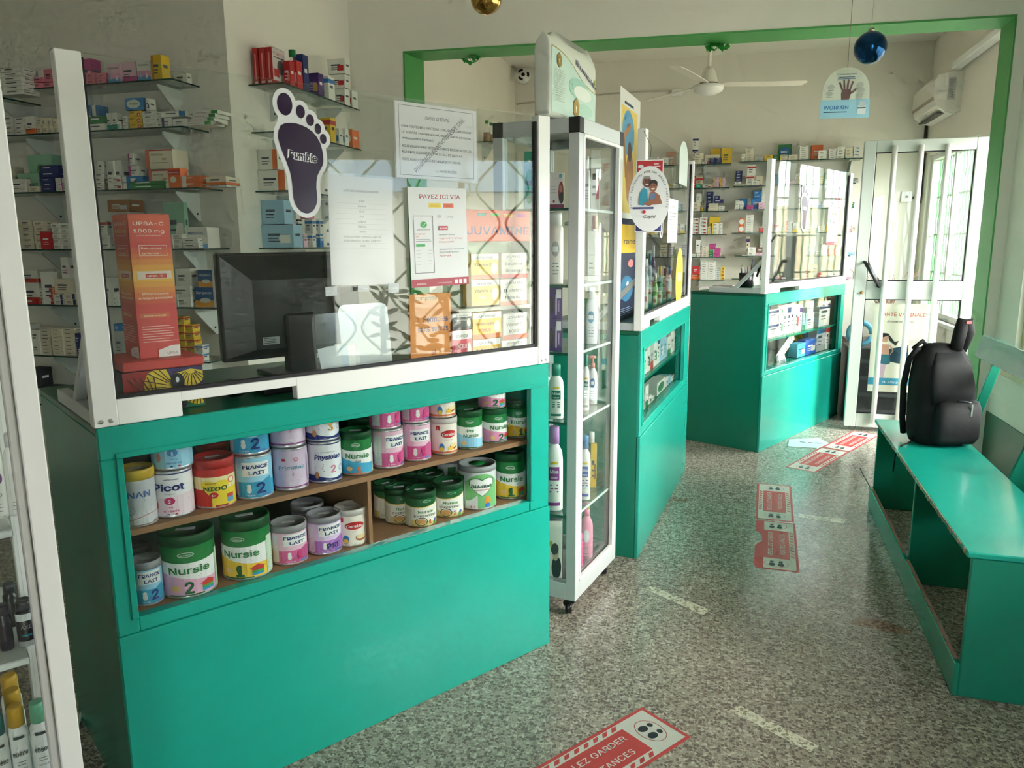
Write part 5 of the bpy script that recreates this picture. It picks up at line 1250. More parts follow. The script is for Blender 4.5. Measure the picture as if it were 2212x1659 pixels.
# ---------------- left wall unit (six shelves)
YF = 3.535
AZ = [2.341, 2.105, 1.794, 1.478, 1.164, .868]
AXR = [-2.784, -2.747, -2.685, -2.67, -2.62, -2.69]
AN = ['top', 'second', 'third', 'fourth', 'fifth', 'lowest']
for i, z in enumerate(AZ):
    shelf_plate(-3.693 if i == 0 else -4.25, AXR[i], 3.53, YA, z, '%s glass shelf of the left wall unit' % AN[i], 'y', (.22, .87) if i == 0 else (.3, .9))
shelf_plate(-4.6, -3.86, 3.44, YA, 2.30, 'glass shelf at the far left edge with a white stack', 'y', (.5, .95))
def f_physio(p, w, h):
    p.rect(-w / 2 + .001, w / 2 - .001, .001, h * .22, (90, 150, 200)); p.rect(-w / 2 + .001, w / 2 - .001, h * .22, h * .5, (226, 150, 190)); p.text('Physiodose', 0, h * .74, h * .11, (50, 50, 60), 'C', .02, w * .78); p.ell(-w * .25, h * .3, w * .06, h * .14, (150, 200, 220)); p.ell(w * .2, h * .25, w * .06, h * .14, (236, 226, 236))
def f_prozol(p, w, h): p.ell(-w * .05, h * .5, w * .36, h * .36, (206, 216, 200)); p.text('Prozol', -w * .05, h * .44, h * .2, (40, 40, 50), 'C', .02, w * .52, shear=.2)
def f_trofo(p, w, h): p.ell(0, h * .62, w * .14, h * .14, (96, 150, 80)); p.text('Trofocard', 0, h * .34, h * .26, (40, 60, 56), 'C', .01, w * .8)
def f_proton(p, w, h): p.rect(-w / 2 + .001, -w * .36, .001, h - .001, (214, 110, 90)); p.rect(-w * .36, w / 2 - .001, h * .92, h - .001, (190, 50, 50)); p.text('PROTON', -w * .08, h * .68, h * .12, (70, 56, 50), 'C', .02, w * .42); p.rect(-w * .3, w * .3, h * .3, h * .33, (90, 90, 90)); p.ell(w * .18, h * .5, w * .1, h * .05, (190, 150, 110))
def f_sarg(p, w, h): p.rect(-w / 2 + .001, w * .22, h * .34, h - .001, (30, 80, 140)); p.rect(-w / 2 + .001, w * .22, .001, h * .34, (230, 160, 50)); p.ell(-w * .1, h * .34, w * .2, h * .12, (220, 220, 206)); p.text('Sargenor', -w * .14, h * .66, h * .16, (236, 236, 226), 'C', .02, w * .6); p.ell(w * .36, h * .7, w * .04, h * .12, (140, 130, 120))
def f_yel(p, w, h): p.rect(-w * .42, -w * .1, h * .62, h * .74, (90, 60, 30)); p.ell(w * .25, h * .35, w * .14, h * .3, (190, 40, 40)); p.ell(w * .25, h * .35, w * .07, h * .15, (240, 230, 220))
def f_profenol(p, w, h): p.rect(w * .22, w / 2 - .001, .001, h - .001, (60, 150, 70)); p.text('PROFENOL', -w * .2, h * .3, h * .42, (190, 50, 60), 'C', .02, w * .44)
def f_rodo(p, w, h): p.rect(w * .0, w / 2 - .001, .001, h * .22, (110, 170, 220)); p.text('RODOGYL', 0, h * .66, h * .16, (60, 130, 190), 'C', .04, w * .7); p.ell(w * .15, h * .42, w * .14, h * .09, (150, 156, 160))
def f_pyral(p, w, h): p.rect(-w / 2 + .001, w / 2 - .001, h * .66, h * .94, (196, 40, 40)); p.text('Pyralvex', 0, h * .74, h * .11, (240, 226, 210), 'C', .02, w * .8); p.ell(-w * .1, h * .42, w * .25, h * .16, (230, 220, 200))
def f_bluebox(p, w, h): p.rect(-w / 2 + .001, -w * .3, .001, h - .001, (214, 220, 214)); p.rect(-w * .1, w * .15, h * .2, h * .7, (226, 228, 220)); p.ell(w * .12, h * .25, w * .05, h * .2, (196, 50, 50))
PH = ['%s shelf of left wall unit' % n for n in AN]
row(YF, AZ[0], [
  (66, 91, 179, 1, 'pink'), (92, 118, 178, 1, 'pink'), (69, 95, 167, 1, 'pink', dict(yb=179)), (96, 120, 149, 1, 'pink', dict(yb=178)),
  (176, 197, 126, 1, 'magenta', dict(dy=.06, a='pale pink', st=4)), (184, 206, 157, 2, 'pink'), (207, 229, 157, 2, 'pink'),
  (231, 258, 138, 1, 'pale pink', dict(f=f_physio)), (259, 293, 134, 1, 'pale pink', dict(a='magenta', st=2, dy=.03)), (294, 324, 130, 1, 'white', dict(f=f_physio)), (325, 348, 118, 1, 'yellow', dict(a=(210, 140, 40), st=0)), (376, 404, 157, 1, 'white', dict(dy=.12, d=.05))], PH[0])
row(YF, AZ[1], [
  (3, 28, 252, 4, 'white'), (29, 52, 253, 4, 'white'), (53, 76, 251, 1, 'white', dict(a='orange', st=2)), (77, 89, 253, 2, 'cream'), (90, 101, 254, 2, 'cream'), (102, 113, 254, 2, 'cream'), (114, 125, 255, 2, 'cream'),
  (190, 228, 251, 1, 'green', dict(yb=267)), (190, 227, 267, 1, 'white'), (188, 197, 227, 1, 'blue', dict(dy=.09, d=.08)), (198, 206, 227, 1, 'white', dict(dy=.09, d=.08)), (207, 214, 227, 1, 'blue', dict(dy=.09, d=.08)),
  (229, 240, 244, 1, 'white', dict(a='teal', st=2)), (241, 253, 243, 1, 'white', dict(a='teal', st=2)), (253, 263, 262, 1, 'white'), (264, 275, 250, 2, 'white'),
  (276, 306, 239, 3, 'yellow', dict(f=f_yel)), (271, 311, 211, 1, 'blue', dict(yb=239, f=f_prozol)), (307, 336, 240, 4, 'white'), (316, 324, 212, 1, 'white', dict(yb=240, a='navy', st=4)), (337, 347, 252, 2, 'white'),
  (349, 372, 254, 1, 'white', dict(a='purple', st=0)), (373, 404, 256, 1, 'white'), (347, 400, 240, 1, 'white', dict(yb=254, a='blue', st=1)),
  (404, 455, 239, 4, 'white', dict(f=f_profenol, shift=.014)), (462, 480, 274, 1, 'white', dict(a='yellow', st=2))], PH[1])
row(YF, AZ[2], [
  (6, 30, 360, 1, 'cream', dict(dy=.08)), (12, 56, 386, 1, 'white'), (58, 112, 334, 1, 'mint', dict(f=f_trofo, dy=.09, d=.08)), (37, 84, 374, 1, 'mint', dict(f=f_trofo, dy=.04)), (34, 60, 401, 1, 'white', dict(a='pink', st=0)), (61, 86, 402, 1, 'cream'),
  (87, 117, 384, 3, 'navy', dict(tc=(220, 220, 230))), (85, 128, 357, 2, 'navy', dict(yb=384)), (119, 122, 384, 1, 'white'), (123, 135, 384, 3, 'white', dict(a='magenta', st=1)),
  (203, 224, 374, 4, 'white'), (212, 225, 347, 1, 'white', dict(yb=374)), (229, 245, 347, 1, 'white'), (246, 263, 346, 1, 'white'), (226, 238, 386, 2, 'brown'),
  (278, 291, 331, 1, 'white', dict(a='magenta', st=0, yb=358)), (278, 303, 358, 1, 'white', dict(a='magenta', st=0, yb=382)), (240, 262, 380, 2, 'white', dict(a='red', st=4)), (263, 310, 380, 2, 'blue', dict(f=f_bluebox)), (276, 357, 391, 2, 'green', dict(tc=(200, 230, 200), dy=.0)),
  (316, 374, 322, 1, 'cream', dict(f=f_proton, yb=366)), (320, 372, 366, 1, 'cream', dict(f=f_proton)), (362, 390, 363, 1, 'orange', dict(f=f_pyral, dy=.0)), (391, 432, 379, 2, 'orange', dict(a='white', st=0)), (444, 492, 400, 1, 'white'), (445, 490, 381, 1, 'cream', dict(a='orange', st=2, yb=400))], PH[2])
row(YF, AZ[3], [
  (28, 44, 480, 5, 'cream'), (42, 69, 476, 5, 'cream'), (70, 97, 477, 5, 'cream'), (88, 110, 500, 1, 'red', dict(rz=.35, dy=.0, d=.02)), (109, 128, 482, 5, 'white'), (129, 150, 482, 5, 'white'),
  (210, 234, 476, 1, 'white', dict(a='red', st=3, yb=508)), (214, 238, 508, 2, 'white'), (233, 280, 431, 1, 'copper', dict(yb=458, a=(190, 190, 190), st=4)), (238, 282, 458, 1, 'grey'),
  (284, 318, 470, 2, 'white'), (320, 348, 460, 2, 'grey'), (350, 398, 437, 1, 'mint', dict(a='white', st=4, dy=.07, d=.03)), (352, 372, 505, 3, 'white', dict(a='grey', st=1)), (373, 393, 505, 3, 'white'), (394, 428, 515, 2, 'white'), (398, 447, 491, 1, 'white', dict(f=f_rodo, dy=.05))], PH[3])
row(YF, AZ[4], [
  (44, 84, 610, 1, 'white', dict(a=(196, 60, 40), st=2)), (43, 84, 583, 1, 'white', dict(a=(196, 60, 40), st=2, yb=610)), (86, 116, 588, 1, 'white', dict(a='orange', st=4, rz=.3)), (52, 80, 646, 1, 'red', dict(dy=.0)), (76, 114, 622, 5, 'white', dict(a='red', st=1)), (116, 136, 636, 2, 'white', dict(a='navy', st=1)), (138, 162, 634, 2, 'cream', dict(a='navy', st=1)), (118, 160, 602, 1, 'cream', dict(yb=634)), (134, 152, 556, 1, 'white', dict(a='pale pink', st=4, yb=602)),
  (216, 240, 600, 1, 'white', dict(a='red', st=0)), (232, 256, 632, 3, 'white'),
  (358, 378, 577, 1, 'grey', dict(yb=617)), (380, 412, 580, 1, 'white', dict(yb=617)), (370, 412, 617, 2, 'white'), (366, 384, 634, 2, 'white', dict(dy=.0)), (428, 474, 583, 1, 'white', dict(f=f_sarg, yb=620)), (419, 476, 620, 1, 'white', dict(f=f_sarg))], PH[4])
row(YF, AZ[5], [
  (48, 66, 700, 2, 'white', dict(a='red', st=4)), (66, 84, 712, 2, 'white'), (84, 108, 706, 8, 'cream'), (109, 134, 710, 7, 'cream'), (135, 160, 709, 7, 'cream'), (162, 172, 720, 2, 'navy'), (246, 262, 700, 1, 'blue', dict(yb=715)), (246, 265, 715, 1, 'grey'),
  (352, 372, 695, 5, 'yellow'), (373, 396, 684, 6, 'yellow', dict(a='red', st=3)), (397, 417, 702, 5, 'yellow', dict(a='red', st=3)), (418, 437, 746, 2, 'white', dict(a='blue', st=3))], PH[5])
shelf_plate(-4.25, -2.9, 3.53, YA, .575, 'bottom glass shelf of the left wall unit, near the floor', 'y', (.3, .9))
row(YF, .575, [(50, 62, 800, 3, 'white'), (63, 92, 838, 2, 'white'), (64, 90, 796, 1, 'black', dict(yb=838)), (93, 128, 862, 1, 'white'), (94, 126, 836, 1, 'black', dict(yb=862)), (129, 160, 850, 2, 'white'), (260, 300, 850, 2, 'white'), (330, 380, 840, 2, 'pale blue')], 'bottom shelf of left wall unit')
# stack at the far left edge
row(3.45, 2.30, [(0, 46, 146, 6, 'white')], 'far left edge shelf', .2)
row(3.45, 2.30, [(-40, -2, 146, 5, 'white')], 'beyond the left picture edge', .2, True)
# ---------------- shelves on the return wall beside the archway
BZ = [2.372, 2.118, 1.797, 1.478]
BNM = ['top', 'second', 'third', 'fourth']
for i, z in enumerate(BZ): shelf_plate(XB, -2.385, 3.93, 4.86 - .0 * i, z, '%s glass shelf beside the archway' % BNM[i], 'x', (.22, .8))
nb = [0, 0, 0, 0]
def cb_(k, x0, x1, yt, Y0, dy, c, yb=None, **o):
    A, B = at_y(x0, yt + 30, Y0), at_y(x1, yt + 30, Y0)
    zb = at_y(x0, yb, Y0).z if yb else BZ[k] + .0006
    zt = at_y((x0 + x1) / 2, yt, Y0).z; w = B.x - A.x
    nb[k] += 1
    cx = min((A.x + B.x) / 2, -2.387 - w / 2); cx = max(cx, XB + w / 2 + .002)
    carton(Vector((cx, Y0 + dy / 2, zb)), w, dy, zt - zb, 0, c, o.get('a'), o.get('t'), '%s medicine box, %s from left, %s shelf beside archway' % (c, ORD[nb[k]], BNM[k]), style=o.get('st', 0), tcol=o.get('tc'), prfun=o.get('f'), sidefun=o.get('sf'))
def f_star(p, d, h): p.rect(-d * .5 + .001, d * .5 - .001, h * .12, h - .002, (206, 200, 196)); p.text('STARBALM', 0, h * .82, h * .10, (190, 40, 44), 'C', .03, d * .84); p.rect(-d * .4, d * .4, h * .74, h * .77, (90, 70, 70)); p.ell(d * .12, h * .5, d * .26, h * .2, (126, 116, 112)); p.rect(-d * .4, -d * .02, h * .22, h * .44, (196, 60, 60))
def f_redspine(p, w, h): p.rect(-w * .12, w * .12, h * .15, h * .85, (226, 150, 140)); p.rect(-w * .3, w * .3, h * .04, h * .1, (230, 200, 190))
cb_(0, 546, 557, 103, 3.96, .14, 'red', f=f_redspine); cb_(0, 560, 573, 102, 3.955, .14, 'red', f=f_redspine); cb_(0, 574, 588, 101, 3.95, .13, 'red', f=f_redspine, sf=f_star)
cb_(0, 612, 627, 131, 4.03, .05, 'red', a=(220, 140, 130), st=4); cb_(0, 629, 646, 130, 4.09, .06, 'red', a='white', st=4); cb_(0, 634, 655, 117, 4.17, .06, 'navy')
cb_(0, 672, 698, 157, 4.33, .06, 'purple', a=(214, 150, 60), st=4, t='URVEX'); cb_(0, 700, 722, 163, 4.45, .08, 'white', a='blue', st=3, t='Rapidus')
cb_(0, 742, 765, 190, 4.66, .07, 'white', a='red', st=4); cb_(0, 730, 763, 160, 4.67, .07, 'white', yb=190, a='red', st=4); cb_(0, 722, 760, 125, 4.68, .07, 'white', yb=160, a='red', st=4); cb_(0, 766, 786, 193, 4.76, .08, 'white', a='red', st=4)
cb_(1, 734, 756, 251, 4.45, .07, 'yellow', a='red', st=3); cb_(1, 758, 775, 275, 4.56, .05, 'white', a='blue', st=4); cb_(1, 778, 796, 275, 4.64, .05, 'white', a='blue', st=4); cb_(1, 795, 828, 277, 4.74, .1, 'orange', a='white', st=5)
cb_(2, 545, 603, 368, 3.96, .10, 'white', a='orange', st=1); cb_(2, 556, 598, 322, 3.97, .09, 'white', yb=367, a='orange', st=1); cb_(2, 601, 630, 352, 4.09, .08, 'pale blue', a='white', st=2); cb_(2, 611, 634, 376, 4.19, .03, 'yellow')
cb_(3, 538, 606, 486, 3.96, .10, 'pale blue', a='white', st=4); cb_(3, 534, 583, 433, 3.97, .10, 'pale blue', yb=485); cb_(3, 583, 608, 471, 3.98, .08, 'navy', yb=485)
for j, (x0, x1, Y0) in enumerate(((610, 620, 4.06), (622, 632, 4.10), (634, 645, 4.15), (646, 657, 4.20), (659, 676, 4.26), (678, 692, 4.33))):
    cb_(3, x0, x1, 506, Y0, .045, ('grey', 'grey', 'pale pink', 'pale pink', 'white', 'blue')[j], a=('black', 'black', 'grey', 'grey', 'blue', 'white')[j], st=2 if j < 2 else 3)
    if j != 3: cb_(3, x0, x1, 474, Y0 + .002, .045, ('pale pink', 'pale pink', 'black', 'black', 'white', 'white')[j], yb=505, a=('grey', 'grey', 'white', 'white', 'blue', 'blue')[j], st=3)
cb_(3, 618, 640, 445, 4.08, .05, 'white', yb=473, a='blue', st=3); cb_(3, 641, 668, 447, 4.17, .06, 'white', yb=473, a='pink', st=2)
# clear bottle with a green cap among the red boxes
def bottle(P, prof, m, cap_prof, capm, label, name='bottle', cat='bottle', group=None, rz=0, sy=.6, pr=None, fill=None, pump=None, n=24):
    root = empty(name, P, rz, label, cat, group)
    MB().lathe(prof, m, n, sy=sy).build('body', root)
    if fill: MB().lathe([(max(.0001, r - .0025), z) for r, z in prof if z <= fill[0]], fill[1], n, sy=sy).build('contents', root)
    if cap_prof: MB().lathe(cap_prof, capm, 18, sy=max(sy, .75) if cap_prof[0][0] > .012 else 1).build('cap', root)
    if pump:
        z = cap_prof[-1][1]; q = MB().tube([(0, 0, z - .002), (0, 0, z + .022)], .004, capm, 8); q.tube([(.012, 0, z + .022), (-.0, 0, z + .026), (-.035, 0, z + .02)], .007, capm, 8); q.build('pump_head', root)
    if pr:
        r = max(a for a, _ in prof); p = Pr(); pr(p, r)
        mp = (lambda a, b, o, r=r, sy=sy: Vector(((r + o) * math.sin(a / r), -(r + o) * math.cos(a / r) * sy - o, b)))
        p.emit(MB(), mp, .0006, .0001, .0004).build('printed_label', root)
    return root
def shoulder(r, h, neck, nh, foot=.004): return [(r * .9, 0), (r, foot), (r, h * .6), (r * .985, h * .76), (r * .88, h * .88), (neck * 1.35, h * .96), (neck, h), (neck, h + nh)]
q = at_y(656, 180, 4.12)
def lb(p, r): p.rect(-r * .8, r * .8, .03, .13, (190, 190, 176), 8); p.lines(-r * .5, .11, r, 4, .02, .006, (110, 110, 104))
bottle(Vector((-2.435, 4.13, BZ[0] + .0006)), shoulder(.043, .165, .017, .012), PLASTIC, [(.021, .177), (.021, .212), (.018, .214)], pm((24, 130, 66), .4), 'clear lotion bottle with a green cap on the top archway shelf', fill=(.15, pm((180, 184, 160), .15)), pr=lb)
# ---------------- far wall: three shelf units
YW = 8.385
UZ = [2.282, 2.044, 1.808, 1.572, 1.338, 1.102]
UN = ['top', 'second', 'third', 'fourth', 'fifth', 'sixth']
for i, z in enumerate(UZ):
    shelf_plate(-1.02, -.47, 8.38, YB, z, '%s glass shelf of the far left unit' % UN[i], 'y', (.3, .8))
    shelf_plate(-.40, at_y(1577 - i, 400, 8.38).x, 8.38, YB, z, '%s glass shelf of the far middle unit' % UN[i], 'y', (.35,))
    shelf_plate(at_y((1597, 1584, 1590, 1586, 1594, 1590)[i], 400, 8.38).x, 1.25 if i == 0 else 1.2, 8.38, YB, z + .012, '%s glass shelf of the far right unit' % UN[i], 'y', (.25, .92))
M_ = ['%s shelf of far middle unit' % n for n in UN]; F_ = ['%s shelf of far right unit' % n for n in UN]
K = dict
row(YW, UZ[0], [(1497, 1516, 344, 3, 'cream'), (1516, 1531, 349, 1, 'white', K(a='red', st=1)), (1495, 1508, 297, 2, 'white', K(a='navy', st=3, dy=.06, yb=343)), (1500, 1520, 331, 2, 'cream', K(yb=344)), (1522, 1555, 334, 1, 'cream', K(dy=.05)), (1533, 1546, 341, 4, 'navy'), (1547, 1559, 341, 4, 'navy'), (1534, 1557, 321, 1, 'yellow', K(dy=.13, d=.04)), (1558, 1582, 320, 1, 'yellow', K(dy=.08, d=.05))], M_[0])
row(YW, UZ[1], [(1497, 1502, 380, 2, 'red'), (1503, 1519, 382, 1, 'cream', K(a='red', st=3, dy=.06)), (1503, 1516, 398, 1, 'teal', K(dy=0)), (1518, 1537, 399, 1, 'white', K(a='red', st=4)), (1541, 1554, 383, 4, 'pale pink', K(a='yellow')), (1555, 1567, 383, 4, 'pale pink', K(a='yellow'))], M_[1])
row(YW, UZ[2], [(1495, 1513, 437, 2, 'cream'), (1503, 1516, 417, 1, 'white', K(dy=.08, yb=437)), (1513, 1519, 448, 1, 'yellow'), (1526, 1541, 414, 5, 'navy', K(dy=.08)), (1543, 1555, 423, 1, 'navy', K(yb=431, dy=.05)), (1541, 1563, 431, 1, 'navy', K(yb=438, dy=.05)), (1530, 1552, 439, 4, 'cream', K(dy=0)), (1553, 1564, 445, 2, 'white')], M_[2])
row(YW, UZ[3], [(1495, 1510, 471, 5, 'white', K(a='red', st=4)), (1511, 1527, 469, 5, 'white', K(a='red', st=4)), (1532, 1556, 468, 1, 'yellow', K(a='orange', st=4, dy=.09)), (1528, 1537, 489, 2, 'white', K(a='yellow')), (1538, 1553, 481, 3, 'white', K(a='yellow')), (1554, 1560, 481, 3, 'white')], M_[3])
row(YW, UZ[4], [(1502, 1512, 518, 1, 'white', K(yb=546)), (1493, 1505, 549, 1, 'white', K(a='green', st=1)), (1506, 1516, 544, 2, 'white', K(a='red', st=1)), (1517, 1530, 532, 5, 'cream'), (1531, 1546, 526, 2, 'magenta', K(yb=538, dy=.05)), (1531, 1541, 539, 3, 'green'), (1542, 1556, 536, 4, 'magenta')], M_[4])
row(YW, UZ[5], [(1495, 1511, 575, 1, 'red', K(yb=592)), (1490, 1511, 592, 2, 'orange'), (1514, 1529, 565, 8, 'white', K(keep=4)), (1530, 1546, 565, 8, 'white', K(keep=4)), (1547, 1556, 579, 6, 'white', K(a='blue', st=3, keep=3)), (1557, 1565, 576, 4, 'yellow', K(a='red', st=4))], M_[5])
Z3 = [z + .012 for z in UZ]
row(YW, Z3[0], [(1600, 1610, 333, 2, 'white', K(a='yellow')), (1611, 1628, 319, 6, 'cream'), (1630, 1650, 338, 3, 'grey'), (1651, 1669, 335, 2, 'yellow'), (1670, 1683, 335, 3, 'green'), (1681, 1711, 312, 1, 'green', K(a='blue', st=5, dy=.12, d=.05)), (1685, 1702, 334, 5, 'cream', K(a='yellow')), (1703, 1722, 334, 4, 'cream'), (1727, 1746, 315, 7, 'white', K(keep=5)), (1753, 1778, 313, 1, 'orange', K(dy=.1)), (1767, 1785, 325, 2, 'white', K(dy=0)), (1790, 1807, 321, 5, 'white', K(keep=3)), (1808, 1825, 317, 4, 'white'), (1826, 1842, 320, 2, 'cream', K(yb=338)), (1826, 1853, 338, 1, 'white', K(t='AFTRAP')), (1843, 1856, 315, 3, 'white', K(yb=338, a='blue', st=4))], F_[0])
row(YW, Z3[1], [(1584, 1610, 398, 1, 'cream'), (1587, 1601, 392, 1, 'white', K(yb=398)), (1588, 1603, 369, 4, 'navy', K(yb=392)), (1613, 1632, 357, 2, 'white', K(a='red', st=3)), (1633, 1648, 381, 1, 'cream', K(dy=.05)), (1623, 1640, 390, 1, 'white', K(dy=0)), (1641, 1654, 398, 1, 'white', K(a='red'))], F_[1])
row(YW, Z3[2], [(1588, 1597, 433, 3, 'white'), (1598, 1606, 434, 3, 'white'), (1598, 1614, 429, 1, 'blue', K(dy=.1)), (1612, 1626, 443, 2, 'magenta', K(dy=0)), (1623, 1643, 428, 1, 'blue', K(dy=.06)), (1627, 1645, 412, 2, 'blue', K(yb=428, dy=.06)), (1638, 1652, 437, 2, 'pale pink', K(dy=.0))], F_[2])
row(YW, Z3[3], [(1596, 1609, 471, 2, 'orange', K(a='white', st=5)), (1611, 1628, 464, 8, 'white', K(keep=5)), (1629, 1637, 500, 1, 'white'), (1639, 1651, 492, 4, 'red')], F_[3])
row(YW, Z3[4], [(1602, 1614, 551, 1, 'white'), (1612, 1620, 511, 1, 'cream', K(a='purple', st=3, dy=.1)), (1615, 1632, 534, 2, 'white', K(dy=0)), (1633, 1645, 546, 1, 'pale pink'), (1634, 1652, 534, 1, 'brown', K(dy=.08, yb=546))], F_[4])
# the many small boxes behind the screens, beyond what can be picked apart
rs = random.Random(21)
def fill(x0, x1, z, pxrow, cols, p0=.9):
    x = x0
    while x < x1:
        w = rs.uniform(9, 17)
        if rs.random() < p0:
            n = rs.choice((1, 1, 2, 3, 4, 5)); hh = n * rs.uniform(5, 7) if n > 1 else rs.uniform(9, 26)
            row(YW, z, [(x, x + w, pxrow - hh, n, rs.choice(cols), K(a=rs.choice((None, None, 'red', 'blue', 'yellow', 'green')), st=rs.choice((0, 1, 2, 3))))], '', stuff=True)
        x += w + rs.uniform(.5, 3)
W2 = ['white', 'white', 'cream', 'white', 'grey', 'pale pink', 'pale blue', 'red', 'white']
for i, b in enumerate((356, 407, 458, 508, 556, 605)): fill(1380, 1466, UZ[i], b, W2)
for i, b in enumerate((404, 456, 506, 557, 606)): fill(1672, 1846, Z3[i + 1], b, W2 + ['pale pink', 'yellow'])
so = STUFF.build('medicine_boxes'); tag(so, 'many small medicine boxes stacked deep on the wall shelves', 'boxes', None, 'stuff')
print('individual boxes', NB[0])
# ================================================================== ON AND BEHIND THE FOREGROUND COUNTER
def fcarton(fr, px0, px1, pyt, v, z, d, c, label, name='carton', cat='box', group=None, pyb=None, **o):
    u0, _ = fr.px(px0, pyt + 20, v); u1, _ = fr.px(px1, pyt + 20, v)
    zt = fr.px((px0 + px1) / 2, pyt, v)[1]; zb = fr.px((px0 + px1) / 2, pyb, v)[1] if pyb else z + .0006
    P = fr.w((u0 + u1) / 2, v + d / 2, zb)
    return carton(P, abs(u1 - u0), d, max(.01, zt - zb), fr.rz + o.get('rz', 0), c, o.get('a'), o.get('t'), label, group, o.get('st', 0), name, cat, tcol=o.get('tc'), prfun=o.get('f'))
def mixc(a, b, t): return tuple(int(x + (y - x) * t) for x, y in zip(a, b))
# patterned cloth box, red tray and vitamin tower
def f_cloth(p, w, h):
    Yl, Gn, Pu, Bk = (222, 190, 60), (26, 110, 66), (66, 54, 110), (26, 26, 34)
    p.rect(-w * .5 + .001, w * .5 - .001, .001, h - .001, (166, 40, 44)); p.rect(w * .0, w * .5 - .001, h * .45, h - .001, Pu); p.rect(-w * .05, w * .5 - .001, .001, h * .45, Gn)
    for cx, cy, r0, a0, a1, c in ((w * .14, h * .55, h * .72, 105, 250, Yl), (w * .34, h * .95, h * .42, 190, 350, Yl), (w * .42, h * .48, h * .42, 170, 300, Yl)):
        n = 10; pts = [(cx, cy)] + [(max(-w * .5 + .001, min(w * .5 - .001, cx + r0 * math.cos(rad(a0 + (a1 - a0) * i / n)))), max(.001, min(h - .001, cy + r0 * math.sin(rad(a0 + (a1 - a0) * i / n))))) for i in range(n + 1)]
        p.poly(pts, c)
        if c == Yl:
            for i in range(0, n): p.line([(cx + (pts[i + 1][0] - cx) * .3, cy + (pts[i + 1][1] - cy) * .3), pts[i + 1]], .002, Bk)
    p.ell(w * .16, h * .66, h * .16, h * .22, Bk); p.ell(w * .16, h * .72, h * .04, h * .07, (220, 220, 226)); p.ell(w * .18, h * .1, h * .14, h * .1, Bk)
    for i in range(5): p.line([(-w * .45 + i * w * .08, h * .85), (-w * .1, h * .1 + i * .004)], .003, (70, 20, 26))
zt = H1
u0, u1 = -1.365, -1.168
cl = tag(carton(C1.w((u0 + u1) / 2, .19, zt + .0006), u1 - u0, .20, .108, C1.rz, (40, 44, 60), None, None, 'x', prfun=f_cloth), 'low box wrapped in bright african print cloth', 'box', 'goods on the foreground counter'); cl.name = 'cloth_covered_box'
tag(MB().bbox(-.1, .1, -.1, .1, 0, .024, pm((206, 74, 70), .45), .003).build('display_tray', None, C1.w(-1.262, .19, zt + .1092), C1.rz), 'red cardboard tray under the vitamin tower', 'tray')
def f_tower(p, w, h, small=False):
    O, Yl, Rd = (228, 110, 84), (242, 196, 80), (216, 84, 82)
    n = 26
    for i in range(n):
        t = i / (n - 1); c = mixc(Rd, Yl, max(0, 1 - abs(t - .58) / .22)) if t < .8 else mixc(Rd, O, (t - .8) / .2)
        p.rect(-w / 2, w / 2, h * i / n, h * (i + 1) / n, c)
    Wt = (246, 236, 226)
    p.text('UPSA-C', -w * .02, h * .925, h * .032, Wt, 'C', .03, w * .74); p.text('1000 mg', -w * .02, h * .875, h * .03, Wt if not small else (240, 210, 120), 'C', .02, w * .74); p.text('ACIDE ASCORBIQUE', -w * .04, h * .852, h * .009, Wt, 'C', 0, w * .6)
    p.frame(-w * .30, w * .38, h * .715, h * .79, .001, Wt); p.text('Retrouvez', 0, h * .762, h * .018, Wt, 'C', .01, w * .5); p.text('la forme !', 0, h * .727, h * .018, Wt, 'C', .01, w * .46)
    p.rect(-w * .4, w * .44, h * .555, h * .61, (226, 206, 196)); p.rect(-w * .2, w * .32, h * .562, h * .592, (206, 80, 64)); p.text('UPSA-C', w * .03, h * .57, h * .016, Wt, 'C', .01, w * .38)
    p.text('Efficace contre', 0, h * .445, h * .02, (246, 230, 206), 'C', .0, w * .66, shear=.2); p.text('la fatigue passagère', 0, h * .415, h * .02, (246, 230, 206), 'C', .0, w * .84, shear=.2)
    p.rect(-w * .42, w * .3, h * .285, h * .315, (216, 120, 84)); p.text('Arôme orange', -w * .06, h * .293, h * .016, (246, 230, 190), 'C', 0, w * .56, shear=.2)
    p.lines(-w * .4, h * .22, w * .86, 7, h * .018, h * .005, (244, 200, 190)); p.cols(-w * .05, w * .5, lambda x: h * (.05 + .03 * min(1, (x / w + .05) * 3)), lambda x: 0, (236, 228, 226), 10); p.text('UPSA', w * .3, h * .018, h * .022, (150, 130, 136), 'C', .02, w * .26)
tw = MB(); tw.bbox(-.05, .05, -.05, .085, 0, .365, pm((214, 84, 78), .4), .0015)
p = Pr(); f_tower(p, .099, .364); p.emit(tw, front_map(-.05), .0003, .00004)
p = Pr(); f_tower(p, .134, .364, True); p.emit(tw, plane_map((-.05, .0175, 0), (0, -1, 0), (0, 0, 1), (-1, 0, 0)), .0003, .00004)
tag(tw.build('vitamin_tower', None, C1.w(-1.255, .19, zt + .1335), C1.rz), 'tall orange and red vitamin display box behind the left post', 'display box')
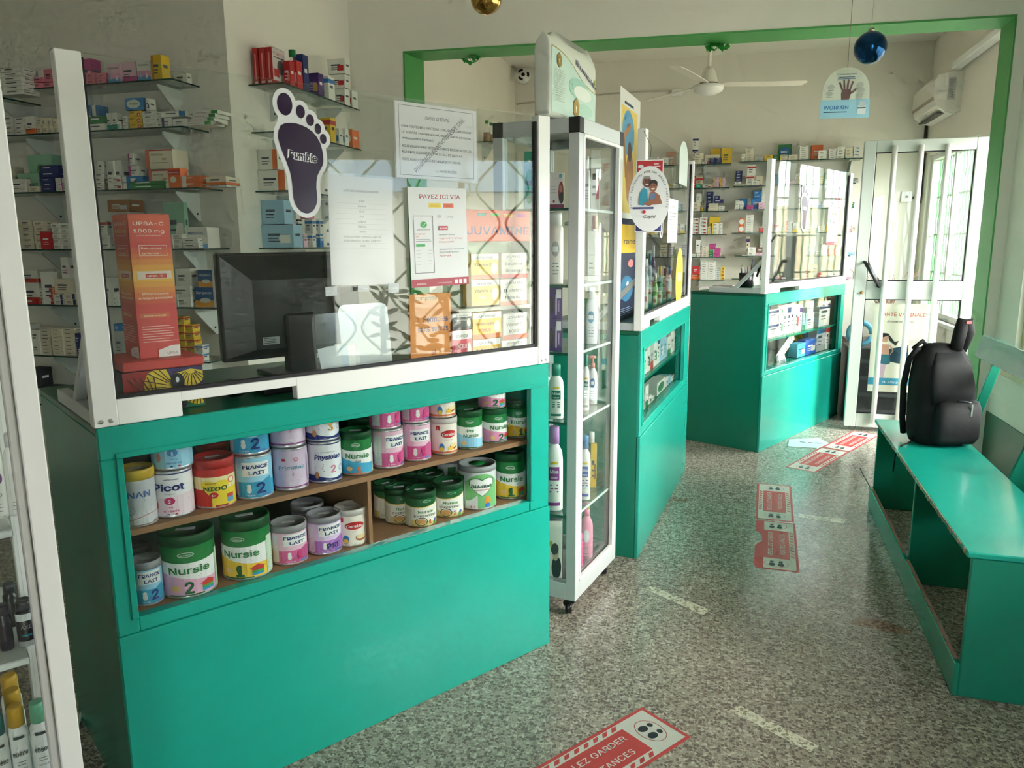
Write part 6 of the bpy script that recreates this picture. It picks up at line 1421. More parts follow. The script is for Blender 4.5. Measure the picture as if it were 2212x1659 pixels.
# monitor seen from behind
mo = empty('computer_monitor', C1.w(-.745, .44, zt), C1.rz, 'black computer monitor seen from behind on the foreground counter', 'monitor')
MB().bbox(-.245, .245, -.012, .018, .055, .395, pm((20, 21, 22), .35), .006).build('casing', mo)
bk_ = MB(); bx, bz0, bz1 = .19, .11, .34
bk_.add([(-.235, -.012, .065), (.235, -.012, .065), (.235, -.012, .385), (-.235, -.012, .385), (-.15, -.045, .09), (.15, -.045, .09), (.15, -.045, .31), (-.15, -.045, .31)], [(0, 1, 5, 4), (1, 2, 6, 5), (2, 3, 7, 6), (3, 0, 4, 7), (4, 5, 6, 7)], pm((24, 25, 27), .3)); bk_.build('back_shell', mo)
MB().bbox(-.05, .05, -.06, -.02, .005, .2, pm((16, 16, 18), .4), .006).build('stand_neck', mo); MB().bbox(-.11, .11, -.1, .07, .0, .012, pm((16, 16, 18), .4), .004).build('stand_base', mo)
p = Pr(); p.rect(-.028, .028, 0, .024, (176, 184, 184)); p.lines(-.024, .019, .046, 4, .005, .002, (70, 74, 76)); p.emit(MB(), front_map(-.0455, -.10, .105)).build('rating_label', mo)
kb = empty('keyboard', C1.w(-.80, .16, zt), C1.rz, 'black keyboard lying below the monitor', 'keyboard')
MB().bbox(-.2, .2, -.06, .07, 0, .022, pm((18, 18, 20), .5), .004).build('base', kb)
kk = MB()
for i in range(14):
    for j in range(4): kk.bbox(-.19 + i * .027, -.167 + i * .027, -.05 + j * .028, -.027 + j * .028, .022, .03, pm((26, 26, 28), .5), .002)
kk.build('keys', kb)['kind'] = 'stuff'
ms = empty('computer_mouse', C1.w(-1.07, .15, zt), C1.rz + .3, 'black computer mouse between the cloth box and the keyboard', 'mouse')
MB().sphere((0, 0, .008), .03, pm((14, 14, 15), .35), 20, 12, (1.0, 1.6, .85)).build('shell', ms); MB().tube([(0, .045, .012), (.02, .1, .01), (.06, .16, .004)], .002, BLACKP, 6).build('cable', ms)
for o_ in ms.children:
    if o_.name.startswith('shell'): o_.location.z = .018
# acrylic leaflet stands
def plate(px0, py0, px1, py1, v, m, name, label, cat, lean=0.12):
    a, zt_ = C1.px(px0, py0, v); b, zb_ = C1.px(px1, py1, v); w = b - a; h = zt_ - zt
    root = empty(name, C1.w((a + b) / 2, v, zt + .0006), C1.rz, label, cat)
    pts = [(-w / 2, 0), (w / 2, 0), (w / 2, h - .02), (w / 2 - .006, h - .006), (w / 2 - .02, h), (-w / 2 + .02, h), (-w / 2 + .006, h - .006), (-w / 2, h - .02)]
    MB().prism(pts[::-1], -.0015, .0015, m, Rx(-lean) @ Matrix(((1, 0, 0, 0), (0, 0, 1, 0), (0, 1, 0, 0), (0, 0, 0, 1)))).build('back_plate', root)
    MB().box(-w / 2, w / 2, -.06, 0, 0, .003, m).build('foot_plate', root)
    return root
plate(738, 660, 850, 790, .10, FROST, 'acrylic_stand', 'frosted rounded acrylic plate standing on the foreground counter', 'stand')
plate(680, 680, 782, 795, .06, PLASTIC, 'leaflet_holder', 'clear leaflet holder beside the monitor', 'stand')
for i in range(3):
    u, z_ = C1.px(706 + i * 10, 740, .12 + .01 * i)
    tag(MB().box(-.035, .035, 0, .0008, 0, .12, pm(((206, 214, 220), (186, 204, 222), (226, 226, 220))[i], .6), Rx(-.12) @ Ry(.1 * i - .1)).build('leaflet', None, C1.w(u, .075 + .008 * i, zt + .004), C1.rz), ('pale blue', 'light grey blue', 'cream')[i] + ' leaflet in the clear holder', 'leaflet', 'leaflets in the clear holder')
# vitamin display stand at the right end
VD = .10
ds = empty('vitamin_display', C1.w(-.19, VD, zt), C1.rz, 'orange topped vitamin display stand behind the right end of the screen', 'display stand')
hu0, hz1 = C1.px(1003, 452, VD); hu1, hz0 = C1.px(1146, 521, VD)
cx = -.19; zsh = C1.px(1080, 662, VD)[1] - zt; zs2 = C1.px(1080, 610, VD)[1] - zt
p = Pr(); W_ = hu1 - hu0; Hh = hz1 - hz0
p.text('JUVAMINE', 0, Hh * .22, Hh * .34, (40, 40, 120), 'C', .04, W_ * .94)
for i, c in enumerate(((60, 160, 150), (90, 180, 70), (240, 170, 60), (190, 60, 160))): p.rect(-W_ * .32 + i * W_ * .2, -W_ * .19 + i * W_ * .2, Hh * .80, Hh * .90, c)
hb = MB().bbox(-W_ / 2, W_ / 2, 0, .006, 0, Hh, pm((224, 84, 46), .45), .002); p.emit(hb, front_map(0)); hb.build('header', ds, ((hu0 + hu1) / 2 - cx, .0, hz0 - zt))
MB().box(hu0 - .02 - cx, hu1 - cx, .10, .104, 0, hz0 - zt + .01, pm((206, 226, 196), .5)).build('back_panel', ds)
MB().box(hu1 - .004 - cx, hu1 - cx, .0, .10, 0, hz0 - zt, pm((206, 214, 200), .5)).build('side_panel', ds)
MB().box(hu0 - .03 - cx, hu1 - .004 - cx, .0, .10, zsh - .012, zsh, pm((214, 210, 200), .5)).build('shelf', ds)
def f_juv(main, sub, mc, low, c2=None):
    def f(p, w, h):
        p.rect(-w / 2 + .0005, w / 2 - .0005, h * .76, h - .0005, (240, 236, 230)); p.text('JUVAMINE', -w * .02, h * .80, h * .12, (70, 60, 70), 'C', .02, w * .62)
        p.rect(-w / 2 + .0005, w / 2 - .0005, .0005, h * .18, low); p.text(main, -w * .08, h * .52, h * .15, mc, 'C', .02, w * .62); p.text(sub, -w * .1, h * .26, h * .16, c2 or mc, 'C', .03, min(w * .5, h * .12 * len(sub)))
        p.ell(w * .34, h * .42, w * .1, h * .24, (236, 226, 206))
    return f
JV = [(1017, 1077, 548, 603, (240, 204, 90), f_juv('Vitamine C', '500', (110, 80, 40), (236, 150, 120), (250, 240, 220)), 'yellow vitamin box, upper left in the display'),
      (1083, 1143, 546, 601, (226, 222, 210), f_juv('Taurine', 'Ginseng', (80, 90, 90), (226, 90, 90)), 'pale energy supplement box, upper right in the display'),
      (1018, 1078, 604, 660, (240, 200, 100), f_juv('Vitamine C', '500', (110, 80, 40), (236, 190, 120), (250, 240, 220)), 'yellow vitamin box, second layer left in the display'),
      (1081, 1144, 602, 660, (230, 226, 214), f_juv('11 Vitamins', '7 minerals', (80, 76, 80), (236, 150, 130)), 'pale multivitamin box, second layer right in the display'),
      (977, 1019, 676, 712, (110, 106, 106), f_juv('Taurine', '', (226, 226, 220), (90, 84, 84)), 'grey supplement box, left end of the display'),
      (1021, 1083, 674, 731, (240, 190, 60), f_juv('Gelée royale', 'TONUS', (150, 90, 40), (230, 120, 50), (196, 50, 50)), 'golden royal jelly box in the display'),
      (1087, 1143, 676, 732, (232, 230, 222), f_juv('Vitamin C', '1000', (120, 100, 80), (226, 100, 50)), 'white and orange vitamin box, lower right in the display'),
      (977, 1020, 713, 775, (214, 74, 96), f_juv('MINCEUR', '6 en 1', (246, 236, 236), (196, 56, 80)), 'pink slimming supplement box, bottom left in the display'),
      (1022, 1081, 732, 768, (236, 180, 50), f_juv('Miel', '', (120, 80, 30), (50, 40, 36)), 'golden honey supplement box, bottom middle in the display'),
      (1084, 1141, 733, 765, (230, 230, 224), f_juv('', '', (80, 90, 80), (110, 170, 80)), 'white and green supplement box, bottom right in the display')]
for (a, b, yt, yb, c, fn, lab) in JV:
    fcarton(C1, a, b, yt, VD + .012, zt, .05, c, lab, 'vitamin_box', 'box', 'vitamin boxes in the display', pyb=(None if yb > 760 else yb), f=fn)
def f_form(p, w, h):
    p.text('Formules', w * .12, h * .64, h * .10, (40, 60, 110), 'C', .02, w * .6); p.text('sans sucres', w * .05, h * .52, h * .10, (40, 60, 110), 'C', .02, w * .74); p.text('comprimé', -w * .1, h * .92, h * .07, (60, 110, 50), 'C', .02, w * .5); p.text('et', w * .05, h * .22, h * .09, (140, 40, 40), 'C', .02); p.text('goûts', w * .15, h * .08, h * .09, (140, 40, 40), 'C', .02, w * .4)
fcarton(C1, 884, 974, 634, VD + .02, zt, .012, (222, 140, 60), 'orange advert panel lettered in blue beside the vitamin display', 'advert_panel', 'advert', None, f=f_form)

# ================================================================== IN THE TALL GLASS CABINET
def cb_x(px, py, x):       # point of the cabinet's plane x = const
    d = ray(px, py); P = CB.o + CB.d * x; t = (P - CO).dot(CB.d) / d.dot(CB.d); q = CO + d * t; w = q - CO
    return (q - CB.o).dot(CB.n), q.z
def place(px0, px1, pyt, k, face, off):
    zs = CBZ[k] if k >= 0 else CZ0 + .031
    m = (px0 + px1) / 2
    if face == 'R': u, zt_ = CB.px(m, pyt, off); v = off
    else: v, zt_ = cb_x(m, pyt, off); u = off
    u = min(max(u, .06), CL - .06); v = min(max(v, .06), CD - .06)
    P = CB.w(u, v, zs + .0006); w = (px1 - px0) * depth((P.x, P.y, zs + .1)) / FPX
    return P, w, max(.04, zt_ - zs)
WB = (232, 232, 228)
def cbottle(px0, px1, pyt, k, face, off, bodyc, capc, label, kind='lotion', pr=None, sy=.62, clear=False):
    P, w, h = place(px0, px1, pyt, k, face, off); r = w / 2 * 1.14
    m = PLASTIC if clear else pm(bodyc, .35); cm = pm(capc, .4)
    rz = math.atan2(-P.y, -P.x) + math.pi / 2
    if kind == 'lotion': hb = h * .80; prof = shoulder(r, hb, r * .42, .004); cap = [(r * .58, hb - .002), (r * .57, h - .004), (r * .48, h)]
    elif kind == 'pump': hb = h * .72; prof = shoulder(r, hb, r * .4, .004); cap = [(r * .48, hb), (r * .46, hb + h * .09), (r * .2, hb + h * .1)]
    else: hb = h * .82; prof = [(r * .94, 0), (r, .004), (r, hb * .94), (r * .8, hb)]; cap = [(r * .82, hb - .001), (r * .82, h - .006), (r * .7, h)]
    return bottle(P, prof, m, cap, cm, label, 'lotion_bottle', 'bottle', 'bottles in the tall glass cabinet', rz, sy, pr and (lambda p, rr: pr(p, rr, hb)), (hb * .8, pm(bodyc, .2)) if clear else None, kind == 'pump', 20)
def l_mixa(c, sub):
    def f(p, r, h):
        p.rect(-r * .45, r * .45, h * .70, h * .74, (226, 190, 50), 4); p.rect(-r * .62, r * .62, h * .46, h * .66, c, 8); p.text('Mixa', 0, h * .565, h * .07, (240, 240, 240), 'C', .04, r * .95); p.text(sub, 0, h * .485, h * .045, (240, 240, 240), 'C', 0, r * .8, shear=.2)
        p.lines(0, h * .38, r * 1.2, 3, h * .05, h * .02, c, 'C'); p.rect(-r * .7, r * .7, h * .08, h * .13, c, 8)
    return f
def l_plain(c):
    def f(p, r, h): p.rect(-r * .5, r * .5, h * .55, h * .62, c, 4); p.lines(0, h * .45, r * 1.0, 4, h * .06, h * .015, (150, 150, 150), 'C')
    return f
def l_oval(c):
    def f(p, r, h): p.ell(0, h * .6, r * .5, h * .13, c); p.rect(-r * .35, r * .35, h * .55, h * .64, (236, 236, 236), 4); p.lines(0, h * .35, r * .9, 4, h * .06, h * .02, (130, 150, 160), 'C')
    return f
def ccarton(px0, px1, pyt, k, face, off, c, label, **o):
    P, w, h = place(px0, px1, pyt, k, face, off)
    if 'h' in o: h = o['h']
    P = P + Vector((0, 0, o.get('up', 0)))
    return carton(P, w, o.get('d', w * .6), h, math.atan2(-P.y, -P.x) + math.pi / 2, c, o.get('a'), o.get('t'), label, 'boxes in the tall glass cabinet', o.get('st', 0), 'toiletry_box', 'box', prfun=o.get('f'))
def f_lady(p, w, h):
    p.rect(-w / 2 + .001, w / 2 - .001, .001, h * .12, (120, 30, 60)); p.ell(w * .15, h * .3, w * .3, h * .2, (24, 24, 28)); p.ell(w * .1, h * .55, w * .2, h * .13, (190, 170, 150)); p.ell(w * .05, h * .62, w * .24, h * .1, (40, 40, 44)); p.ell(-w * .2, h * .72, w * .1, h * .05, (180, 170, 60))
def f_pinklady(p, w, h):
    p.rect(-w / 2 + .001, w / 2 - .001, .001, h * .12, (130, 30, 80)); p.ell(w * .28, h * .45, w * .18, h * .3, (150, 40, 60)); p.ell(w * .25, h * .55, w * .1, h * .1, (190, 130, 100)); p.ell(w * .3, h * .3, w * .16, h * .16, (50, 40, 40)); p.ell(w * .25, h * .9, w * .12, h * .06, (120, 200, 200)); p.ell(-w * .2, h * .2, w * .07, h * .04, (180, 40, 60)); p.lines(-w * .4, h * .6, w * .4, 3, h * .08, h * .02, (200, 180, 180))
def f_purp(p, w, h): p.rect(w * .05, w * .4, h * .62, h * .9, (220, 216, 220)); p.rect(w * .0, w * .1, h * .1, h * .75, (206, 190, 214)); p.ell(-w * .3, h * .4, w * .18, h * .3, (46, 30, 40)); p.rect(w * .2, w * .28, h * .2, h * .55, (180, 150, 200))
# top level
ccarton(1187, 1219, 374, 0, 'L', .08, (236, 226, 228), 'white card box with a red haired woman, top of the cabinet', f=f_pinklady, d=.04)
ccarton(1100, 1122, 330, 0, 'L', .2, 'teal', 'teal toiletry box behind the screen, top of the cabinet', a='white', st=5); ccarton(1126, 1150, 352, 0, 'L', .2, 'pale blue', 'pale blue toiletry box behind the screen, top of the cabinet', a='teal', st=5)
cbottle(1262, 1275, 338, 0, 'R', .08, WB, WB, 'slim white bottle, leftmost on the cabinet top level', 'lotion', l_plain((150, 150, 160)))
ccarton(1277, 1297, 325, 0, 'R', .10, 'white', 'tall white carton with a red mark, cabinet top level', a='red', st=4, d=.04); ccarton(1299, 1312, 330, 0, 'R', .18, 'white', 'narrow white carton beside the dark blue one', d=.04); ccarton(1308, 1324, 352, 0, 'R', .12, (26, 70, 96), 'dark blue carton at the right of the cabinet top level', a='white', st=4, d=.05)
# second level
cbottle(1185, 1215, 458, 1, 'L', .08, (236, 228, 222), (240, 238, 234), 'large cream lotion bottle behind the right post', 'can', l_oval((180, 176, 180)))
ccarton(1270, 1290, 500, 1, 'R', .07, 'white', 'white carton with red lettering on the second level', t='TOPIC', tc=None, d=.04); cbottle(1291, 1310, 467, 1, 'R', .10, WB, (150, 50, 50), 'white bottle with a dark red cap on the second level', 'lotion', l_plain((150, 150, 160))); cbottle(1262, 1272, 472, 1, 'R', .2, WB, WB, 'small white pump bottle at the back of the second level', 'pump'); cbottle(1312, 1324, 480, 1, 'R', .16, WB, (200, 206, 210), 'white bottle at the right of the second level', 'lotion')
# third level
ccarton(1185, 1215, 686, 2, 'L', .09, 'purple', 'purple printed box on the third level, lower of two', f=f_purp, d=.06); P_, w_, h_ = place(1185, 1215, 686, 2, 'L', .09)
ccarton(1185, 1215, 617, 2, 'L', .09, 'purple', 'purple printed box on the third level, upper of two', f=f_purp, d=.06, up=h_ + .0006, h=h_ * .95)
cbottle(1265, 1290, 620, 2, 'R', .07, (226, 232, 234), (236, 236, 236), 'white body milk bottle with a blue oval label', 'lotion', l_oval((60, 140, 180))); ccarton(1290, 1302, 640, 2, 'R', .14, 'green', 'narrow green carton on the third level', a='white', st=4, d=.04)
cbottle(1303, 1314, 634, 2, 'R', .09, WB, WB, 'slim white bottle on the third level, left of two', 'lotion', l_plain((190, 80, 80))); cbottle(1315, 1326, 634, 2, 'R', .09, WB, WB, 'slim white bottle on the third level, right of two', 'lotion', l_plain((190, 80, 80)))
# fourth level
cbottle(1187, 1216, 786, 3, 'L', .08, WB, (60, 150, 130), 'white body milk with a green cap on the fourth level', 'lotion', l_mixa((20, 110, 90), 'fraîcheur')); cbottle(1166, 1190, 790, 3, 'L', .16, WB, (150, 30, 40), 'white bottle half hidden behind the green capped one', 'lotion', l_plain((180, 40, 50)))
cbottle(1260, 1273, 766, 3, 'R', .07, WB, (40, 150, 130), 'white body milk with a teal cap, fourth level', 'lotion', l_mixa((20, 110, 90), '')); cbottle(1272, 1290, 764, 3, 'R', .09, (234, 234, 234), (226, 150, 140), 'white lotion with a salmon pump, fourth level', 'pump', l_oval((50, 110, 180))); cbottle(1284, 1299, 762, 3, 'R', .18, (206, 220, 230), (80, 150, 190), 'white lotion with a blue pump, fourth level', 'pump')
for i, (yt, nm) in enumerate(((862, 'lower'), (836, 'middle'), (808, 'upper'))): ccarton(1298, 1313, 862, 3, 'R', .11, 'white', '%s of three small white cartons, fourth level' % nm, a='pink', st=4, d=.04, up=i * .0555, h=.055)
# fifth level
cbottle(1181, 1214, 920, 4, 'L', .08, WB, (190, 140, 200), 'white body milk with a lilac cap, fifth level', 'lotion', l_mixa((130, 50, 130), 'douceur'))
cbottle(1255, 1275, 940, 4, 'R', .06, WB, (90, 150, 200), 'white baby lotion with a blue cap, fifth level', 'lotion', l_mixa((40, 90, 170), 'bébé')); cbottle(1274, 1292, 930, 4, 'R', .10, (200, 206, 204), (236, 236, 236), 'clear bottle with a white cap, fifth level', 'lotion', l_oval((60, 80, 160)), clear=True); ccarton(1291, 1304, 948, 4, 'R', .09, 'yellow', 'narrow golden carton on the fifth level', d=.03, a=(150, 110, 30), st=4); cbottle(1303, 1317, 918, 4, 'R', .12, WB, (240, 150, 140), 'white bottle with a salmon cap, fifth level', 'pump', l_oval((50, 110, 180)))
# bottom
ccarton(1180, 1214, 1132, -1, 'L', .08, 'white', 'white box showing a dark haired woman, cabinet bottom', f=f_lady, d=.07)
cbottle(1182, 1214, 1075, -1, 'L', .2, (70, 74, 76), (60, 140, 130), 'dark jar with a teal lid behind the white box', 'can')
cbottle(1256, 1280, 1072, -1, 'R', .07, (236, 150, 180), (226, 130, 160), 'large pink pump bottle at the cabinet bottom', 'pump', l_oval((220, 226, 236))); cbottle(1280, 1300, 1066, -1, 'R', .12, (120, 110, 80), (210, 206, 60), 'brown green bottle with a yellow cap at the cabinet bottom', 'lotion', l_oval((226, 232, 232)), clear=True); cbottle(1254, 1266, 1152, -1, 'R', .045, (236, 80, 150), (230, 90, 160), 'small bright pink jar at the cabinet bottom', 'can', l_plain((230, 230, 236)))

# nappy pack on top of the cabinet
def softpack(w, d, h):
    n, k = 48, 14; vs = []; fs = []
    for j in range(k + 1):
        t = j / k; z = h * t; sq = 1 - .88 * max(0, (t - .8) / .2) ** 1.6; bl = 1 + .08 * math.sin(t * math.pi); ww = 1 - .05 * max(0, (t - .8) / .2)
        for i in range(n):
            a = 2 * math.pi * (i + .5) / n; ca, sa = math.cos(a), math.sin(a); e = 9
            x = w / 2 * ww * math.copysign(abs(ca) ** (2 / e), ca) * (1 + .006 * math.sin(j * 2.1 + i)); y = d / 2 * sq * bl * math.copysign(abs(sa) ** (2 / e), sa)
            vs.append((x, y, z + (.012 * math.sin(x * 40) if j == k else 0)))
    fs = [(j * n + i, j * n + (i + 1) % n, (j + 1) * n + (i + 1) % n, (j + 1) * n + i) for j in range(k) for i in range(n)] + [tuple(range(n))[::-1], tuple(range(k * n, k * n + n))]
    return vs, fs
nw, nd = .45, .07; ux0, nzt = CB.px(1190, 62, .08); nh = nzt - CZ1
nu0 = CB.px(1187, 250, .07)[0] + .012
nap = empty('nappy_pack', CB.w(nu0 + nw / 2, .07 + nd / 2, CZ1 + .0006), CB.rz, 'soft mint and white pack of nappies on top of the glass cabinet', 'pack')
vs, fs = softpack(nw, nd, nh); MB().add(vs, fs, pm((222, 226, 214), .3, var=.04, bump=.5, scale=14), True).build('wrapper', nap)
p = Pr(); MT, MT2 = (196, 220, 208), (160, 204, 186)
fy = lambda x: nh * (.80 - .10 * (x / nw + .5) - .26 * (1 / (1 + math.exp(-(x / nw) * 9))))
p.cols(-nw * .48, nw * .48, fy, lambda x: nh * .03, MT, 20); p.cols(-nw * .48, nw * .48, lambda x: fy(x) + .004, fy, (170, 146, 90), 20)
p.ell(nw * .06, nh * .42, nw * .22, nh * .13, MT2); p.ell(nw * .14, nh * .38, nw * .2, nh * .09, (226, 232, 222)); p.ell(nw * .2, nh * .18, nw * .18, nh * .08, (176, 212, 194))
p.text('Bumble', nw * .20, nh * .62, nh * .085, (60, 36, 96), 'C', .04, nw * .44, rot=-.28); p.ell(nw * .44, nh * .60, nw * .025, nh * .035, (170, 196, 70)); p.ell(nw * .44, nh * .53, nw * .015, nh * .02, (40, 80, 50))
for gx, gy, gs in ((-.36, .66, .045), (.0, .17, .065)):
    hx = [(gx * nw + gs * nw * 1.1 * math.cos(rad(60 * i + 30)), gy * nh + gs * nw * 1.3 * math.sin(rad(60 * i + 30))) for i in range(6)]; p.poly(hx, (160, 132, 66)); p.text('1', gx * nw, gy * nh - gs * nw * .5, gs * nw * 1.0, (240, 232, 206), 'C', .03)
p.text('50', nw * .1, nh * .19, nh * .025, (60, 60, 80), 'C', 0)
p.lines(-nw * .44, nh * .54, nw * .2, 14, nh * .028, nh * .008, (186, 190, 180))
pmap = lambda a, b, o: Vector((a, -nd / 2 * (1 - .88 * max(0, (b / nh - .8) / .2) ** 1.6) * (1 + .08 * math.sin(b / nh * math.pi)) * (max(0.0, 1 - abs(2 * a / nw) ** 9)) ** .111 - .001 - o, b))
p.emit(MB(), pmap, .0012, .0002).build('printed_front', nap)
# ================================================================== MIDDLE COUNTER GOODS
def b_sun(p, w, h):
    p.rect(-w * .5, w * .5, h * .0, h * .26, (40, 90, 160)); p.cols(-w * .45, w * .35, lambda x: h * .93, lambda x: h * .46, (236, 206, 110), 4); p.ell(-w * .1, h * .82, w * .3, h * .1, (90, 160, 200)); p.ell(0, h * .62, w * .2, h * .12, (176, 120, 70)); p.ell(-.01, h * .74, w * .1, h * .045, (70, 50, 40)); p.line([(-w * .2, h * .62), (-w * .3, h * .8), (0, h * .86)], w * .07, (176, 120, 70)); p.lines(-w * .3, h * .94, w * .6, 1, .01, h * .012, (60, 80, 110)); p.lines(-w * .3, h * .42, w * .6, 2, h * .03, h * .01, (110, 120, 130)); p.rect(-w * .2, w * .3, h * .16, h * .34, (206, 214, 226)); p.rect(-w * .1, w * .1, h * .2, h * .3, (60, 100, 170))
def b_navy(p, w, h):
    p.rect(-w * .5, w * .5, h * .66, h * .94, (222, 180, 40)); p.text('rane', w * .12, h * .75, h * .07, (40, 40, 60), 'C', .04, w * .6); p.ell(w * .2, h * .55, w * .14, h * .04, (200, 120, 120)); p.ell(0, h * .3, w * .34, h * .13, (40, 110, 150)); p.ell(w * .05, h * .34, w * .06, h * .03, (226, 240, 246)); p.lines(-w * .35, h * .1, w * .7, 4, h * .02, h * .006, (150, 170, 200))
def standboard(x0, x1, yt, v, zb, c, fn, name, label):
    u0, zt_ = C2.px(x0, yt, v); u1, _ = C2.px(x1, yt + 20, v); w = u1 - u0; h = zt_ - zb
    mb = MB().bbox(-w / 2, w / 2, 0, .006, 0, h, pm(c, .5), .001); p = Pr(); fn(p, w, h); p.emit(mb, front_map(0), .0004, .0001)
    MB_ = mb.build(name, None, C2.w((u0 + u1) / 2, v, zb + .0006), C2.rz); return tag(MB_, label, 'poster')
b_sun_ = b_sun
standboard(1341, 1384, 185, .30, H2, (230, 230, 226), lambda p, w, h: b_sun_(p, w, h), 'display_board', 'tall white display board with a sunny print behind the glass cabinet')
standboard(1334, 1376, 470, .20, H2, (20, 34, 66), b_navy, 'display_board', 'navy blue display board with a yellow band on the middle counter')
gb = 'bottles on the middle counter'
for (x, w, yt, v, bc, cc, lab, kd) in ((1396, 14, 560, .07, (190, 206, 196), (226, 226, 220), 'milky white bottle nearest the post on the middle counter', 'lotion'), (1405, 12, 548, .14, (170, 196, 206), (60, 120, 120), 'pale blue bottle on the middle counter', 'lotion'),
    (1416, 12, 590, .07, (120, 170, 70), (226, 226, 210), 'light green bottle on the middle counter', 'lotion'), (1427, 12, 575, .08, (60, 140, 90), (236, 190, 60), 'dark green bottle with a yellow cap on the middle counter', 'lotion'), (1437, 11, 580, .07, (220, 90, 50), (200, 50, 50), 'orange bottle with a red cap on the middle counter', 'lotion'), (1447, 10, 575, .10, (226, 226, 220), (40, 90, 150), 'white bottle with a blue cap on the middle counter', 'lotion'), (1412, 12, 530, .22, (90, 60, 110), (220, 220, 226), 'purple bottle at the back of the middle counter', 'can')):
    u, z_ = C2.px(x, yt, v); P = C2.w(u, v, H2 + .0006); r = w * depth(P) / FPX / 2; h = max(.08, z_ - H2); hb = h * .8
    bottle(P, shoulder(r, hb, r * .4, .004), pm(bc, .3), [(r * .5, hb), (r * .5, h - .003), (r * .4, h)], pm(cc, .4), lab, 'spray_bottle', 'bottle', gb, math.atan2(-P.y, -P.x) + math.pi / 2, .7, lambda p, rr, hb=hb: (p.rect(-rr * .7, rr * .7, hb * .2, hb * .6, (236, 232, 214), 6), p.rect(-rr * .5, rr * .5, hb * .4, hb * .5, (200, 80, 60), 4)), n=16)
def window_items(fr, items, zs, v0, group, phrase):
    for i, (x0, x1, yt, k, c, o) in enumerate(items):
        o = dict(o); v = o.pop('v', v0); lab = o.pop('lab', None) or '%s carton, %s on the %s shelf of the %s' % (c if isinstance(c, str) else 'coloured', ORD[i + 1], ('lower', 'upper')[k], phrase)
        fcarton(fr, x0, x1, yt, v, zs[k], o.pop('d', .07), c, lab, 'toiletry_carton', 'box', group, **o)
Z2 = (.645, .83)
window_items(C2, [(1384, 1390, 778, 1, 'mint', {}), (1390.5, 1398, 760, 1, 'white', {}), (1398.5, 1405, 748, 1, 'white', dict(a='green', st=4)), (1405.5, 1412, 742, 1, 'grey', dict(a='red', st=2)), (1412.5, 1420, 735, 1, 'white', dict(a='green', st=4)), (1420.5, 1426, 725, 1, 'white', dict(a='navy', st=3)), (1426.5, 1434, 722, 1, 'pale blue', dict(a='white', st=4)), (1434.5, 1441, 722, 1, 'pale blue', {}), (1442, 1449, 727, 1, 'white', dict(a='green', st=2)), (1449.5, 1456, 715, 1, 'white', {}), (1456.5, 1463, 710, 1, 'white', dict(a='red', st=1)), (1463.5, 1468, 704, 1, 'red', dict(a='white', st=4)),
    (1382, 1388, 865, 0, 'white', dict(a='blue', st=3)), (1389, 1394, 850, 0, 'grey', {}), (1394.5, 1401, 833, 0, 'white', dict(a='green', st=2)), (1401.5, 1407, 855, 0, 'white', dict(a='black', st=4)), (1408, 1413, 856, 0, 'white', dict(a='yellow', st=4)), (1420, 1436, 822, 0, 'white', dict(a='green', st=5)), (1437, 1443, 815, 0, 'white', dict(a='blue', st=4)), (1444, 1449, 812, 0, 'pale blue', {}), (1450, 1456, 812, 0, 'white', {}), (1457, 1463, 810, 0, 'white', {})], Z2, .05, 'cartons in the middle counter window', 'middle counter')
Z3_ = (.588, .80)
window_items(C3, [(1659, 1682, 698, 1, 'white', dict(a='navy', st=3)), (1661, 1682, 668, 1, 'white', dict(pyb=697, a='navy', st=3)), (1682.5, 1692, 681, 1, 'white', dict(a='green', st=4)), (1683, 1692, 660, 1, 'white', dict(pyb=680, a='green', st=4)), (1692.5, 1701, 658, 1, 'white', dict(a='mint', st=0)), (1702, 1709, 656, 1, 'white', dict(a='navy', st=3)), (1709.5, 1717, 654, 1, 'white', dict(a='pale blue', st=4)), (1718, 1727, 657, 1, 'white', dict(a='red', st=4)), (1727.5, 1733, 657, 1, 'white', dict(a='purple', st=3)), (1733.5, 1738, 676, 1, 'pale blue', dict(a='green', st=2)), (1740, 1758, 676, 1, 'white', dict(a='mint', st=0)), (1743, 1757, 651, 1, 'white', dict(pyb=676, a='mint', st=0)), (1770, 1793, 651, 1, 'white', dict(a='navy', st=3)),
    (1722, 1739, 742, 0, (80, 180, 210), dict(a='white', st=4, lab='light blue glove box in the far counter window')), (1739.5, 1763, 733, 0, (40, 90, 180), dict(a='white', st=4, lab='bright blue glove box in the far counter window')), (1764, 1783, 704, 0, 'grey', dict(a=(40, 100, 140), st=3, lab='grey and blue carton in the far counter window')), (1784, 1793, 702, 0, 'white', dict(a='red', st=3, lab='white and red carton in the far counter window'))], Z3_, .06, 'cartons in the far counter window', 'far counter')
A_ = C3.px(1672, 790, .12); B_ = C3.px(1712, 715, .12)
mb = MB().box(-.04, .04, 0, .003, 0, .36, pm((214, 210, 202), .6)); pr = Pr(); pr.lines(-.03, .3, .06, 3, .03, .008, (130, 120, 110)); pr.rect(.01, .03, .18, .2, (196, 60, 50)); pr.emit(mb, front_map(0))
o = mb.build('folded_brochure'); o.matrix_world = Matrix.Translation(C3.w(A_[0] + .04, .12, Z3_[0] + .004)) @ Rz(C3.rz) @ Ry(rad(62)); tag(o, 'white brochure leaning inside the far counter window', 'brochure')
mb = MB().box(-.06, .06, 0, .004, 0, .06, pm((226, 228, 232), .5)); pr = Pr(); pr.rect(-.05, .05, .0, .02, (90, 96, 110)); pr.emit(mb, front_map(0))
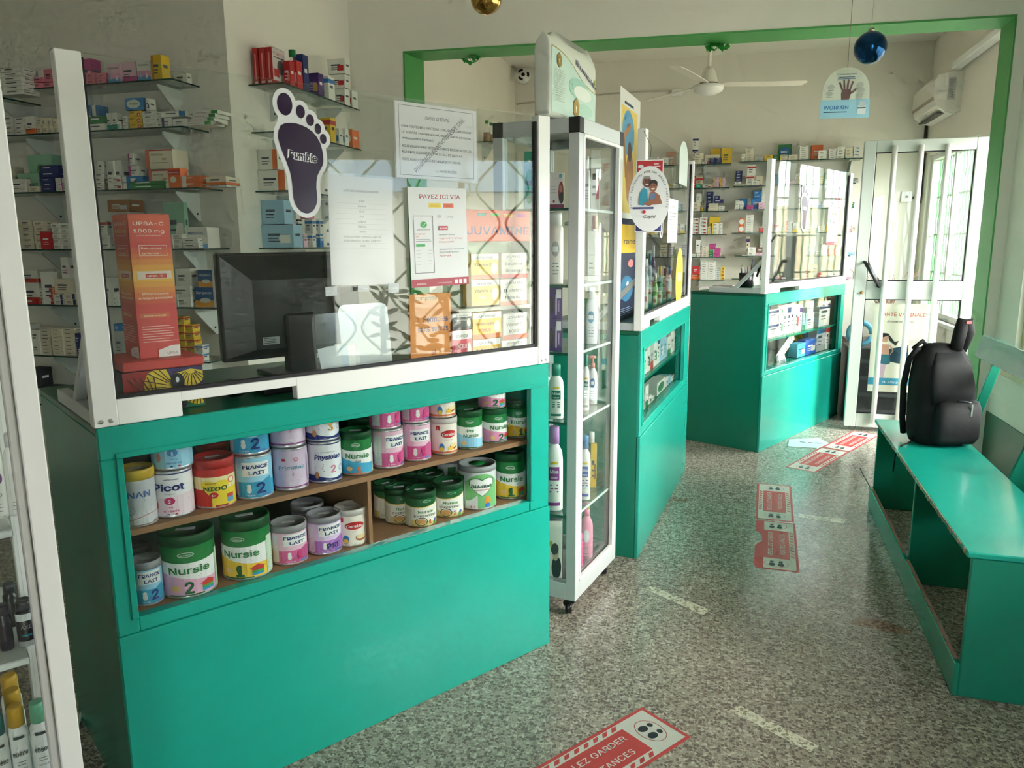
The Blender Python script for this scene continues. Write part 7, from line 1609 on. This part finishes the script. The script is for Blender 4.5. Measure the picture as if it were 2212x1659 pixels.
o = mb.build('folded_leaflet'); o.matrix_world = Matrix.Translation(C3.w(A_[0] + .02, .06, Z3_[0] + .001)) @ Rz(C3.rz) @ Rx(-.3); tag(o, 'small folded leaflet low in the far counter window', 'leaflet')
# ================================================================== ON THE FAR COUNTER
P = at_z(1611, 620, H3)
pc = empty('pen_cup', (P.x, P.y, H3 + .0006), 0, 'black pen cup on the far counter', 'cup')
MB().lathe([(.05, 0), (.056, .11), (.053, .11), (.047, .004), (.0001, .004)], BLACKP, 24).build('cup', pc)
rp = random.Random(6)
for i, (nm, c) in enumerate((('navy', (30, 40, 90)), ('red', (190, 40, 40)), ('white', (230, 230, 230)), ('black', (30, 30, 34)), ('light blue', (90, 150, 200)), ('grey', (130, 130, 134)))):
    a = 1.05 * i + .3; L = rp.uniform(.13, .16) if i else .21
    tag(MB().tube([(0, 0, 0), (.018 * math.cos(a), .018 * math.sin(a), L * .9), (.02 * math.cos(a), .02 * math.sin(a), L)], .004, pm(c, .4), 6).build('pen', None, (P.x + .024 * math.cos(a), P.y + .024 * math.sin(a), H3 + .006)), ('long ' if not i else '') + nm + ' pen standing in the black cup on the far counter', 'pen', 'pens in the black cup')
u, z_ = C3.px(1634, 600, .3)
tag(MB().bbox(-.07, .07, 0, .004, 0, .11, pm((226, 226, 222), .6), .001, Rx(-.2)).build('desk_card', None, Vector(at_z(1632, 618, H3)) + Vector((.02, .12, .001)), C3.rz), 'white card standing behind the pen cup', 'card')
for i, (px, py, c) in enumerate(((1535, 621, (226, 214, 216)), (1565, 618, (206, 200, 196)))):
    q = at_z(px, py, H3); tag(MB().box(-.1, .1, -.07, .07, 0, .004 + .004 * i, pm(c, .6)).build('paper_stack', None, (q.x, q.y, H3 + .0006), .3 + i), ('pinkish', 'grey')[i] + ' paper pad lying on the far counter', 'paper')
mo = empty('computer_monitor', C3.w(C3.px(1711, 560, .3)[0], .32, H3), C3.rz + rad(55), 'grey computer monitor behind the far screen', 'monitor')
MB().bbox(-.2, .2, -.015, .015, .06, .40, pm((110, 114, 116), .4), .005).build('casing', mo); MB().bbox(-.03, .03, -.03, .01, 0, .12, pm((60, 62, 64), .4)).build('stand_neck', mo); MB().bbox(-.1, .1, -.08, .08, 0, .012, pm((60, 62, 64), .4)).build('stand_base', mo)
a = [C3.px(x, y, .1) for x, y in ((1669, 608), (1680, 585), (1688, 560), (1693, 530), (1694, 500))]
cbm = MB().tube([C3.w(u, .1 + .01 * i, z) for i, (u, z) in enumerate(a)] + [C3.w(a[-1][0] + .05, .25, 1.45), C3.w(a[-1][0] + .08, .33, H3 + .09)], .008, BLACKP, 8)
tag(cbm.build('lamp_arm'), 'black curved cable arm behind the far screen', 'cable')
# ================================================================== LEFT CABINET GOODS
def lbottle(px0, px1, pyt, zs, v, bc, cc, label, kind, pr=None, hh=None):
    m = (px0 + px1) / 2; u, zt_ = LC.px(m, pyt, v); P = LC.w(u, v, zs + .0006); r = (px1 - px0) * depth((P.x, P.y, zs + .08)) / FPX / 2; h = hh or max(.08, zt_ - zs)
    rz = math.atan2(-P.y, -P.x) + math.pi / 2
    if kind == 'can': hb = h * .78; prof = [(r * .94, 0), (r, .004), (r, hb * .92), (r * .82, hb * .98), (r * .8, hb)]; cap = [(r * .84, hb), (r * .82, h - .006), (r * .7, h)]
    else: hb = h * .84; prof = shoulder(r, hb, r * .45, .004); cap = [(r * .52, hb - .001), (r * .5, h - .004), (r * .42, h)]
    return bottle(P, prof, pm(bc, .3), cap, pm(cc, .4), label, 'spray_can' if kind == 'can' else 'lotion_bottle', 'bottle', 'bottles in the left cabinet', rz, 1.0 if kind == 'can' else .62, pr and (lambda p, rr: pr(p, rr, hb)), n=20)
def l_ebene(p, r, h): p.text('ebène', 0, h * .60, h * .10, (40, 60, 56), 'C', .02, r * 1.5); p.lines(0, h * .50, r, 2, h * .04, h * .012, (120, 140, 136), 'C'); p.text('FRAÎCHEUR', 0, h * .40, h * .03, (60, 90, 90), 'C', .01, r * 1.0); p.lines(0, h * .3, r * 1.1, 3, h * .05, h * .012, (150, 160, 160), 'C'); p.rect(-r * .5, r * .5, h * .85, h * .89, (60, 70, 70), 4)
def l_axe(p, r, h): p.rect(-r * 1.2, r * 1.2, h * .74, h * .94, (226, 228, 230), 8); p.text('AXE', 0, h * .52, h * .13, (150, 154, 160), 'C', .01, r * 1.1); p.rect(-r * .5, r * .5, h * .3, h * .36, (40, 130, 150), 4); p.cols(-r * 1.3, r * 1.3, lambda x: h * .16, lambda x: h * .01, (170, 172, 174), 8)
def l_lot(p, r, h): p.text('D', r * .2, h * .3, h * .07, (120, 120, 124), 'C', 0); p.lines(0, h * .2, r, 3, h * .05, h * .01, (150, 150, 154), 'C'); p.ell(r * .3, h * .55, r * .35, h * .07, (110, 60, 120))
lbottle(0, 35, 935, LCZ[0], .09, (236, 234, 230), (226, 224, 220), 'white lotion bottle on the upper shelf of the left cabinet', 'lotion', l_lot); lbottle(-40, -6, 930, LCZ[0], .09, (230, 226, 220), (220, 216, 210), 'white lotion bottle cut by the left picture edge', 'lotion', l_lot)
lbottle(36, 72, 1335, LCZ[1], .07, (30, 30, 34), (60, 62, 66), 'black deodorant can with a pale band, left cabinet', 'can', l_axe); lbottle(-6, 22, 1340, LCZ[1], .07, (34, 28, 44), (50, 44, 60), 'black and violet deodorant can, left cabinet', 'can', None); lbottle(12, 40, 1320, LCZ[1], .16, (24, 26, 28), (50, 52, 56), 'dark can standing behind the deodorants', 'can', None)
ZB_ = .0756
ZSP = LC.px(31, 1524, .08)[1] - .165
for (x0, x1, y, v, cc, lab) in ((12, 50, 1528, .08, (214, 166, 40), 'white spray can with a yellow cap, front of three'), (8, 46, 1510, .14, (206, 160, 40), 'white spray can with a yellow cap, middle of three'), (4, 42, 1496, .20, (206, 158, 40), 'white spray can with a yellow cap, rear of three'), (60, 96, 1515, .07, (110, 186, 150), 'white spray can with a mint green cap, left cabinet'), (-26, 8, 1560, .07, (20, 110, 110), 'white spray can with a teal cap at the picture edge')):
    # these stand on a low riser so that their caps reach the height seen
    lbottle(x0, x1, y, ZSP, v, (230, 232, 230), cc, lab, 'can', l_ebene, .165)
MB().bbox(-LW + .02, -.055, .015, LD - .02, ZSP - .012, ZSP, pm((190, 192, 190), .4), .002).build('shelf', lc)
# ================================================================== SMALL THINGS
P = [at_z(*q) for q in ((160, 1590), (172, 1560), (182, 1535), (192, 1548), (200, 1570))]
tag(MB().tube([(p.x, p.y, .006 + .02 * (i == 2)) for i, p in enumerate(P)], .005, pm((226, 226, 220), .5), 8).build('power_cable'), 'white cable loop on the floor beside the foreground counter', 'cable')
q = at_x(2204, 888, XRF - .012)
gb_ = empty('green_ball', (XRF - .012, q.y, WZ0 + .046), 0, 'shiny green ball on the window sill at the right edge', 'ball')
MB().sphere((0, 0, 0), .045, pm((40, 190, 90), .15), 24, 16).build('ball', gb_); MB().tube([(0, 0, .04), (-.02, .05, .05), (-.03, .12, .02)], .003, WHITE, 6).build('tie', gb_)
# two bottles on a small shelf of the far room's left wall
bx = at_x(1056, 305, -2.25)
shelf_plate(-2.33, -2.17, bx.y - .16, bx.y + .2, bx.z - .02, 'small glass shelf on the far left wall with two bottles', 'x', (.5,))
for i, dy in enumerate((-.06, .08)):
    bottle(Vector((-2.25, bx.y + dy, bx.z - .0194)), shoulder(.035, .15, .012, .03), PLASTIC, [(.016, .175), (.016, .20), (.014, .202)], pm((30, 140, 60), .4), ('nearer', 'farther')[i] + ' clear bottle with a green cap on the small far shelf', fill=(.1, pm((150, 110, 60), .2)), sy=1)
# worn corner seam where the floor was cut, near the door
q = [at_z(*c) for c in ((1858, 1012), (1866, 1028), (1876, 1046), (1884, 1062))]
tag(MB().tube([(p.x, p.y, .0006) for p in q], .003, pm((60, 54, 48), .8), 5).build('floor_crack'), 'dark crack in the floor near the bench', 'crack')
